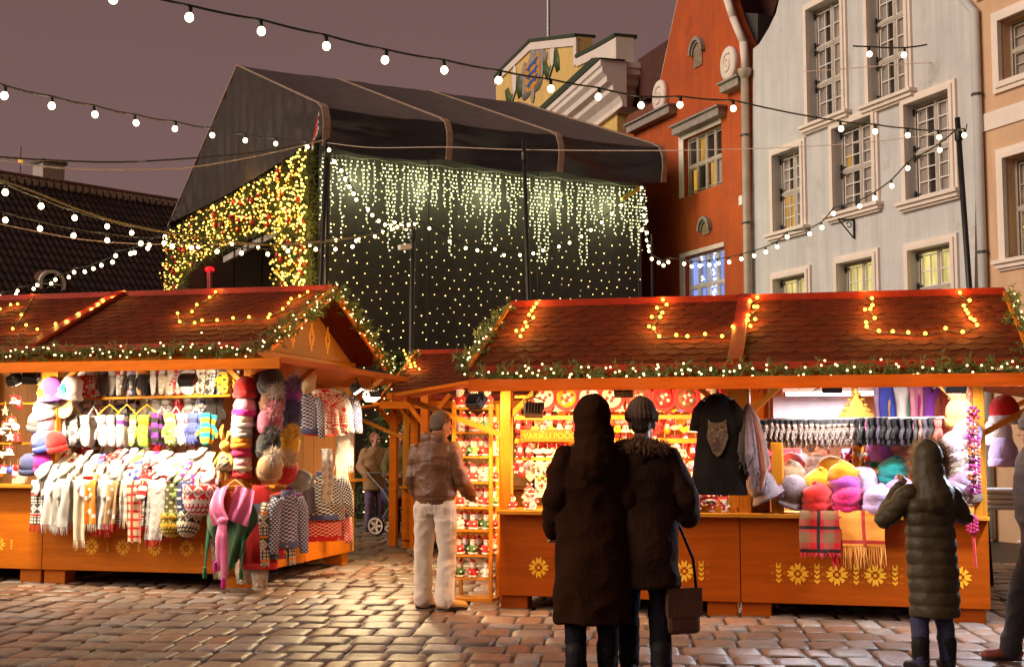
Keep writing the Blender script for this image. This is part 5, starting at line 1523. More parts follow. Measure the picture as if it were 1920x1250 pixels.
festoon('bulb string falling from stage corner then rising to tall pole', [(1203, 352), (1203, 372), (1209, 390), (1208, 404), (1212, 414), (1203, 431), (1213, 436), (1213, 450), (1216, 461), (1217, 470), (1222, 485), (1235, 492), (1244, 497), (1253, 491), (1283, 494), (1297, 499), (1312, 498), (1330, 496), (1347, 493), (1367, 491), (1390, 485), (1414, 479), (1436, 472), (1457, 462), (1476, 444), (1518, 438), (1541, 426), (1563, 400), (1612, 386), (1640, 371), (1672, 348), (1702, 315), (1762, 281)], 22, 12.9, ext1=(1796, 252))
festoon('upper bulb string crossing the old tiled roof', [(10, 360), (77, 386), (140, 408), (201, 424), (247, 436)], 9.0, 15.5, ext1=(313, 446), ext0=(-60, 335))
festoon('lower bulb string crossing tiled roof and garland arch', [(10, 412), (75, 428), (138, 441), (201, 450), (264, 456), (308, 455), (323, 461), (359, 464), (407, 471), (453, 474), (502, 476), (540, 470), (592, 467), (629, 467), (661, 462), (668, 451), (703, 443), (718, 435), (735, 431), (745, 425)], 11.0, 20.4, ext0=(-60, 390), ext1=(772, 424))
festoon('short bulb run along lit garland arch to stage pole', [(372, 463), (435, 457), (484, 464), (533, 462), (581, 459), (630, 450), (672, 447)], 17.5, 20.3, ext0=(312, 446), ext1=(770, 422))
festoon('distant bulb string descending to the white round window', [(309, 444), (280, 459), (277, 465), (252, 473), (245, 475), (217, 479), (211, 491), (190, 497), (175, 503), (159, 509), (139, 510), (129, 519), (104, 524), (96, 531), (70, 534), (63, 541), (33, 545), (30, 551), (0, 555)], 17, 27, r=.85, ext1=(-40, 570), ext0=(313, 442))
festoon('two loose bulbs on short cable against grey house windows', [(1630, 101), (1695, 103)], 11.0, 11.5, ext1=(1738, 97), ext0=(1600, 100))


def pole(label, top, bot, Y, r, z0=0.0):
    a = at_depth(*top, Y); b = at_depth(*bot, Y); d = (b - a); k = (a.z - z0) / (a.z - b.z); b2 = a + d * k
    t = thing('lighting_pole', label, 'pole', b2, 0, 'dark poles carrying the lights')
    m = MB(); m.tube([Vector((0, 0, 0)), a - b2], [r, r * .85], 10); m.build('mast', M_darkmetal, t, True)
    m = MB(); m.lathe([(r * 1.2, -.05), (r * 1.3, 0), (r * 1.2, .05)], 10, (a - b2) * .96); m.tube([(a - b2) * .97 + Vector((.0, 0, 0)), (a - b2) * .97 + Vector((.08, 0, -.02)), (a - b2) * .975 + Vector((.1, 0, .06))], .006, 5); m.build('hook', M_darkmetal, t)
    return t


pole('leaning dark pole standing before beige house', (1795, 221), (1818, 545), 13.9, .036)
pole('dark pole at left stage corner beside net lights', (613, 262), (601, 545), 16.9, .033)
pole('dark pole in front of the icicle lights behind red roof', (982, 262), (991, 570), 15.6, .030)
pole('grey pole with white camera in front of net lights', (775, 418), (771, 655), 20.6, .045)
c = at_depth(760, 465, 20.5)
t = thing('security_camera', 'small white camera fixed to grey pole before net lights', 'camera', c)
m = MB(); m.bar((-.1, -.05, 0), (.08, .05, .03), .1, .08); m.build('housing', M_white, t, bevel=.01); m = MB(); m.tube([(.05, .05, .02), (.12, .1, .03)], .02, 6); m.build('bracket', M_steel, t)


def cable(label, px, D0, D1, r, mat):
    acc = [0]
    for a, b in zip(px[:-1], px[1:]): acc.append(acc[-1] + math.hypot(b[0] - a[0], b[1] - a[1]))
    P = [at_depth(x, y_, 1 / (1 / D0 + (1 / D1 - 1 / D0) * s_ / acc[-1])) for (x, y_), s_ in zip(px, acc)]
    # smooth
    F = []
    for k in range(len(P) - 1):
        p0, p1, p2, p3 = P[max(k - 1, 0)], P[k], P[k + 1], P[min(k + 2, len(P) - 1)]
        for j in range(6):
            t = j / 6
            F.append(.5 * ((2 * p1) + (p2 - p0) * t + (2 * p0 - 5 * p1 + 4 * p2 - p3) * t * t + (3 * p1 - p0 - 3 * p2 + p3) * t ** 3))
    F.append(P[-1]); m = MB(); m.tube([p - P[0] for p in F], r, 6)
    return tag(m.build('overhead_cable', mat, loc=P[0], smooth=True), label, 'cable')


M_wcable = pbr('white_cable', (.62, .52, .45), .6, .1)
cable('pale cable sagging from left edge up to stage corner pole', [(-30, 296), (0, 301), (100, 314), (200, 318), (300, 317), (370, 312), (480, 293), (560, 275), (610, 262)], 8, 16.8, .006, M_wcable)
cable('dark cable just above pale cable at left of the tent', [(-30, 293), (0, 295), (100, 301), (230, 304), (370, 296), (480, 286), (590, 268)], 10, 16.8, .009, M_darkmetal)
cable('pale cable stretched level across the stage valance to tall pole', [(614, 268), (700, 277), (840, 276), (985, 281), (1280, 282), (1560, 272), (1795, 248)], 16.8, 13.8, .005, M_wcable)
cable('pale cable above window row of the grey house', [(1505, 135), (1600, 128), (1700, 120), (1748, 118)], 13, 12.6, .005, M_wcable)
cable('white cable draped across old tiled roof', [(-20, 415), (0, 420), (60, 432), (140, 447), (220, 455), (300, 458), (400, 458), (520, 458), (600, 452), (700, 440), (772, 424)], 12, 20.5, .005, M_wcable)
cable('twisted yellow green cables from left edge to garland arch', [(-20, 332), (0, 338), (60, 358), (140, 390), (220, 416), (315, 436), (400, 448), (500, 459), (600, 455), (700, 440), (772, 426)], 10, 20.5, .010, pbr('yellow_green_cable', (.22, .20, .05), .6))

# ------------------------------------------------------------------ light curtain and net on the stage
rnd = random.Random(21)
ic = thing('icicle_light_curtain', 'curtain of icicle lights hanging under black stage valance', 'light curtain', SF.w(0, .3, 0), SF.a)
M_iwire = pbr('pale_light_wire', (.35, .33, .25), .6)
M_ibulb = glow('icicle_bulb', (.96, 1, .52), 3.0, False); _br = .0125
x = X0 + .02
xs = []
while x < SW - .25:
    xs.append(x); x += rnd.choice((.075, .09, .09, .11, .16))
xs = xs[:98]
m = MB(); m.tube([(a, 0, ZB - .1 - .02 * math.sin(a * 9)) for a in xs], .006, 5); m.build('top_wire', M_iwire, ic)
for i, x in enumerate(xs):
    px_ = 590 + (x - X0) / (SW - X0) * 620
    L_ = rnd.choice((.55, .7, .9, 1.1, 1.3, 1.55)) * (1.2 if math.sin(i * .55) > 0 else .85)
    m = MB(); pts = []; n = max(3, int(L_ / .075)); dx = 0
    for k in range(n + 1):
        dx += rnd.gauss(0, .008); pts.append((x + dx, rnd.gauss(0, .01), ZB - .1 - L_ * k / n))
    m.tube(pts, .0045, 4)
    for k in range(1, n + 1):
        m.ball(Vector(pts[k]) + Vector((rnd.choice((-.02, .02)), -.01, -.01)), _br if k % 2 else .0155, 6, 1)
    m.build('light_strand', [M_iwire, M_ibulb], ic)
nl = thing('net_light', 'net of small warm bulbs spread over dark stage wall', 'net light', SF.w(0, YN - .07, 0), SF.a)
pts = []
j = 0
z = ZB - .3
while z > 1.9:
    x = X0 + .15 + (.16 if j % 2 else 0)
    while x < SW - .35:
        pts.append(Vector((x + rnd.gauss(0, .035), rnd.uniform(-.03, .02), z + rnd.gauss(0, .035) - .04 * math.sin(x * 2.6 + j)))); x += .25
    z -= .195; j += 1
pts.sort(key=lambda p: p.x)
bulbs_on(nl, pts, glow('net_bulb', (1, .74, .26), 3.2, False), .0145, mat2=glow('dim_net_bulb', (1, .72, .30), 1.1, False))
m = MB()
for k in range(int((SW - X0) / .325)):
    xx = X0 + .15 + k * .325; m.tube([(xx + .08 * (i % 2), 0.01, ZB - .3 - i * .47) for i in range(int((ZB - 2) / .47))], .0022, 3)
m.build('net_wire', M_black, nl)

# golden garland arch on the stage's open left side
ga = thing('lit_garland_arch', 'dense golden lit pine arch with red baubles on stage side', 'garland arch', SF.w(X0, 0, 0), SF.a)
outer = [SF.onX(x, y_, X0 - .1) for x, y_ in ((315, 432), (380, 398), (450, 360), (520, 322), (583, 282))]
poly_px = [(318, 436), (345, 420), (400, 388), (470, 350), (530, 315), (584, 280), (586, 600), (522, 600), (521, 440), (500, 436), (470, 442), (440, 460), (400, 482), (375, 495), (352, 510), (346, 545), (346, 600), (314, 600), (312, 500)]


def inpoly(x, y_):
    c = False; n = len(poly_px)
    for i in range(n):
        (x1_, y1_), (x2_, y2_) = poly_px[i], poly_px[i - 1]
        if (y1_ > y_) != (y2_ > y_) and x < (x2_ - x1_) * (y_ - y1_) / (y2_ - y1_) + x1_: c = not c
    return c


m = MB(); bp = []; red = []
n = 0
while n < 2300:
    x, y_ = rnd.uniform(310, 588), rnd.uniform(278, 600)
    if not inpoly(x, y_): continue
    n += 1
    p = SF.onX(x, y_, X0 - .06); p.x = 0; p.x -= rnd.uniform(0, .14)
    m.blades(p, .05, 12, .16, .012, 0, rnd=rnd)
    if n % 2 == 0 and len(bp) < 1150: bp.append(p + Vector((-.13 - rnd.random() * .03, 0, 0)))
    if n % 27 == 0: red.append(p + Vector((-.11, 0, 0)))
    if x > 560 and n % 5 == 0:
        m.blades(p + Vector((.15 + rnd.random() * .3, 0, 0)), .05, 12, .16, .012, 0, rnd=rnd)
m.build('foliage', pbr('lit_pine', (.05, .085, .012), .6, .5, 8, island=.7, col2=(.12, .13, .02)), ga)
bp.sort(key=lambda p: p.y)
M_ab = glow('arch_bulb', (1, .66, .12), 4.0, False)
bulbs_on(ga, bp, M_ab, .024, mat2=glow('dim_arch_bulb', (1, .46, .04), 1.3, False))
M_bauble = pbr('red_bauble', (.45, .012, .01), .25)
m = MB(); m.ball((0, 0, 0), .062, 12, 0, (1, 1, 1.2)); first = None
for p in red[:70]:
    if first is None: first = m.build('bauble', M_bauble, ga, True); o = first
    else: o = first.copy(); COL.objects.link(o)
    o.location = p
for (x, y_) in ((430, 350), (500, 400), (380, 430), (550, 420), (330, 500), (550, 520)):
    p = SF.onX(x, y_, X0 - .5); l = bpy.data.lights.new('arch_glow', 'POINT'); l.energy = 26; l.color = (1, .62, .18); l.shadow_soft_size = .3
    o = bpy.data.objects.new('arch_glow', l); COL.objects.link(o); o.location = SF.w(X0 - .45, p.y, p.z)
for k in range(5):
    l = bpy.data.lights.new('icicle_glow', 'POINT'); l.energy = 34; l.color = (.92, 1, .55); l.shadow_soft_size = .3
    o = bpy.data.objects.new('icicle_glow', l); COL.objects.link(o); o.location = SF.w(X0 + .8 + k * 1.5, .3, ZB - .55)
# ------------------------------------------------------------------ goods on the stalls
PROTO = {}
WHT = (.78, .76, .72); CRM = (.68, .58, .42); GRY = (.30, .29, .29); CHA = (.055, .05, .052); RED = (.55, .018, .018); MAG = (.60, .02, .28)
PNK = (.72, .28, .38); PUR = (.26, .05, .42); NAV = (.05, .06, .16); BLU = (.06, .09, .50); GRN = (.30, .50, .10); DGR = (.03, .10, .05); YEL = (.78, .47, .03)
ORA = (.72, .22, .015); TAN = (.45, .27, .12); LIL = (.48, .36, .62); TEA = (.01, .22, .22); BLK = (.012, .012, .014); BRN = (.14, .06, .03); LGR = (.52, .51, .50)
CNAME = {WHT: 'white', CRM: 'cream', GRY: 'grey', CHA: 'charcoal', RED: 'red', MAG: 'magenta', PNK: 'pink', PUR: 'purple', NAV: 'navy', BLU: 'blue', GRN: 'pale green', DGR: 'dark green',
         YEL: 'yellow', ORA: 'orange', TAN: 'tan', LIL: 'lilac', TEA: 'teal', BLK: 'black', BRN: 'brown', LGR: 'light grey'}
PNAME = {'plain': 'plain knitted', 'dots': 'dotted', 'stripe': 'striped', 'diamond': 'diamond patterned', 'fair': 'folk patterned', 'check': 'checked', 'flower': 'flowered', 'paisley': 'swirl patterned'}


def make(key, fn, label, cat, loc, rz=0, rx=0, ry=0, sc=1.0, group=None):
    if key not in PROTO:
        PROTO[key] = fn(); first = True; o = PROTO[key]
    else: o = copy_tree(PROTO[key])
    o.location = loc; o.rotation_euler = (rx, ry, rz); o.scale = (sc, sc, sc) if not isinstance(sc, tuple) else sc
    tag(o, label, cat, group)
    if not group and 'group' in o: del o['group']
    return o


def mt(A, pat='plain', B=None, C=None, st=.011, N=8): return fab(A, B, pat, C, st, N)


def emp(name):
    o = bpy.data.objects.new(name, None); COL.objects.link(o); o.empty_display_size = .05; return o


def warp(m, f):
    m.v = [tuple(f(Vector(v))) for v in m.v]; return m


# --- hats
def hat_fn(A, style='beanie', pat='plain', B=None, pom=None, flower=None, band=None, seed=0):
    def fn():
        r = random.Random(seed * 7 + 3); o = emp('felt_hat' if style in ('felt', 'cloche') else 'knit_hat')
        m = MB()
        if style == 'beanie':
            m.lathe([(.098, .05), (.108, .07), (.112, .11), (.104, .155), (.083, .195), (.05, .222), (.012, .232)], 28, wob=.035)
            b = MB(); b.lathe([(.095, .01), (.106, 0), (.116, .012), (.119, .04), (.115, .066), (.102, .07)], 28, wob=.03, cap=False)
        elif style == 'cloche':
            m.lathe([(.104, .03), (.108, .08), (.104, .13), (.085, .175), (.05, .2), (.01, .208)], 28)
            b = MB(); b.lathe([(.103, .045), (.106, .03), (.125, .008), (.135, -.012), (.131, -.012), (.105, .015)], 28, cap=False)
        else:
            m.lathe([(.098, .0), (.112, .006), (.118, .025), (.119, .05), (.112, .056), (.109, .062), (.112, .075), (.111, .10), (.105, .125), (.094, .15), (.076, .172), (.05, .188), (.025, .196), (.006, .198)], 40); b = None

            def fold(v):
                t = math.atan2(v.y, v.x) + seed * 1.3; r0 = math.hypot(v.x, v.y); out = Vector((v.x, v.y, 0)) / max(r0, 1e-4)
                d = 0
                for ph, z0, k in ((0, .10, .022), (2.2, .14, .018)): d += .013 * math.exp(-((v.z - z0 - k * math.sin(t + ph)) / .011) ** 2) - .008 * math.exp(-((v.z - z0 + .02 - k * math.sin(t + ph)) / .010) ** 2)
                return v + out * d + Vector((.22 * max(0, v.z - .08) * math.cos(seed * 2.0), -.10 * max(0, v.z - .08), .012 * math.sin(t) * v.z / .2))
            warp(m, fold)
            m.tube([(.022 * (1 - k / 14) * math.cos(k * .9) + .026 * math.cos(seed * 2.0), -.012 + .022 * (1 - k / 14) * math.sin(k * .9), .196 + .0012 * k) for k in range(13)], .009, 7)
        warp(m, lambda v: v + Vector((.006 * noise.noise(v * 12 + Vector((seed, 0, 0))), .006 * noise.noise(v * 12 + Vector((0, seed, 9))), .006 * noise.noise(v * 12 + Vector((5, 0, seed))))))
        M_ = mt(A, pat, B) if style == 'beanie' else pbr('felt_%.2f_%.2f_%.2f' % A, A, .95, .22, 14, .6, 120, sheen=.4, spec=.1)
        m.build('crown', M_, o, True)
        if b: b.build('brim', mt(band) if band and style == 'beanie' else (pbr('felt_%.2f_%.2f_%.2f' % (band or A), band or A, .95, .22, 14, .6, 120, sheen=.4, spec=.1) if style == 'cloche' else mt(A, pat, B)), o, True)
        if pom:
            p = MB(); p.ball((0, 0, .268), .055, 10, 0); p.blades((0, 0, .268), .062, 520, .05, .006, 0, rnd=r); p.build('pompom', pbr('fur_%.2f_%.2f' % pom[:2], pom, .95, .4, 30, spec=.1, island=.6), o)
        if flower:
            p = MB(); c = Vector((-.05, -.10, .07))
            for k in range(9):
                t = k * 2.4; q = .012 + .004 * k
                p.ball(c + Vector((q * math.cos(t), -.012 + .002 * k, q * math.sin(t))), .02, 8, 0, (1, .45, 1))
            p.build('flower', pbr('felt_%.2f_%.2f_%.2f' % flower, flower, .9, .2, 14, .4, 90, sheen=.4, spec=.1), o, True)
        return o
    return fn


def hat(desc, fr, p, A, style='beanie', rz=0, rx=0, ry=0, sc=1.0, seed=0, group=None, **k):
    key = ('hat', A, style, seed % 4, str(sorted(k.items())))
    return make(key, hat_fn(A, style, seed=seed % 4, **k), desc, 'hat', fr.w(*p), fr.a + rz, rx, ry, sc, group)


# --- mittens and gloves: hang from the origin down, facing -y
def hand_mesh(m, x, glove, ln, wd, mi=0, mj=1, flip=1, cuff=.30):
    c = ln * cuff
    m.tube([(x, 0, 0), (x, 0, -c * .5), (x, 0, -c)], [wd * .42, wd * .44, wd * .40], 12, mj, squash=.42)
    if not glove:
        m.tube([(x, 0, -c * .98), (x, 0, -c - ln * .15), (x, 0, -ln * .75), (x, 0, -ln * .92), (x, 0, -ln)], [wd * .40, wd * .5, wd * .5, wd * .38, wd * .1], 12, mi, squash=.38)
    else:
        m.tube([(x, 0, -c * .98), (x, 0, -c - ln * .12), (x, 0, -ln * .66)], [wd * .4, wd * .47, wd * .5], 12, mi, squash=.36)
        for k in range(4):
            fx = x + wd * (-.375 + .25 * k); fl = ln * (.30, .36, .34, .26)[k]
            m.tube([(fx, 0, -ln * .62), (fx + .002 * (k - 1.5), -.004, -ln * .62 - fl * .6), (fx + .004 * (k - 1.5), .004, -ln * .62 - fl), (fx + .004 * (k - 1.5), .004, -ln * .62 - fl - .006)], [wd * .14, wd * .135, wd * .11, wd * .04], 8, mi)
    s_ = flip
    m.tube([(x + s_ * wd * .36, 0, -ln * .42), (x + s_ * wd * .62, -.008, -ln * .56), (x + s_ * wd * .66, -.01, -ln * .70), (x + s_ * wd * .64, -.01, -ln * .74)], [wd * .17, wd * .17, wd * .14, wd * .04], 8, mi)


def hands_fn(A, pat='plain', B=None, C=None, glove=False, cuffc=None, ln=.26, wd=.105, n=2, st=.011, N=8):
    def fn():
        o = emp('glove_pair' if glove else 'mitten_pair')
        for k in range(n):
            m = MB(); x = 0; hand_mesh(m, x, glove, ln, wd, flip=1 if k else -1)
            warp(m, lambda v: v + Vector((.010 * noise.noise(v * 11 + Vector((k * 5, 0, 0))), .016 * noise.noise(v * 9 + Vector((k * 5, 3, 0))), 0)))
            q = m.build('glove' if glove else 'mitten', [mt(A, pat, B, C, st, N), mt(cuffc or A, 'stripe' if cuffc is None and pat != 'plain' else 'plain', B)], o, True)
            if n == 2: q.location = ((k - .5) * wd * .55, (k - .5) * .05, -.01 * k); q.rotation_euler = (.05 * (k - .5), (k - .5) * .16, (k - .5) * .5)
        return o
    return fn


def hands(desc, fr, p, A, rz=0, rx=0, ry=0, sc=1.0, group=None, **k):
    key = ('hands', A, str(sorted(k.items())))
    return make(key, hands_fn(A, **k), desc, 'gloves' if k.get('glove') else 'mittens', fr.w(*p), fr.a + rz, rx, ry, sc, group)


def hangers(desc, fr, p, A, rz=0, w=.17, cat='hanger', group=None, down=.12):
    def fn():
        o = emp('coat_hanger'); m = MB()
        m.tube([(-w, 0, -down), (-w * .5, 0, -down * .45), (0, 0, 0), (w * .5, 0, -down * .45), (w, 0, -down)], .009, 6); m.build('shoulder', pbr('hanger_%.2f' % A[1], A, .4), o, True)
        m = MB(); m.tube([(0, 0, 0), (0, 0, .04)] + [(.02 - .02 * math.cos(t * .6), 0, .05 + .022 * math.sin(t * .6)) for t in range(7)], .003, 5); m.build('hook', M_steel, o, True)
        return o
    return make(('hanger', A, w), fn, desc, cat, fr.w(*p), fr.a + rz, group=group)


# --- scarves: lie over the counter edge and hang; origin at the edge, facing -y
def scarf_fn(A, pat, B, C, w, L, back, fr_col, seed, st, N, fr_len=.09):
    def fn():
        o = emp('scarf'); m = MB(); tot = L + back

        def pos(u, v):
            s_ = v * tot - back; x = (u - .5) * w * (1 - .06 * math.sin(v * 3 + seed))
            wv = .014 * math.sin(u * 9 + seed * 1.7 + v * 2) * min(1, max(0, s_ * 5)) + .012 * noise.noise(Vector((u * 3, v * 4, seed)))
            if s_ < 0: return Vector((x, -s_ * .96 + wv, .015 + wv * .5))
            a = min(1, s_ / .06)
            return Vector((x + .02 * math.sin(v * 2.5 + seed) * v, -.025 * a + wv - .02 * v, .015 * (1 - a) - s_ + .02))
        nu, nv = 10, 26
        for side in (0, 1):
            m.grid(lambda u, v: pos(u, v) + Vector((0, .012 * side, -.010 * side * (1 if v * tot < back else 0))), nu, nv, 0, lambda u, v: (u * w, v * tot))
        m.build('cloth', mt(A, pat, B, C, st, N), o, True)
        if fr_len:
            r = random.Random(seed); q = MB()
            for k in range(int(w / .011)):
                u = (k + .5) / int(w / .011); p = pos(u, 1) + Vector((0, .006, .004)); d = Vector((r.gauss(0, .014), r.gauss(-.004, .008), -fr_len * r.uniform(.8, 1.1)))
                q.tube([p, p + d * .5 + Vector((r.gauss(0, .004), -.004, 0)), p + d], [.0045, .005, .0025], 4)
            q.build('fringe', mt(fr_col or A), o)
        return o
    return fn


def scarf(desc, fr, p, A, pat='plain', B=None, C=None, w=.20, L=.5, back=.18, frc=None, seed=0, rz=0, st=.011, N=8, fl=.09, group='scarves hanging over the counter', cat='scarf'):
    return make(('scarf', A, pat, B, w, L, seed), scarf_fn(A, pat, B, C, w, L, back, frc, seed, st, N, fl), desc, cat, fr.w(*p), fr.a + rz, group=group)


# --- sweater hanging from its shoulders at the origin, facing -y
def sweater_fn(A, pat, B, C, w, L, sl, hem, seed, st, N, slv=True):
    def fn():
        o = emp('sweater'); m = MB()

        def body(u, v):
            t = 2 * PI * u; hw = w / 2 * (1.0 + .10 * v) * (1 if v > .12 else .62 + .38 * (v / .12) ** .6); th = .045 + .02 * v
            x = hw * math.copysign(abs(math.cos(t)) ** .8, math.cos(t)); y_ = -th * math.copysign(abs(math.sin(t)) ** .9, math.sin(t))
            z = -L * v - (.06 * (abs(x) / (w / 2)) ** 1.5 if v < .3 else .0) * (1 - v / .3)
            f_ = .014 * noise.noise(Vector((x * 9, z * 4, seed))) + .008 * math.sin(x * 45 + seed) * v
            return Vector((x, y_ + f_, z + .01 * math.sin(x * 20)))
        m.grid(body, 36, 22, 0, lambda u, v: (u * w * 2, -v * L)); m.build('body', mt(A, pat, B, C, st, N), o, True)
        if slv:
            for s_ in (-1, 1):
                m = MB(); p0 = Vector((s_ * w * .40, 0, -.06)); p1 = Vector((s_ * w * .60, -.02, -sl * .45)); p2 = Vector((s_ * w * .64, -.05, -sl * .92)); p3 = Vector((s_ * w * .645, -.05, -sl))
                m.tube([p0, (p0 + p1) / 2 + Vector((s_ * .02, 0, 0)), p1, (p1 + p2) / 2, p2, p3], [.075, .075, .066, .058, .05, .045], 14, 0, squash=.65); m.build('sleeve', mt(A, pat, B, C, st, N), o, True)
        m = MB(); m.lathe([(.075, -.05), (.08, -.02), (.075, .03), (.066, .03), (.068, -.03)], 20, (0, 0, 0), sx=1.0, sy=.5, cap=False); m.build('collar', mt(hem or A), o, True)
        m = MB(); m.lathe([(w * .555, -L - .01), (w * .555, -L + .05), (w * .545, -L + .05), (w * .545, -L - .01)], 32, sx=1, sy=.135 / w * .98, cap=False); m.build('hem', mt(hem or A), o, True)
        return o
    return fn


def sweater(desc, fr, p, A, pat='plain', B=None, C=None, w=.40, L=.55, sl=.5, hem=None, seed=0, rz=0, sc=1.0, st=.012, N=8, ry=0, group=None, slv=True):
    if pat == 'dots': st, N = .010, 4
    return make(('sw', A, pat, B, w, L, seed), sweater_fn(A, pat, B, C, w, L, sl, hem, seed, st, N, slv), desc, 'sweater', fr.w(*p), fr.a + rz, 0, ry, sc, group)


# --- santa figures
M_santared = pbr('santa_red_felt', (.50, .008, .008), .8, .2, 20, .3, 80, sheen=.3)
M_beard = pbr('white_wool', (.80, .76, .68), .95, .1, 30, .6, 60)
M_face = pbr('painted_face', (.72, .40, .26), .6)
M_boot = pbr('painted_black', (.02, .015, .012), .5)
M_goldp = pbr('gilt', (.70, .42, .08), .35, .1, 10, metal=.7)


def santa_fn(v):
    def fn():
        o = emp('santa_figurine'); body = (M_santared, M_beard, M_santared, pbr('green_felt', (.05, .14, .03), .8))[v]
        m = MB(); m.lathe([(.055, .0), (.062, .02), (.056, .07), (.036, .125), (.02, .14)], 16); m.lathe([(.058, .001), (.066, .008), (.064, .026), (.059, .03)], 16, m=1, cap=False)
        for s_ in (-1, 1):
            m.tube([(s_ * .036, 0, .11), (s_ * .066, -.02, .08), (s_ * .05, -.05, .07)], [.016, .016, .013], 8); m.ball((s_ * .048, -.056, .07), .014, 8, 1)
            m.ball((s_ * .026, -.03, .006), .021, 8, 2, (1, 1.5, .7))
        m.build('robe', [body, M_beard, M_boot], o, True)
        m = MB(); m.ball((0, -.004, .158), .034, 12); m.ball((0, -.038, .158), .008, 6); m.build('head', M_face, o, True)
        m = MB(); m.ball((0, -.022, .135), .034, 10, 0, (1, .7, 1.25)); m.ball((-.03, -.004, .15), .016, 8); m.ball((.03, -.004, .15), .016, 8); m.build('beard', M_beard, o, True)
        m = MB(); m.lathe([(.036, .165), (.037, .178), (.026, .21), (.012, .24), (.003, .255)], 14); warp(m, lambda q: q + Vector((max(0, q.z - .18) ** 1.3 * .9 * (1 if v % 2 else -1), 0, -max(0, q.z - .2) * .3)))
        m.lathe([(.034, .163), (.042, .166), (.042, .182), (.034, .185)], 14, m=1, cap=False); t = m.v[14 * 4]; m.ball((.05 * (1 if v % 2 else -1), 0, .238), .014, 8, 1)
        m.build('hat', [M_santared, M_beard], o, True)
        return o
    return fn


def santa(desc, fr, p, v=0, rz=0, sc=1.0, group='santa figures', rx=0):
    return make(('santa', v), santa_fn(v), desc, 'figurine', fr.w(*p), fr.a + rz, rx, 0, sc, group)


# --- small hanging ornaments, origin at the loop
def orn_fn(kind, c):
    def fn():
        o = emp({'bell': 'bell_ornament', 'ball': 'ball_ornament', 'star': 'star_ornament', 'heart': 'heart_ornament', 'bird': 'bird_ornament', 'ring': 'round_plaque', 'drop': 'santa_ornament'}[kind])
        M_ = pbr('orn_%.2f_%.2f_%.2f' % c, c, .35, .15, 20)
        m = MB(); m.tube([(0, 0, 0), (0, 0, -.05)], .003, 4); m.build('loop', M_goldp, o)
        m = MB()
        if kind == 'bell':
            m.lathe([(.012, -.05), (.026, -.06), (.034, -.09), (.044, -.115), (.055, -.122), (.05, -.126)], 14); b = m.build('bell', M_, o, True)
            m = MB(); m.ball((0, 0, -.128), .014, 8); m.build('clapper', M_goldp, b, True)
            m = MB()
            for s_ in (-1, 1): m.ball((s_ * .024, -.01, -.048), .022, 8, 0, (1, .5, .6)); m.tube([(0, -.015, -.05), (s_ * .02, -.03, -.10)], .006, 5)
            m.build('bow', M_santared, o, True)
        elif kind == 'ball': m.ball((0, 0, -.09), .042, 14); m.build('ball', M_, o, True)
        elif kind == 'star':
            m.prism([((.055 if k % 2 == 0 else .024) * math.sin(k * PI / 5), -.10 + (.055 if k % 2 == 0 else .024) * math.cos(k * PI / 5)) for k in range(10)], -.008, .008); m.build('star', M_, o)
        elif kind == 'heart':
            m.prism([(.05 * math.sin(t) ** 3 * 1.0, -.095 + .044 * (.81 * math.cos(t) - .31 * math.cos(2 * t) - .12 * math.cos(3 * t))) for t in [k * PI / 10 for k in range(20)]], -.012, .012); m.build('heart', M_, o, bevel=.005)
        elif kind == 'bird':
            m.ball((0, 0, -.08), .032, 10, 0, (1.7, .8, .8)); m.ball((.05, 0, -.062), .018, 8); m.prism([(-.04, -.075), (-.10, -.05), (-.09, -.09)], -.006, .006); m.build('bird', M_, o, True)
        elif kind == 'drop':
            m.ball((0, 0, -.10), .036, 10, 0, (1, .8, 1.2)); m.build('robe', M_, o, True)
            m = MB(); m.ball((0, -.012, -.062), .022, 10); m.ball((0, -.022, -.076), .02, 8); m.build('beard', M_beard, o, True)
            m = MB(); m.lathe([(.024, -.055), (.018, -.03), (.003, -.002)], 10); m.build('hat', M_santared, o, True)
        elif kind == 'ring':
            m.lathe([(.105, -.014), (.135, -.014), (.14, 0), (.135, .014), (.105, .014)], 30, (0, 0, -.15), M=Matrix.Rotation(PI / 2, 4, 'X'), cap=False); m.build('rim', M_santared, o, True)
            m = MB(); m.lathe([(.002, 0.0), (.11, 0.0), (.11, .006), (.002, .006)], 24, (0, 0, -.15), M=Matrix.Rotation(PI / 2, 4, 'X')); m.build('picture', M_, o, True)
            m = MB()
            for k in range(9): m.ball((.05 * math.cos(k * 2.4) * (.4 + k * .12), -.012, -.15 + .05 * math.sin(k * 2.4) * (.4 + k * .12)), .02, 7, k % 2, (1, .4, 1))
            m.build('decoration', [M_santared, M_beard], o, True)
        return o
    return fn


def orn(desc, fr, p, kind, c, rz=0, sc=1.0, group=None):
    return make(('orn', kind, c), orn_fn(kind, c), desc, 'ornament', fr.w(*p), fr.a + rz, 0, 0, sc, group)


def board(name, label, cat, fr, x0, x1, y0, y1, z0, z1, mat, bevel=.004, group=None):
    m = MB(); m.box(x0 - x0, x1 - x0, 0, y1 - y0, 0, z1 - z0)
    return tag(m.build(name, mat, loc=fr.w(x0, y0, z0), rz=fr.a, bevel=bevel), label, cat, group)


def rail(label, fr, a, b, r, mat=None):
    a, b = Vector(a), Vector(b); m = MB(); m.tube([(0, 0, 0), b - a], r, 10)
    return tag(m.build('hanging_rail', mat or M_pine, loc=fr.w(*a), rz=fr.a, smooth=True), label, 'rail')


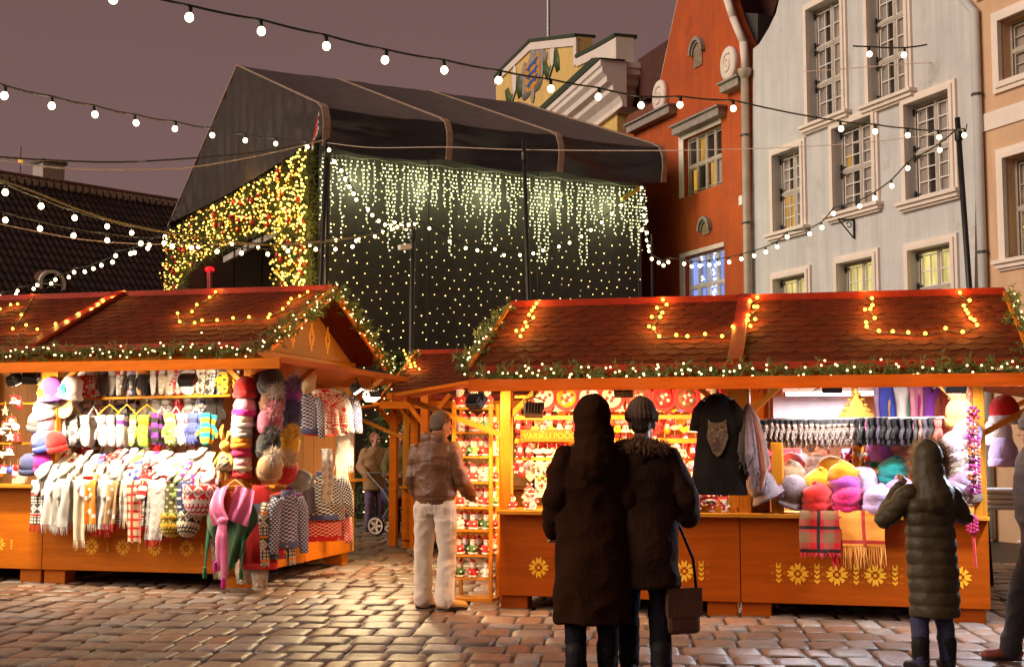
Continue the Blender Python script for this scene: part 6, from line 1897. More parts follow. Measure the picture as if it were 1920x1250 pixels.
def flood(label, fr, p, tilt, yaw, power, col, size=.06, glowm=None, rad_=None):
    t = thing('floodlight', label, 'lamp', fr.w(*p), fr.a + yaw, 'work floodlights under the awnings')
    m = MB(); M_ = Matrix.Rotation(tilt, 4, 'X')
    m.box(-.085, .085, -.045, .03, -.065, .065, 0, M_)
    for k in range(6): m.box(-.075 + k * .028, -.067 + k * .028, .031, .06, -.055, .055, 0, M_)
    m.build('housing', M_plastic, t, bevel=.004)
    m = MB(); m.box(-.075, .075, -.0475, -.0455, -.055, .055, 0, M_); m.build('lens', glow('flood_lens_%.1f' % col[2], col, 25, False), t)
    m = MB(); m.tube([(-.09, 0, 0), (-.095, 0, .09), (0, 0, .12), (.095, 0, .09), (.09, 0, 0)], .008, 6); m.tube([(0, 0, .12), (0, 0, .2)], .008, 6); m.build('bracket', M_plastic, t)
    l = bpy.data.lights.new('flood_lamp', 'SPOT'); l.energy = power; l.color = col; l.shadow_soft_size = size; l.spot_size = rad(172); l.spot_blend = .8
    o = bpy.data.objects.new('flood_lamp', l); COL.objects.link(o); o.parent = t
    d = M_.to_3x3() @ Vector((0, -1, 0)); o.location = d * .08; o.rotation_euler = d.to_track_quat('-Z', 'Y').to_euler()
    return t


rnd = random.Random(77)
Z = lambda fr, px, py, y: fr.onY(px, py, y)
# ===== woollen stall
WL = (1, .80, .55)
flood('black floodlight above yellow flower hat, nearer the glass ornaments', LF, Z(LF, 28, 712, -.52), rad(62), rad(150), 180, WL)
flood('black floodlight close beside hats at the stall post', LF, Z(LF, 58, 708, -.52), rad(58), rad(195), 220, WL)
flood('brown floodlight hanging in front of upper mitten row', LF, Z(LF, 352, 712, -.52), rad(58), rad(175), 270, WL)
flood('black floodlight fixed to post above white crochet scarf', LF, LF.onX(668, 728, .42) + Vector((0, 0, 0)), rad(55), rad(100), 210, WL)
flood('small floodlight glaring on yellow post beside the alley', LF, LF.onX(697, 742, .60), rad(65), rad(60), 420, (1, .72, .36))
rail('pale wooden pole beneath the upper mitten row', LF, Z(LF, 140, 748, .30), Z(LF, 432, 741, .30), .016)
rail('thin wooden pole carrying the upper mittens', LF, Z(LF, 140, 684, .36), Z(LF, 432, 678, .36), .012)
A_ = [(RED, 'dots', WHT), (RED, 'fair', WHT), (WHT, 'diamond', GRY), (CHA, 'plain', None), (LGR, 'plain', None), (WHT, 'flower', RED), (GRY, 'dots', WHT), (CHA, 'flower', LIL), (CRM, 'plain', None),
      (BLK, 'flower', ORA), (WHT, 'plain', None), (CHA, 'flower', RED), (CRM, 'dots', WHT), (WHT, 'stripe', CRM), (LGR, 'fair', RED), (WHT, 'diamond', LGR), (WHT, 'flower', LGR), (WHT, 'plain', None), (CHA, 'diamond', CRM), (CHA, 'fair', WHT),
      (BLK, 'fair', WHT), (YEL, 'dots', CHA)]
seen = {}


def nth(desc):
    seen[desc] = seen.get(desc, 0) + 1; return ORD[seen[desc] - 1]


for i, (A, pat, B) in enumerate(A_):
    px = 160 + i * 12.6; p = Z(LF, px, 686 - i * .3, .36); p.z -= .01
    d = '%s %s mittens' % (CNAME[A], PNAME[pat])
    hands('%s in the upper row, %s along the pale pole' % (d, ORD[i]), LF, p, A, rz=rnd.uniform(-.9, .5), ry=rnd.uniform(-.1, .1), sc=1.12, group='mittens in the upper row', pat=pat, B=B, n=1 if i % 3 else 2, ln=.30, wd=.115)
    if i % 3 == 0:
        q = p + Vector((.03, .14, -.02)); A2, pat2, B2 = A_[(i * 7 + 4) % len(A_)]
        hands('%s %s mittens deep behind the upper row, %s along' % (CNAME[A2], PNAME[pat2], ORD[i]), LF, q, A2, rz=rnd.uniform(-.6, .6), sc=1.1, group='mittens in the upper row', pat=pat2, B=B2, n=1, ln=.30, wd=.115)
B_ = [(122, GRY, 'dots', WHT, 0), (146, CHA, 'diamond', WHT, 0), (166, WHT, 'plain', None, 0), (196, LGR, 'plain', None, 0), (214, WHT, 'stripe', LGR, 0), (234, WHT, 'flower', PUR, 0), (258, GRN, 'fair', WHT, 0), (274, GRN, 'dots', YEL, 0),
      (297, PUR, 'stripe', CHA, 1), (322, GRN, 'dots', CRM, 1), (345, WHT, 'flower', PNK, 1), (368, BLU, 'fair', NAV, 1), (391, TEA, 'stripe', YEL, 0), (178, CHA, 'plain', None, 1), (284, YEL, 'stripe', PUR, 1), (334, MAG, 'plain', None, 1)]
for i, (px, A, pat, B, g) in enumerate(B_):
    p = Z(LF, px, 778 - (px > 285) * 4, .22 + (.12 if i > 12 else 0))
    w = 'gloves' if g else 'mittens'
    hands('%s %s %s on the middle rail of woollen stall%s' % (CNAME[A], PNAME[pat], w, ', half hidden behind others' if i > 12 else ''), LF, p, A, rz=rnd.uniform(-.35, .35), ry=rnd.uniform(-.08, .08), sc=1.25, group='gloves on the middle rail', pat=pat, B=B, glove=bool(g), ln=.28, wd=.10)
for i, px in enumerate((134, 206, 238, 276)):
    hangers('yellow coat hanger on pale pole, %s from the flower hats' % ORD[i], LF, Z(LF, px, 758, .28), YEL, rz=.3 * (i % 2), w=.13, group='yellow hangers on the pale pole')
for i, px in enumerate((176, 304, 330, 368)):
    hangers('pale wire hanger on pale pole, %s from the flower hats' % ORD[i], LF, Z(LF, px, 762, .26), LGR, rz=-.2, w=.09, group='wire hangers on the pale pole')
# gloves heaped on the counter and drooping over its edge
heap = [(84, WHT), (98, LGR), (112, GRY), (128, WHT), (142, CRM), (158, WHT), (172, WHT), (186, TAN), (200, WHT), (214, CRM), (228, WHT), (242, LGR), (256, WHT), (270, BLU), (284, RED), (298, RED), (312, WHT), (326, LIL), (338, GRN), (350, WHT), (362, MAG), (374, CRM), (388, WHT), (400, PNK)]
for i, (px, A) in enumerate(heap):
    for lay in range(3):
        pat, B = (('plain', None), ('dots', GRY), ('flower', RED if A == WHT else WHT), ('stripe', WHT if A != WHT else LGR), ('diamond', LGR if A == WHT else CRM))[(i * 2 + lay * 3) % 5]
        AA = A if lay < 2 else heap[(i + 5) % len(heap)][1]
        if lay == 0:
            p = Z(LF, px + rnd.uniform(-3, 3), 893 + rnd.uniform(-8, 6), -.10); rx = rnd.uniform(-.35, -.15); pos = 'drooping over counter edge'
        elif lay == 1:
            p = Z(LF, px + rnd.uniform(-4, 4), 872 + rnd.uniform(-6, 6), .02); rx = rnd.uniform(-.9, -.6); pos = 'mid counter heap'
        else:
            p = Z(LF, px + rnd.uniform(-4, 4), 852 + rnd.uniform(-8, 5), .22); rx = rnd.uniform(-1.1, -.7); pos = 'topping counter heap'
        hands('%s %s mittens %s, %s from magenta hat' % (CNAME[AA], PNAME[pat], pos, ORD[i]), LF, p, AA, rz=rnd.uniform(-.5, .5), rx=rx, ry=rnd.uniform(-.25, .25), sc=1.0 + rnd.uniform(-.05, .2), group='mittens heaped on the counter', pat=pat, B=B, ln=.25, wd=.11)
board('heap_tray', 'low slanted wooden tray under the mitten heap', 'tray', LF, XS + .25, -.35, .06, .45, 1.061, 1.19, M_pine)
S_L = [(72, CHA, 'fair', WHT, RED, .17, .44, RED), (100, WHT, 'plain', LGR, None, .20, .44, LGR), (120, LGR, 'plain', None, None, .17, .46, LGR), (137, GRY, 'plain', None, None, .14, .40, GRY), (155, CRM, 'plain', None, None, .16, .60, CRM),
       (172, ORA, 'flower', WHT, None, .14, .42, CRM), (180, BRN, 'dots', PNK, None, .15, .47, RED), (198, WHT, 'diamond', LGR, RED, .19, .48, RED), (213, TAN, 'flower', WHT, None, .13, .42, RED), (228, CHA, 'fair', WHT, RED, .14, .42, RED), (241, CRM, 'stripe', WHT, None, .13, .38, CRM),
       (256, (.66, .36, .12), 'check', CRM, RED, .18, .60, TAN), (270, BLK, 'diamond', WHT, None, .12, .40, LGR), (280, GRY, 'fair', WHT, RED, .13, .44, RED), (295, LGR, 'diamond', WHT, RED, .20, .58, RED), (316, RED, 'dots', WHT, None, .16, .52, RED), (331, (.10, .12, .03), 'dots', CRM, YEL, .18, .50, YEL), (350, NAV, 'dots', WHT, YEL, .15, .5, BRN)]
for i, (px, A, pat, B, C, w, L, fc) in enumerate(S_L):
    p = Z(LF, px, 900, -.14 - .02 * (i % 3)); p.z = 1.10
    nm = CNAME.get(A, 'orange beige' if i == 11 else 'olive')
    nm = nm if i != 16 else 'olive'
    scarf('%s %s scarf hanging over the counter, %s from the glass ornaments' % (nm, PNAME[pat], ORD[i]), LF, p, A, pat, B, C, w=w * .98, L=L + .04, frc=fc, seed=i, fl=.09 if i not in (11, 16) else .02)
# big folk-patterned cap and cuff at the end of the row
hat('red and white folk patterned cap hanging upside down on counter edge', LF, Z(LF, 375, 908, -.22), RED, 'beanie', pat='fair', B=WHT, seed=1, rx=PI, sc=1.45)
hat('black banded cap below the red folk patterned cap', LF, Z(LF, 357, 962, -.20), BLK, 'beanie', pat='fair', B=CRM, seed=2, rx=PI * .9, sc=1.1)
hat('olive banded cap beside the black banded cap', LF, Z(LF, 325, 962, -.20), (.09, .11, .03), 'beanie', pat='fair', B=YEL, seed=2, rx=PI * .95, sc=1.1)
for i in range(15):
    A = (BRN, TAN, GRY, RED, CRM, CHA, BRN, WHT)[(i * 3) % 8]; px = 150 + i * 16.5
    hands('%s felt slippers pinned on the back boards, %s from the flower hats' % (CNAME[A], ORD[i]), LF, Z(LF, px, 806 + (i % 3) * 12, .9), A, rz=rnd.uniform(-.3, .3), ry=rnd.uniform(-.2, .2), sc=1.2, group='slippers on the back boards', pat=('plain', 'dots', 'flower')[i % 3], B=WHT if A != WHT else RED, ln=.24, wd=.12)
for i in range(13):
    A = (LGR, CHA, WHT, GRY, CRM, NAV, RED)[(i * 3) % 7]; px = 150 + i * 21
    hands('%s knitted socks on the back boards, %s from the flower hats' % (CNAME[A], ORD[i]), LF, Z(LF, px, 742 + (i % 2) * 6, .9), A, rz=rnd.uniform(-.3, .3), sc=1.25, group='socks on the back boards', pat=('plain', 'stripe', 'fair')[i % 3], B=WHT if A != WHT else GRY, ln=.27, wd=.11)
# hats on the post by the glass ornaments
HP = [(97, 746, PUR, 'cloche', dict(flower=YEL, band=PUR), 'purple felt hat with yellow flower'), (131, 742, LGR, 'cloche', dict(flower=TEA, band=LGR), 'pale grey felt hat with blue flower'), (93, 764, GRY, 'beanie', dict(pat='flower', B=WHT), 'grey knitted hat with white emblem under the purple hat'),
      (87, 786, WHT, 'beanie', dict(pat='stripe', B=GRY), 'white hat with grey stripes halfway up the post'), (70, 808, CHA, 'beanie', {}, 'charcoal hat tucked behind the pink cap'), (86, 814, PNK, 'beanie', dict(pat='plain', band=WHT), 'pale pink cap with white rim on the post'), (83, 846, BLU, 'beanie', dict(pat='flower', B=NAV), 'blue hat with bear face on the post'),
      (108, 846, RED, 'beanie', dict(band=RED), 'plain red hat behind the blue bear hat'), (78, 884, MAG, 'beanie', dict(band=MAG), 'magenta hat with ears at the foot of the post'), (56, 888, NAV, 'beanie', dict(band=NAV), 'navy hat behind the magenta hat')]
for i, (px, py, A, stl, k, d) in enumerate(HP):
    p = Z(LF, px, py, .02 + .02 * (i % 3)); hat(d, LF, p, A, stl, rz=.3 * math.sin(i * 2), ry=.25 * math.sin(i * 1.7), rx=.2, sc=1.12 if stl == 'cloche' else 1.0, seed=i, **k)
m = MB(); p = Z(LF, 88, 890, .12); m.box(-.02, .02, -.02, .02, 0, 1.1); tag(m.build('hat_pole', M_pine, loc=LF.w(p.x, .12, 1.061), rz=LF.a), 'slim wooden pole behind the stacked hats near glass ornaments', 'pole')
p = Z(LF, 119, 765, .10); t = thing('cat_cushion', 'round beige cat face cushion with green eyes', 'cushion', LF.w(*p), LF.a)
m = MB(); m.ball((0, 0, 0), .12, 18, 0, (1, .3, .95));
for s_ in (-1, 1): m.prism([(s_ * .04, .09), (s_ * .11, .055), (s_ * .105, .15)], -.015, .015)
m.build('face', pbr('beige_felt', (.55, .36, .18), .9, .15, 8), t, True)
for s_ in (-1, 1):
    m = MB(); m.ball((s_ * .045, -.034, .02), .020, 10, 0, (1.2, .4, .9)); m.ball((s_ * .045, -.042, .02), .008, 8, 1, (.6, .6, 1.6)); m.build('eye', [pbr('green_eye', (.1, .3, .03), .3), M_boot], t, True)
m = MB(); m.ball((0, -.037, -.02), .009, 8); m.tube([(-.03, -.036, -.045), (0, -.038, -.032), (.03, -.036, -.045)], .003, 5); m.build('nose', pbr('pink_nose', (.6, .2, .15), .6), t, True)
# hats stacked on the corner pole
HC = [(460, 746, RED, dict(band=RED), 'red cable knit hat at the top of the corner stack'), (458, 781, PNK, dict(pat='stripe', B=PNK, band=MAG), 'pink knitted hat with crimson rim, under the red one'), (455, 800, CRM, dict(band=WHT), 'cream hat squeezed under the pink one'),
      (453, 822, LGR, dict(pat='paisley', B=WHT, band=GRY), 'grey furry looking hat in the corner stack'), (453, 840, ORA, dict(pat='dots', B=YEL, band=ORA), 'orange hat in the corner stack'), (452, 858, (.45, .01, .08), dict(band=(.45, .01, .08)), 'crimson hat in the corner stack'), (451, 882, PNK, dict(pat='flower', B=WHT, band=CRM), 'pink and white mottled hat near the bottom of corner stack'), (450, 897, RED, dict(pat='flower', B=WHT, band=RED), 'red hat with white snowflakes at the bottom of corner stack')]
for i, (px, py, A, k, d) in enumerate(HC): hat(d, LF, Z(LF, px, py, -.08), A, 'beanie', rz=i, ry=.12 * math.sin(i * 2.2), sc=(1.1, 1.1, 1.0) if i < 2 else (1.02, 1.02, .8), seed=i, **k)
board('hat_pole', 'orange board standing behind the corner hat stack', 'pole', LF, Z(LF, 470, 900, .0).x, Z(LF, 488, 900, .0).x, .02, .045, 1.061, 2.3, M_orangez)
t = thing('plush_doll', 'yellow plush doll in a checked dress hanging at the corner', 'doll', LF.w(*Z(LF, 421, 900, -.16)), LF.a)
ry_ = pbr('yellow_plush', (.75, .40, .04), .95, .2, 20, .5, 80, sheen=.5)
m = MB(); m.ball((0, 0, .36), .06, 12); m.tube([(-.02, 0, .40), (-.05, 0, .52), (-.03, 0, .58)], [.02, .025, .012], 8); m.tube([(.02, 0, .40), (.045, 0, .50), (.07, -.02, .46)], [.02, .025, .012], 8)
for s_ in (-1, 1): m.tube([(s_ * .04, 0, .28), (s_ * .09, -.02, .20), (s_ * .10, -.03, .14)], [.022, .02, .02], 8); m.tube([(s_ * .03, 0, .1), (s_ * .035, -.01, .0)], [.025, .03], 8)
m.ball((0, 0, .22), .07, 12, 0, (1, .8, 1.4)); m.build('body', ry_, t, True)
m = MB(); m.lathe([(.045, .29), (.07, .22), (.10, .10), (.098, .10), (.06, .22)], 18, cap=False); m.build('dress', mt(WHT, 'check', CHA, YEL, .012, 6), t, True)
# pom-pom hats hung round the corner
PH = [(505, 727, CHA, 'plain', None, 'charcoal cable hat at the top beside the awning'), (508, 764, BRN, 'plain', (.45, .43, .40), 'dark brown hat with grey fur pompom'), (540, 752, PUR, 'plain', (.22, .16, .40), 'violet hat with dark violet fur pompom'), (503, 800, (.35, .08, .14), 'plain', (.60, .30, .36), 'dusky pink hat with pink fur pompom'),
      (540, 795, NAV, 'plain', (.10, .11, .28), 'navy hat with blue fur pompom'), (500, 846, BLK, 'plain', (.10, .095, .09), 'black hat with dark fur pompom'), (536, 842, YEL, 'plain', (.72, .48, .12), 'mustard hat with golden fur pompom'), (503, 886, TAN, 'plain', (.68, .60, .50), 'tan hat with white fur pompom'), (532, 890, RED, 'plain', (.62, .50, .34), 'red hat with beige fur pompom'), (568, 722, CRM, 'plain', None, 'cream hat high at the back of the side opening')]
for i, (px, py, A, pat, pm, d) in enumerate(PH): hat(d, LF, Z(LF, px, py, -.02 + .05 * (i % 2)) if px < 515 else LF.onX(px, py, .14), A, 'beanie', rz=.45, ry=.25, rx=.95, sc=1.18, seed=i, pom=pm)
m = MB(); m.box(0, .03, 0, .03, 0, 1.2); tag(m.build('hat_pole', M_orangez, loc=LF.w(.03, .25, 1.061), rz=LF.a), 'slim orange pole holding up the pompom hats', 'pole')
# sweaters on the side opening
rail('upper wooden rail along the open side of woollen stall', LF, (.10, .35, 2.29), (.10, 2.9, 2.29), .014)
rail('lower wooden rail under the pompom hats', LF, Z(LF, 470, 908, -.10), LF.onX(590, 903, .2), .012)
sx = rad(52)
SWT = [(573, 738, NAV, 'dots', WHT, .30, .45, 'navy dotted cardigan high on the side rail'), (592, 735, WHT, 'fair', RED, .42, .48, 'white sweater with red folk bands on the side rail'), (606, 733, RED, 'fair', WHT, .42, .52, 'red and white sweater squeezed on side rail'), (620, 733, WHT, 'dots', CHA, .40, .52, 'white dotted sweater on the side rail'), (633, 735, WHT, 'diamond', NAV, .44, .48, 'navy and white diamond sweater nearest the yellow post')]
for i, (px, py, A, pat, B, w, L, d) in enumerate(SWT):
    sweater(d, LF, LF.onX(px, py, .14), A, pat, B, w=w, L=L, seed=i, rz=sx + .15 * (i % 2), group=None)
scarf('long white crochet scarf hanging by the yellow post', LF, LF.onX(645, 792, .16), WHT, 'diamond', LGR, None, w=.26, L=.55, back=.02, seed=40, rz=rad(60), group=None)
scarf('thin cream lace scarf below the white crochet scarf', LF, LF.onX(640, 872, .22), CRM, 'flower', WHT, None, w=.16, L=.22, back=.02, seed=41, rz=rad(60), group=None)
LOW = [(605, 888, CHA, 'dots', WHT, .50, .52, 'black sweater with white dots and reindeer band'), (603, 938, RED, 'dots', WHT, .50, .46, 'red sweater with white reindeer below the black one')]
for i, (px, py, A, pat, B, w, L, d) in enumerate(LOW): sweater(d, LF, LF.onX(px, py, .22 - .05 * i), A, pat, B, w=w, L=L, sl=.5, hem=NAV if i == 0 else RED, seed=20 + i, rz=rad(40), N=5)
scarf('grey and yellow striped scarf draped below the pompom hats', LF, LF.onX(550, 893, .20), LGR, 'stripe', PUR, YEL, w=.17, L=.34, back=.1, seed=43, rz=rad(30), N=7, group=None)
scarf('dark grey cable knit scarf beside the striped scarf', LF, LF.onX(572, 898, .22), (.14, .13, .15), 'plain', None, None, w=.20, L=.40, back=.1, seed=44, rz=rad(35), fl=.0, group=None)
scarf('long pale grey lace scarf hanging over the dotted sweater', LF, LF.onX(612, 845, .36), LGR, 'diamond', WHT, None, w=.13, L=.56, back=.04, seed=45, rz=rad(40), group=None)
hat('grey green pointed hat with tassel over the striped scarf', LF, LF.onX(566, 888, .28), (.25, .28, .24), 'felt', seed=2, rx=2.6, sc=1.0)
sweater('navy dotted sweater hanging low at the corner', LF, Z(LF, 540, 924, -.06), (.09, .09, .17), 'dots', WHT, w=.26, L=.55, sl=.62, seed=30, rz=rad(48), N=6)
sweater('narrow snowflake sweater between the navy and red sweaters', LF, Z(LF, 519, 932, -.10), CHA, 'fair', CRM, ORA, w=.24, L=.62, sl=.7, seed=31, rz=rad(55), N=8)
sweater('long bright red sweater with picture on its chest', LF, Z(LF, 487, 915, -.12), RED, 'plain', None, w=.36, L=.82, sl=.72, seed=32, rz=rad(14))
p = Z(LF, 483, 962, -.215); m = MB(); m.box(-.07, .07, 0, .004, -.10, .10); tag(m.build('knitted_picture', mt((.22, .25, .45), 'flower', YEL, WHT, .012, 7), loc=LF.w(*p), rz=LF.a + rad(14)), 'knitted blue and yellow picture patch on the red sweater', 'patch')
# cream lace leggings
for i, px in enumerate((415, 456, 487)):
    p = Z(LF, px, 1010 + i * 8, -.12 - .0 * i); m = MB()
    m.grid(lambda u, v: ((u - .5) * (.26 - .1 * v), .03 * math.sin(u * 7 + i) * v, -.42 * v + .04 * abs(math.sin(u * 3 * PI)) * (v > .95)), 14, 12, 0, lambda u, v: (u * .26, v * .42))
    m.grid(lambda u, v: ((u - .5) * (.26 - .1 * v), .012 + .03 * math.sin(u * 7 + i) * v, -.42 * v), 14, 12, 0, lambda u, v: (u * .26, v * .42))
    o = m.build('lace_skirt', mt(CRM, 'diamond', (.40, .28, .20), None, .012, 8), loc=LF.w(p.x, p.y, p.z), rz=LF.a, smooth=True)
    tag(o, ('cream lace underskirt left of the green tassels', 'cream lace underskirt between pink and green tassels', 'cream lace underskirt below the red sweater')[i], 'skirt')


# pink and green shawls with tassels
def tassel(m, p, ln, mi=0, r=.022):
    p = Vector(p); m.ball(p, r, 8, mi); rr2 = random.Random(int(abs(p.x * 999)))
    for k in range(26):
        a = k * 2.4; d = Vector((math.cos(a) * .02, math.sin(a) * .02, -ln)) * rr2.uniform(.8, 1.05); m.tube([p, p + d * .3 + Vector((d.x * .6, d.y * .6, 0)), p + d], [.006, .006, .003], 4, mi)


p0 = Z(LF, 437, 905, -.36); t = thing('shawl', 'pink shawl knotted in front with magenta tassels', 'shawl', LF.w(*p0), LF.a)
M_pinkw = pbr('pink_felted_wool', (.72, .16, .36), .95, .18, 6, .5, 70, sheen=.6, spec=.1); M_greenw = pbr('green_felted_wool', (.035, .10, .035), .95, .2, 6, .5, 70, sheen=.5, spec=.1)
for s_ in (-1, 1):
    m = MB()

    def sh(u, v, s_=s_):
        # from the neck out over a shoulder and down to the knot
        a = Vector((s_ * (.05 + .17 * u), -.02 + .05 * u, -.02 - .06 * u)); b = Vector((s_ * (-.02 + .24 * u * (1 - .12 * v)), -.10 + .06 * u, -.36 - (.10 - .02) * u - .0))
        q = a.lerp(b, v); q.y -= .05 * math.sin(PI * v) + .018 * math.sin(u * 11 + v * 3 + s_); q.x += s_ * .03 * math.sin(PI * v); return q
    m.grid(sh, 20, 24, 0); m.grid(lambda u, v: sh(u, v) + Vector((0, .012, 0)), 20, 24, 0); m.build('drape', M_pinkw, t, True)
m = MB(); m.ball((-.03, -.16, -.38), .05, 12, 0, (1.2, .8, .9))
for (dx, ln) in ((-.03, .50), (.03, .66)):
    m.tube([(-.03, -.16, -.40), (-.02 + dx * .5, -.19, -.55), (-.02 + dx, -.18, -.38 - ln * .7), (-.02 + dx * 1.2, -.17, -.38 - ln)], [.045, .055, .04, .015], 10, 0, squash=.5)
m.build('knot', M_pinkw, t, True)
for (x, z, ln) in ((-.09, -.80, .09), (.0, -.96, .09)):
    m = MB(); tassel(m, (x, -.18, z), ln); m.build('tassel', pbr('magenta_yarn', (.62, .02, .34), .9, .2), t)
p1 = Z(LF, 437, 925, -.29); t = thing('shawl', 'dark green shawl hanging behind the pink one with green tassels', 'shawl', LF.w(*p1), LF.a)
m = MB()


def gs2(u, v):
    w = .16 + .12 * math.sin(PI * min(1, v * 1.1)) ; L2 = .80 - .38 * abs(u - .52) * 2 ** .5
    return Vector(((u - .5) * 2 * w, -.03 + .03 * math.sin(u * 12 + v * 5) - .03 * v, -L2 * v))


m.grid(gs2, 26, 22); m.grid(lambda u, v: gs2(u, v) + Vector((0, .012, 0)), 26, 22); m.build('cloth', M_greenw, t, True)
m = MB(); m.grid(lambda u, v: (-.12 + .24 * u, -.05 - .03 * math.sin(PI * u), .03 - .20 * v - .09 * math.sin(PI * u) * v), 12, 8); m.build('red_lining', pbr('coral_felt', (.62, .10, .06), .95, .2, 6, .4), t, True)
for (px, py, ln) in ((384, 1065, .10), (437, 1050, .08), (452, 1068, .10)):
    q = Z(LF, px, py, -.34) - p1; m = MB(); tassel(m, q, ln); m.tube([q, q + Vector((.02, 0, .22)), q + Vector((.04 if px < 400 else 0, .02, .46))], [.01, .02, .03], 8, squash=.5); m.build('tassel', pbr('green_yarn', (.03, .16, .07), .9, .2), t)
hangers('yellow wooden hanger inside the neck of the pink shawl', LF, p0 + Vector((0, .05, .03)), TAN, w=.16)
# label plates on the post
p = LF.onX(667, 833, .004); m = MB(); m.box(0, .004, -.035, .035, -.012, .012)
# ===== glass ornament stall at the picture edge
for i, z in enumerate((1.50, 1.95)): board('display_shelf', 'narrow wooden shelf of glass ornaments, %s' % ('lower one' if i == 0 else 'upper one'), 'shelf', LF, XS - 1.2, XS - .12, .25, .42, z, z + .025, M_pine)
gl_ = [(8, 872, 'bell', WHT), (20, 872, 'ball', BLU), (30, 880, 'ball', LIL), (12, 790, 'bell', WHT), (22, 782, 'bell', CRM), (30, 792, 'ball', WHT), (34, 812, 'bell', RED), (4, 800, 'ball', WHT), (26, 742, 'bell', WHT), (10, 760, 'star', CRM), (18, 838, 'bell', WHT), (6, 842, 'heart', CRM), (33, 868, 'ball', RED), (2, 878, 'ball', CRM), (37, 750, 'drop', RED), (20, 808, 'star', WHT)]
for i, (px, py, k, c) in enumerate(gl_): orn('%s glass %s at the picture edge, %s in its stall' % (CNAME[c], {'drop': 'santa'}.get(k, k), ORD[i]), LF, Z(LF, px, py - 8, .22), k, c, rz=rnd.uniform(-.4, .4), sc=1.1, group='glass ornaments at the picture edge')
p = Z(LF, 22, 905, .2); board('gift_box', 'small pinkish picture box on the ornament counter', 'box', LF, p.x, p.x + .17, .2, .25, 1.062, 1.27, pbr('pale_pink_card', (.66, .40, .28), .7))
# ===== santa stall
WR = (1, .54, .24)
flood('dark clip lamp with round shade at corner of santa stall', RF, Z(RF, 893, 752, -.25) , rad(40), rad(150), 170, WR)
flood('bright clip lamp on inner post of santa stall', RF, Z(RF, 1001, 768, .05), rad(30), rad(185), 300, WR)
flood('floodlight hidden behind the hooded couple in santa stall', RF, Z(RF, 1170, 730, -.1), rad(50), rad(180), 300, WR)
rk = thing('display_rack', 'narrow wooden rack of santas standing by the man', 'rack', RF.w(*(RF.onZ(884, 1126, 0))), RF.a)
rb = RF.onZ(884, 1126, 0); q = [RF.onY(850, 1100, rb.y).x - rb.x, RF.onY(920, 1100, rb.y).x - rb.x]
for x in (q[0], q[1]):
    for y_ in (0, .26):
        m = MB(); m.box(x - .017, x + .017, y_ - .017, y_ + .017, .03, 1.92 if x == q[0] else 1.9); m.build('post', M_pinez, rk, bevel=.003)
shz = []
for py in (764, 809, 855, 903, 950, 993, 1040, 1083): shz.append(RF.onY(885, py, rb.y).z)
for z in shz + [.015]:
    m = MB(); m.box(q[0] + .018, q[1] - .018, -.012, .272, z - .016, z); m.build('shelf', M_pine, rk)
m = MB(); m.box(q[0] - .02, q[1] + .02, -.03, .30, 0, .028); m.build('base', M_pine, rk)
for i, z in enumerate(shz):
    nn = 3 if i not in (0,) else 3
    for k in range(nn):
        for d in range(2 if 0 < i < 7 else 1):
            x = q[0] + .05 + (q[1] - q[0] - .10) * k / (nn - 1) + (.03 * d)
            santa('%s santa on %s rack shelf%s, %s from the man' % (('red', 'white robed', 'small red', 'green robed')[(i + k + d) % 4], ORD[i], ' at back' if d else '', ORD[k]), RF, (rb.x + x, rb.y + .05 + .12 * d, z + .002), (i + k + d) % 4, rz=rnd.uniform(-.4, .4), sc=.78 if i else .95)
# rails and ornaments across the back
for i, (py, w) in enumerate(((744, .03), (783, .045), (826, .05), (860, .03))):
    a = Z(RF, 966, py, 1.0); b = Z(RF, 1384, py, 1.0); board('display_rail', 'wooden display rail across santa stall, %s from the top' % ORD[i], 'rail', RF, a.x, b.x, .98, 1.0, a.z - w / 2, a.z + w / 2, M_pine, group='display rails in santa stall')
for i, px in enumerate((1020, 1062, 1105, 1146, 1198, 1245, 1288, 1330)): orn('red rimmed round plaque under the awning, %s along the row' % ORD[i], RF, Z(RF, px, 718, .85), 'ring', (CRM, ORA, WHT, CRM, BRN, RED, BRN, CRM)[i], sc=.95, group='round red plaques under the awning')
kinds = ['drop', 'bell', 'drop', 'bell', 'star', 'bell', 'bell', 'bird', 'bell', 'drop', 'bell', 'bell', 'heart', 'bell', 'bell', 'bell', 'drop', 'bell']
for i, k in enumerate(kinds):
    c = (RED, WHT, RED, CRM, YEL, GRN, YEL, BLU, LGR, RED, WHT, LIL, RED, CRM, YEL, BLU, RED, WHT)[i]
    orn('%s %s hanging from the first rail, %s from the rack' % (CNAME[c], {'drop': 'santa'}.get(k, k), ORD[i]), RF, Z(RF, 1030 + i * 16.6, 746, .93), k, c, rz=rnd.uniform(-.4, .4), sc=1.05, group='ornaments on the first rail')
for i in range(22):
    k = kinds[(i * 5 + 2) % len(kinds)]; c = (RED, CRM, WHT, RED, YEL, RED, ORA, WHT)[(i * 3) % 8]
    orn('%s %s hanging from the second rail, %s from the rack' % (CNAME[c], {'drop': 'santa'}.get(k, k), ORD[i]), RF, Z(RF, 972 + i * 15.5, 786, .93), k, c, rz=rnd.uniform(-.4, .4), sc=1.0, group='ornaments on the second rail')
for i in range(20):
    k = ('drop', 'drop', 'bird', 'bird', 'bell', 'drop', 'heart')[i % 7]; c = (RED, RED, WHT, WHT, CRM, RED, RED)[i % 7]
    orn('%s %s hanging from the third rail, %s from the rack' % (CNAME[c], {'drop': 'santa'}.get(k, k), ORD[i]), RF, Z(RF, 975 + i * 17, 830, .93), k, c, rz=rnd.uniform(-.5, .5), sc=1.05, group='ornaments on the third rail')
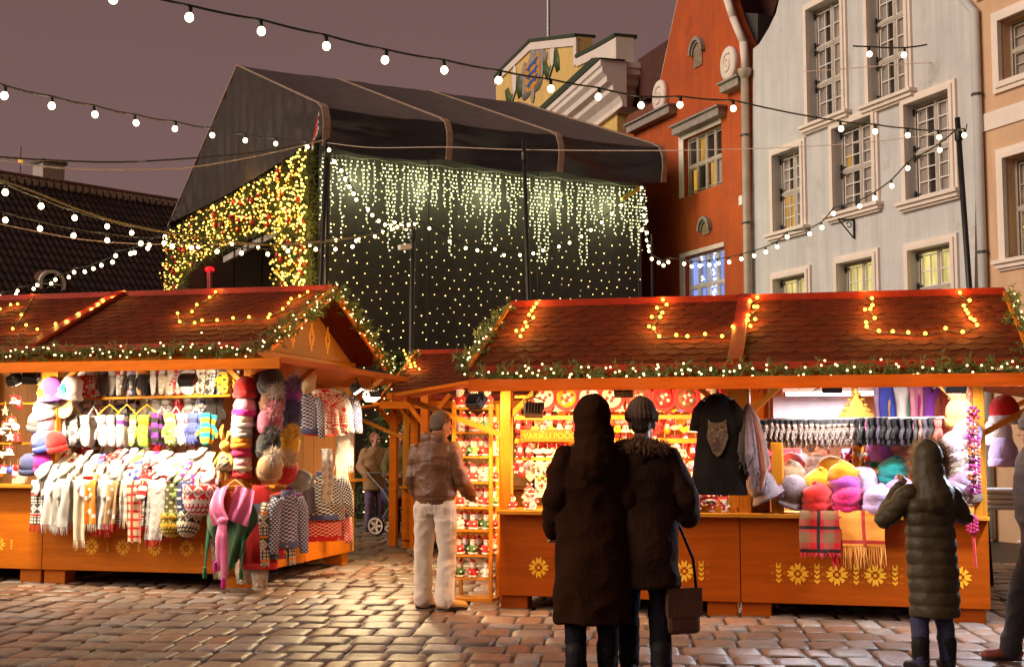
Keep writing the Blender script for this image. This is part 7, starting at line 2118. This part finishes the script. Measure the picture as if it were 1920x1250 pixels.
for i in range(20):
    k = ('drop', 'heart', 'drop', 'ball', 'drop')[i % 5]; c = (RED, CRM, RED, YEL, RED)[i % 5]
    orn('%s %s hanging from the lowest rail, %s from the rack' % (CNAME[c], {'drop': 'santa'}.get(k, k), ORD[i]), RF, Z(RF, 978 + i * 17, 866 + (i % 3) * 8, .90), k, c, rz=rnd.uniform(-.5, .5), sc=1.1, group='ornaments on the lowest rail')
a = Z(RF, 982, 822, .9); b = Z(RF, 1062, 808, .9)
sg = thing('shop_sign', 'orange sign board with thin yellow capital letters', 'sign', RF.w(a.x, .88, a.z - .02), RF.a)
m = MB(); m.box(-.03, b.x - a.x + .06, 0, .012, -.01, .11); m.build('board', pbr('dark_orange_board', (.30, .06, .006), .7, .2, 5, spec=.1), sg)
tx = bpy.data.curves.new('lettering', 'FONT'); tx.body = 'VARIKU POOD'; tx.size = .082; tx.extrude = .002
_t = bpy.data.objects.new('t', tx); COL.objects.link(_t); _me = bpy.data.meshes.new_from_object(_t.evaluated_get(bpy.context.evaluated_depsgraph_get())); bpy.data.objects.remove(_t)
to = bpy.data.objects.new('lettering', _me); COL.objects.link(to); to.parent = sg; to.location = (0, -.004, .02); to.rotation_euler = (PI / 2, 0, 0); _me.materials.clear(); _me.materials.append(M_motif)
for i in range(36):
    k = ('drop', 'bell', 'heart', 'drop', 'star', 'ball')[(i * 7) % 6]; c = (RED, RED, CRM, RED, WHT, ORA, RED)[(i * 3) % 7]; row = i % 2
    orn('%s %s deep against the back boards, %s rank, %s along' % (CNAME[c], {'drop': 'santa'}.get(k, k), ('upper', 'lower')[row], ORD[i // 2]), RF, Z(RF, 972 + (i // 2) * 19 + row * 8, (764, 806)[row], 1.6), k, c, rz=rnd.uniform(-.5, .5), sc=1.45, group='ornaments against the back boards')
for i in range(18):
    santa('%s santa seated on the back ledge, %s from rack' % (('red', 'white robed', 'bright red', 'green robed')[i % 4 if i % 3 else 0], ORD[i]), RF, (Z(RF, 975 + i * 19, 880, 1.3).x, 1.3, 1.20), (i % 4) if i % 3 else 0, rz=rnd.uniform(-.5, .5), sc=1.0)
board('display_ledge', 'wooden ledge of santas along the back of santa stall', 'ledge', RF, .12, XM - .12, 1.2, 1.42, 1.17, 1.199, M_pine)
# pin board and counter figures
pb = Z(RF, 1003, 932, .55); pt = Z(RF, 1046, 866, .55)
bo = thing('pin_board', 'white board covered in tiny ornaments behind the counter', 'board', RF.w(pb.x, .55, pb.z), RF.a)
m = MB(); m.box(0, pt.x - pb.x, 0, .015, 0, pt.z - pb.z); m.build('panel', pbr('offwhite_card', (.66, .56, .42), .8), bo)
for k in range(26):
    m = MB(); x, z = rnd.uniform(.02, pt.x - pb.x - .02), rnd.uniform(.08, pt.z - pb.z - .02); m.ball((x, -.012, z), rnd.uniform(.012, .02), 8, 0, (1, .6, 1.2)); m.build('pinned_figure', (M_santared, M_beard, M_goldp, M_boot, pbr('green_felt', (.05, .14, .03)))[k % 5], bo, True)
nn = 0
for i in range(34):
    px = (962 + (i * 37) % 76) if i < 12 else (1250 + (i * 53) % 132)
    row = i % 3
    y_ = .06 + .12 * row; p = Z(RF, px, 900, y_)
    santa('%s santa on counter, %s row, %s from %s' % (('red', 'white robed', 'bright red', 'green robed')[(i * 3) % 4 if i % 5 else 0], ('front', 'middle', 'back')[row], ORD[(i // 3) % 30], 'the rack' if i < 12 else 'the couple'), RF, (p.x, y_, .897 + .02 * row), (0, 1, 2, 0)[(i * 3) % 4 if i % 5 else 0], rz=rnd.uniform(-.7, .7), sc=.62 + .08 * row, group='santas on the counter')
for i in range(40):
    px = 1270 + (i * 29) % 112; lay = i % 4; y_ = -.02 + .07 * lay; p = Z(RF, px, 944 - lay * 13, y_)
    santa('little santa in heap by wolf shirt, %s layer, %s along' % (('lowest', 'second', 'third', 'top')[lay], ORD[i // 4]), RF, (p.x, y_, p.z - .05), (0, 1, 0, 2)[(i // 2) % 4], rz=rnd.uniform(-1, 1), rx=rnd.uniform(-.5, .1), sc=.72, group='santas heaped by the wolf shirt')
board('heap_tray', 'low wooden tray under the santa heap', 'tray', RF, Z(RF, 1274, 950, .0).x, Z(RF, 1382, 950, 0).x, .03, .3, .896, .95, M_pine)
# wolf t-shirt
p0 = Z(RF, 1345, 742, -.30); ts = thing('printed_shirt', 'long black shirt with a howling wolf print on hanger', 'shirt', RF.w(*p0), RF.a)
m = MB()


def tsf(u, v):
    hw = .14 + .11 * v if v > .10 else .09 + .05 * (v / .10) ** .5; t = 2 * PI * u
    x = hw * math.copysign(abs(math.cos(t)) ** .7, math.cos(t)); y_ = -(.035 + .03 * v) * math.copysign(abs(math.sin(t)) ** .8, math.sin(t)) + .014 * noise.noise(Vector((x * 8, v * 3, 2)))
    return Vector((x, y_ + .012 * math.sin(x * 30) * v, -.83 * v - (.03 * (abs(x) / .14) if v < .15 else .03)))


m.grid(tsf, 40, 28); m.build('cloth', pbr('washed_black_cotton', (.009, .007, .007), .9, .3, 5, .4, 60, spec=.1), ts, True)
for s_ in (-1, 1):
    m = MB(); m.tube([(s_ * .105, 0, -.055), (s_ * .155, .0, -.13), (s_ * .178, .01, -.24), (s_ * .190, .01, -.31)], [.045, .06, .062, .064], 14, squash=.55); m.build('sleeve', pbr('washed_black_cotton', (.009, .007, .007)), ts, True)
m = MB(); m.lathe([(.075, -.045), (.08, -.02), (.074, .0), (.066, -.02)], 20, sx=1, sy=.55, cap=False); m.build('collar', pbr('washed_black_cotton', (.022, .019, .020)), ts, True)
m = MB(); m.box(-.02, .02, .0, .004, -.05, -.01); m.build('neck_label', M_white, ts)


def wolf():
    m, nt, b = _mk('wolf_print'); L = nt.links.new
    tc = nt.nodes.new('ShaderNodeTexCoord'); n = nd(nt, 'ShaderNodeTexNoise', Scale=34.0, Detail=7.0, Distortion=1.5); L(tc.outputs['Object'], n.inputs[0])
    c = mixc(nt, nd_clamp(nt, mth(nt, 'MULTIPLY_ADD', n.outputs[0], 4, -1.55)), (.03, .022, .018), (.15, .09, .055)); L(c, b.inputs['Base Color']); b.inputs['Roughness'].default_value = .9
    return m


m = MB()
m.prism([(-.075, -.20), (-.055, -.23), (-.02, -.235), (.02, -.235), (.055, -.225), (.08, -.21), (.085, -.29), (.095, -.36), (.07, -.43), (.04, -.50), (.0, -.53), (-.035, -.50), (-.065, -.43), (-.09, -.36), (-.08, -.28)], -.078, -.07, 0)
m.prism([(-.03, -.40), (.03, -.40), (.022, -.47), (0, -.49), (-.022, -.47)], -.081, -.077, 1)
for s_ in (-1, 1): m.prism([(s_ * .02, -.30), (s_ * .05, -.285), (s_ * .045, -.305)], -.081, -.077, 2)
m.prism([(-.02, -.36), (.02, -.36), (0, -.385)], -.081, -.077, 1)
m.build('wolf_print', [wolf(), pbr('print_dark', (.05, .015, .012)), pbr('print_amber', (.25, .13, .03))], ts)
m = MB(); m.tube([(-.13, 0, -.035), (-.05, 0, .0), (0, 0, .015), (.05, 0, .0), (.13, 0, -.035)], [.012, .016, .018, .016, .012], 8); m.tube([(0, 0, .015), (0, 0, .06), (.02, 0, .08), (.04, 0, .065)], .005, 6); m.build('hanger', M_plastic, ts, True)
# fur tails
p0 = Z(RF, 1402, 757, -.26); ft = thing('fur_tail_bundle', 'bundle of grey and russet fur tails hanging by a cord', 'fur tails', RF.w(*p0), RF.a)
m = MB(); m.tube([(0, 0, 0), (-.005, 0, .16)], .004, 5); m.build('cord', M_cable, ft)
for k in range(11):
    a = k * 2.4; sp_ = .05 + .075 * ((k * 37) % 11) / 11; L2 = .55 + .25 * ((k * 53) % 7) / 7
    m = MB(); d = Vector((math.cos(a) * sp_, math.sin(a) * sp_ * .6, 0)); pts = [Vector((0, 0, 0)), d * .5 + Vector((0, 0, -.12)), d * .95 + Vector((0, 0, -.32)), d * 1.25 + Vector((0, 0, -L2 * .75)), d * 1.1 + Vector((0, 0, -L2))]
    m.tube(pts, [.012, .03, .042, .045, .008], 12, 0)
    warp(m, lambda v: v + Vector((.012 * noise.noise(v * 24), .012 * noise.noise(v * 24 + Vector((4, 0, 0))), 0)))
    rr3 = random.Random(k)
    for i in range(240):
        s_ = rr3.random() * 3.99; j = int(s_); c = pts[j].lerp(pts[j + 1], s_ - j); t = rr3.random() * 6.28; rr_ = (.012, .03, .042, .045, .01)[j] ; p = c + Vector((math.cos(t), math.sin(t), 0)) * rr_; q2 = p + Vector((math.cos(t) * .014, math.sin(t) * .014, -.04)); sd = Vector((-math.sin(t), math.cos(t), 0)) * .003
        m.add([p - sd, p + sd, q2], [(0, 1, 2)])
    m.build('fur_tail', pbr(('grey_fur', 'russet_fur', 'mauve_fur', 'dark_fur')[k % 4], ((.09, .075, .075), (.17, .040, .012), (.13, .085, .11), (.03, .02, .02))[k % 4], .85, .4, 30, sheen=.5), ft)
# ===== felt hat stall
WB = (1.0, .90, .86)
tl = thing('light_tube', 'white fluorescent tube glaring high inside the felt hat stall', 'lamp', RF.w(*Z(RF, 1557, 738, 1.2)), RF.a)
m = MB(); m.tube([(-.42, 0, 0), (.42, 0, 0)], .018, 12); m.build('tube', glow('tube_white', (1, .95, .95), 16, False), tl, True)
m = MB(); m.box(-.45, .45, -.03, .03, .02, .06); m.build('fitting', M_white, tl)
l = bpy.data.lights.new('tube_lamp', 'AREA'); l.shape = 'RECTANGLE'; l.size = .84; l.size_y = .06; l.energy = 230; l.color = (.88, .90, 1)
o = bpy.data.objects.new('tube_lamp', l); COL.objects.link(o); o.parent = tl; o.location = (0, -.02, -.03)
flood('floodlight behind awning above the felt hats', RF, Z(RF, 1560, 722, -.30), rad(60), rad(180), 60, WB)
flood('floodlight behind awning above the hat tree post', RF, Z(RF, 1790, 722, -.26), rad(60), rad(190), 45, WB)
flood('cool white floodlight under side awning at picture edge', RF, (XE + .50, -.42, 1.90), rad(40), rad(-40), 420, (.74, .84, 1.0))
board('display_backing', 'pale grey pink panel across upper back of felt hat stall', 'panel', RF, XM + .22, XM + 1.05, 2.0, 2.02, 1.35, 2.0, pbr('greyish_pink_panel', (.34, .27, .27), .7))
rail('white rail carrying patterned and leather gloves', RF, Z(RF, 1424, 786, .12), Z(RF, 1790, 782, .12), .010, M_white)
for i in range(17):
    px = 1426 + i * 10.6; hands('black flowered glove pair on the white rail, %s from the fur tails' % ORD[i], RF, Z(RF, px, 786 + rnd.uniform(-2, 2), .10), BLK, rz=1.15 + rnd.uniform(-.2, .2), sc=.90, group='black flowered gloves on the rail', pat='paisley', B=(.62, .46, .38), glove=True, ln=.27, wd=.10, st=.009, N=7)
for i in range(13):
    px = 1612 + i * 11.2; A = (BLK, CHA, BLK, (.06, .05, .07))[i % 4] if i != 10 else (.22, .12, .08)
    hands('dark leather glove pair on the white rail, %s from the middle post%s' % (ORD[i], ', tan palmed' if i == 10 else ''), RF, Z(RF, px, 784 + rnd.uniform(-2, 2), .10), A, rz=1.1 + rnd.uniform(-.35, .3), sc=.92, group='dark leather gloves on the rail', pat='plain', glove=True, ln=.26, wd=.10)
hands('red glove pair at the end of the white rail', RF, Z(RF, 1757, 786, .10), (.55, .10, .08), rz=.9, sc=.95, pat='plain', glove=True, ln=.26, wd=.10)
SC_ = [(1662, BLU), (1674, YEL), (1688, WHT), (1703, (.20, .32, .22)), (1716, PNK), (1730, MAG), (1744, PUR), (1758, (.5, .10, .05)), (1650, LIL)]
for i, (px, A) in enumerate(SC_):
    p = Z(RF, px, 722, .75 + .05 * (i % 2)); scarf('%s silk scarf hanging at back of felt hat stall' % {(.20, .32, .22): 'grey green', (.5, .10, .05): 'rusty red'}.get(A, CNAME.get(A)), RF, p, A, 'plain', None, None, w=.15, L=.55, back=.01, seed=60 + i, rz=.5, fl=0, group=None)
# gilded ornament on the middle post
p = Z(RF, 1606, 786, .35); t = thing('gilded_crest', 'carved gilt wall ornament above the glove rail', 'ornament', RF.w(*p), RF.a)
m = MB(); m.prism([(-.13, 0), (.13, 0), (.15, .05), (.11, .07), (.12, .10), (.06, .12), (.05, .17), (.02, .20), (.025, .25), (0, .29), (-.025, .25), (-.02, .20), (-.05, .17), (-.06, .12), (-.12, .10), (-.11, .07), (-.15, .05)], -.01, .02)
m.build('plate', M_goldp, t, bevel=.004); m = MB()
for s_ in (-1, 1):
    for k in range(5): m.ball((s_ * (.13 - .025 * k), -.012, .03 + .05 * k), .02, 8, 0, (1.2, .5, .8))
m.build('scrollwork', M_goldp, t, True)
board('middle_post', 'bright lit wooden post in the middle of felt hat stall', 'post', RF, Z(RF, 1600, 900, .4).x, Z(RF, 1612, 900, .4).x, .4, .45, .896, 2.15, M_pinez)
p = Z(RF, 1458, 955, .05); board('counter_post', 'round topped pine post on counter beside grey felt hats', 'post', RF, p.x - .055, p.x + .055, .02, .13, .896, 1.52, M_pinez, .01)
q = Z(RF, 1440, 955, .2)
board('wooden_crate', 'small open orange crate against the counter post', 'crate', RF, q.x - .16, q.x + .02, .16, .38, .896, 1.09, M_orangez)
m = MB(); c = Z(RF, 1628, 862, .55); MX = Matrix.Rotation(PI / 2, 4, 'X')
t = thing('round_mirror', 'round grey mirror standing behind the felt hats', 'mirror', RF.w(*c), RF.a)
m.lathe([(.001, -.004), (.175, -.004), (.175, .004), (.001, .004)], 36, M=MX); m.build('glass', pbr('mirror_glass', (.5, .5, .5), .08, .05, 3, metal=1), t, True)
m = MB(); m.lathe([(.172, -.01), (.185, -.01), (.185, .01), (.172, .01)], 36, M=MX, cap=False); m.build('rim', M_boot, t, True)
board('upper_shelf', 'high pale shelf behind the glove rail', 'shelf', RF, XM + .25, XM + 1.5, 1.7, 1.95, 1.565, 1.59, M_pine)
for i, (c, d) in enumerate((((.30, .16, .17), 'mauve folded jumper'), ((.42, .24, .20), 'dusty pink folded jumper'), ((.26, .20, .20), 'taupe folded jumper'), ((.48, .34, .28), 'beige folded jumper'), ((.30, .05, .10), 'wine red folded jumper'))):
    for k in range(2):
        x = XM + .30 + i * .23; m = MB(); m.box(-.095, .095, 0, .2, 0, .085); m.box(-.093, .093, -.008, 0, .02, .04); tag(m.build('folded_jumper', mt(tuple(q * (1 - .25 * k) for q in c), 'stripe', None, None, .02, 3), loc=RF.w(x, 1.71, 1.591 + .09 * k), rz=RF.a + rnd.uniform(-.06, .06), bevel=.03), d + (' on the high shelf' if not k else ' laid upon another on high shelf'), 'jumper')
board('back_shelf', 'wooden shelf behind the vendor with boxes', 'shelf', RF, XM + .25, XE - .3, 1.5, 1.7, 1.30, 1.33, M_pine)
for i, (px, c, d) in enumerate(((1480, (.50, .02, .02), 'red folded cloth bundle on the shelf beside vendor'), (1600, (.12, .10, .22), 'dark purple folded cloth on the back shelf'), (1655, (.55, .14, .12), 'coral folded cloth on the back shelf'))):
    p = Z(RF, px, 835, 1.5); board('folded_cloth', d, 'cloth', RF, p.x - .12, p.x + .12, 1.5, 1.68, 1.331, 1.46, mt(c), .03)
for i in range(7):
    px = 1553 + i * 12; orn('small %s ornament on string beside the mirror, %s from vendor' % (('red', 'orange', 'white')[i % 3], ORD[i]), RF, Z(RF, px, 842 + 4 * math.sin(i), .40), ('drop', 'heart', 'drop', 'bell')[i % 4], (RED, ORA, CRM)[i % 3], sc=.75, group='ornaments on a string by the mirror')
FH = [(1440, 930, (.20, .16, .19), 'cloche', dict(flower=None), 'grey felt cloche tilted on the counter post', .0, dict(ry=-.5)), (1481, 912, (.42, .30, .18), 'felt', {}, 'brown leopard felt hat behind flower hat', .3, {}), (1480, 940, (.25, .20, .24), 'cloche', dict(flower=LIL), 'grey felt hat with a pale flower beside post', .12, dict(ry=.4)), (1482, 895, (.55, .10, .14), 'felt', {}, 'coral pointed felt hat at the vendor', .45, {}),
      (1533, 928, YEL, 'felt', {}, 'yellow spiral felt hat behind the red one', .18, {}), (1535, 955, RED, 'felt', {}, 'bright red felt hat above the red plaid scarf', -.0, {}), (1581, 915, (.75, .30, .01), 'felt', {}, 'orange felt hat topping the middle stack', .08, {}), (1583, 935, (.36, .06, .36), 'felt', {}, 'purple felt hat in the middle stack', .06, {}), (1587, 958, (.62, .02, .16), 'felt', {}, 'crimson felt hat at the bottom of middle stack', .0, {}),
      (1618, 925, LIL, 'cloche', dict(flower=(.45, .06, .18)), 'lilac felt hat with crimson flower behind others', .25, {}), (1622, 948, (.36, .22, .34), 'cloche', dict(flower=PNK), 'mauve felt hat with pink flower', .16, {}), (1646, 959, LIL, 'felt', {}, 'pale lilac spiral felt hat at the counter edge', -.02, {}), (1674, 906, TEA, 'felt', {}, 'teal felt hat raised on a stand', .30, {}), (1690, 945, (.52, .28, .62), 'felt', {}, 'light purple felt hat half behind the puffer coat', .05, {}), (1652, 862, (.32, .10, .40), 'felt', {}, 'violet and orange felt hat hanging high', .5, {}),
      (1806, 838, LIL, 'beanie', dict(band=WHT), 'pale lilac beanie at top of the hat tree', .02, dict(ry=.3)), (1800, 862, (.5, .42, .5), 'beanie', {}, 'greyish beanie second on the hat tree', .0, dict(ry=-.3)), (1806, 890, LGR, 'beanie', {}, 'light grey beanie in middle of hat tree', .0, {}), (1800, 918, LIL, 'beanie', {}, 'lilac cap low on the hat tree', .0, dict(ry=.4)), (1812, 940, (.12, .07, .05), 'beanie', {}, 'dark brown hat at the foot of hat tree', .04, {}),
      (1800, 800, (.65, .48, .16), 'beanie', dict(pom=(.72, .42, .2)), 'golden hat with fluffy pompom above the hat tree', .1, {}), (1690, 862, (.45, .18, .18), 'felt', {}, 'dusky red hat hanging behind puffer coat', .5, {}), (1422, 880, (.52, .04, .06), 'felt', {}, 'red rose trimmed felt hat beside the fur tails', .1, {}), (1740, 945, (.18, .12, .10), 'felt', {}, 'brown felt hat behind puffer coat', .1, {}), (1560, 905, (.70, .32, .02), 'cloche', dict(flower=RED), 'amber felt hat with red flower at the back', .35, {})]
for i, (px, py, A, stl, k, d, y_, rk_) in enumerate(FH): hat(d, RF, Z(RF, px, py, y_), A, stl, rz=.4 * math.sin(i * 2.3), rx=.12, sc=1.18 if stl != 'beanie' else 1.1, seed=i, **k, **rk_)
m = MB(); m.box(-.015, .015, -.015, .015, 0, .85); tag(m.build('hat_pole', M_pinez, loc=RF.w(Z(RF, 1806, 950, .1).x, .12, .896), rz=RF.a), 'upright of the hat tree by end post', 'pole')
m = MB(); m.tube([(0, 0, 0), (0, 0, .28)], [.05, .02], 10); tag(m.build('hat_stand', M_pinez, loc=RF.w(Z(RF, 1674, 906, .30).x, .30, .896), rz=RF.a), 'small wooden stand under the teal felt hat', 'stand')
# plaid scarves
scarf('red plaid woollen scarf with black lines over the counter', RF, (Z(RF, 1540, 960, -.1).x, -.115, .915), (.55, .012, .02), 'check', (.22, .12, .05), (.03, .012, .012), w=.335, L=.36, back=.2, seed=3, st=.028, N=7, frc=(.5, .02, .03), fl=.05)
scarf('orange woollen scarf with red lines and long fringe over counter', RF, (Z(RF, 1617, 960, -.1).x, -.115, .915), (.80, .30, .04), 'check', (.80, .31, .045), (.45, .03, .02), w=.365, L=.30, back=.2, seed=4, st=.03, N=9, frc=(.74, .30, .05), fl=.19)
scarf('narrow red scarf end trailing below the red plaid', RF, (Z(RF, 1563, 980, -.1).x, -.10, .82), (.50, .01, .012), 'plain', None, None, w=.07, L=.36, back=.0, seed=5, fl=.06)
# felted flower strand and hanging bits near the end post
t = thing('flower_strand', 'strand of magenta and orange felt flowers hanging by end post', 'garland', RF.w(*Z(RF, 1822, 726, -.12)), RF.a)
m = MB(); m.tube([(0, 0, 0), (.01, 0, -.9)], .006, 6); m.build('cord', M_santared, t)
for k in range(13):
    m = MB()
    for j in range(6): m.ball((.04 * math.cos(j * 1.05 + k), -.02 + .015 * math.sin(j * 2), -.20 - k * .055 + .03 * math.sin(j * 1.05 + k)), .019, 7, 0, (1, .6, .8))
    m.build('felt_flower', pbr('felt_flower_%d' % (k % 4), ((.20, .006, .12), (.34, .012, .07), (.40, .09, .01), (.16, .07, .05))[k % 4], .9, .3, 20, .4), t, True)
t = thing('flower_strand', 'pink felt strand hanging low against the counter front', 'garland', RF.w(*Z(RF, 1822, 968, -.14)), RF.a)
m = MB(); m.tube([(0, 0, 0), (.01, -.01, -.2), (.02, 0, -.42)], .012, 6); m.build('cord', M_santared, t)
for k in range(4):
    m = MB()
    for j in range(6): m.ball((.03 * math.cos(j * 1.05), -.02, -.02 - k * .03 + .02 * math.sin(j * 1.05)), .022, 7)
    m.build('felt_flower', pbr('felt_flower_1', (.62, .03, .20)), t, True)
# beyond the end post
for i, (px, py, A, d) in enumerate(((1884, 795, RED, 'red and white heart hat beyond end post'), (1872, 835, WHT, 'white fur hat beyond end post'), (1882, 875, LIL, 'pale purple hat beyond end post'))): hat(d, RF, RF.onX(px, py, XE + .25), A, 'beanie', sc=1.15, seed=i, rz=.5, band=WHT if i == 0 else None)
for i in range(4):
    p = RF.onX(1888, 948, XE + .22); board('folded_knit', 'grey cable knit folded on the side counter, %s from the bottom' % ORD[i], 'knitwear', RF, p.x - .14, p.x + .18, 1.0, 1.3, .90 + i * .05, .946 + i * .05, mt(LGR, 'stripe', GRY, None, .02, 4), .018, group='folded knits on the side counter')
m = MB()
for k in range(8): m.tube([(.06 * math.sin(k * 1.1), .0, -.04 * k), (.06 * math.sin(k * 1.1 + 1.1), 0, -.04 * k - .04)], .018, 6)
# paper cup under the stall, scraps
t = thing('paper_cup', 'crumpled paper cup lying beside the stall foot', 'cup', on_ground(80, 1082) + Vector((0, -.05, .035)), .4)
m = MB(); m.lathe([(.028, -.055), (.038, .055), (.041, .057), (.036, .05), (.026, -.05)], 18, M=Matrix.Rotation(rad(82), 4, 'Y')); m.build('cup', pbr('waxed_paper', (.60, .38, .22), .6, .1), t, True)
for i, (px, py) in enumerate(((590, 1057), (602, 1056))):
    m = MB(); m.box(-.14, .14, -.03, .03, 0, .02); tag(m.build('wood_scrap', M_pine, loc=on_ground(px, py) + Vector((0, 0, .01 + .022 * i)), rz=.3 + .2 * i), ('loose wooden slat on the ground behind corner foot', 'second wooden slat lying across the first')[i], 'slat')
# ------------------------------------------------------------------ lit fir behind the alley
p = at_depth(742, 900, 24.0)
t = thing('fir_tree', 'dark fir tree with tiny lights at the end of the alley', 'fir tree', (p.x, 24.0, 0))
m = MB(); m.tube([(0, 0, 0), (0, 0, 3.2)], [.09, .02], 8); m.build('trunk', pbr('bark', (.06, .04, .025), .9), t)
m = MB(); r_ = random.Random(9); bp = []
for k in range(900):
    z = .3 + 2.9 * r_.random() ** 1.1; R_ = 1.05 * (1 - (z - .2) / 3.2) * r_.uniform(.4, 1); a = r_.random() * 6.28
    c = Vector((R_ * math.cos(a), R_ * math.sin(a), z - R_ * .2)); m.blades(c, .05, 9, .14, .014, 0, rnd=r_, down=.2)
    if k % 11 == 0: bp.append(c + Vector((0, -.08, 0)))
m.build('crown', M_needle, t); bulbs_on(t, bp, M_fairyc, .014)
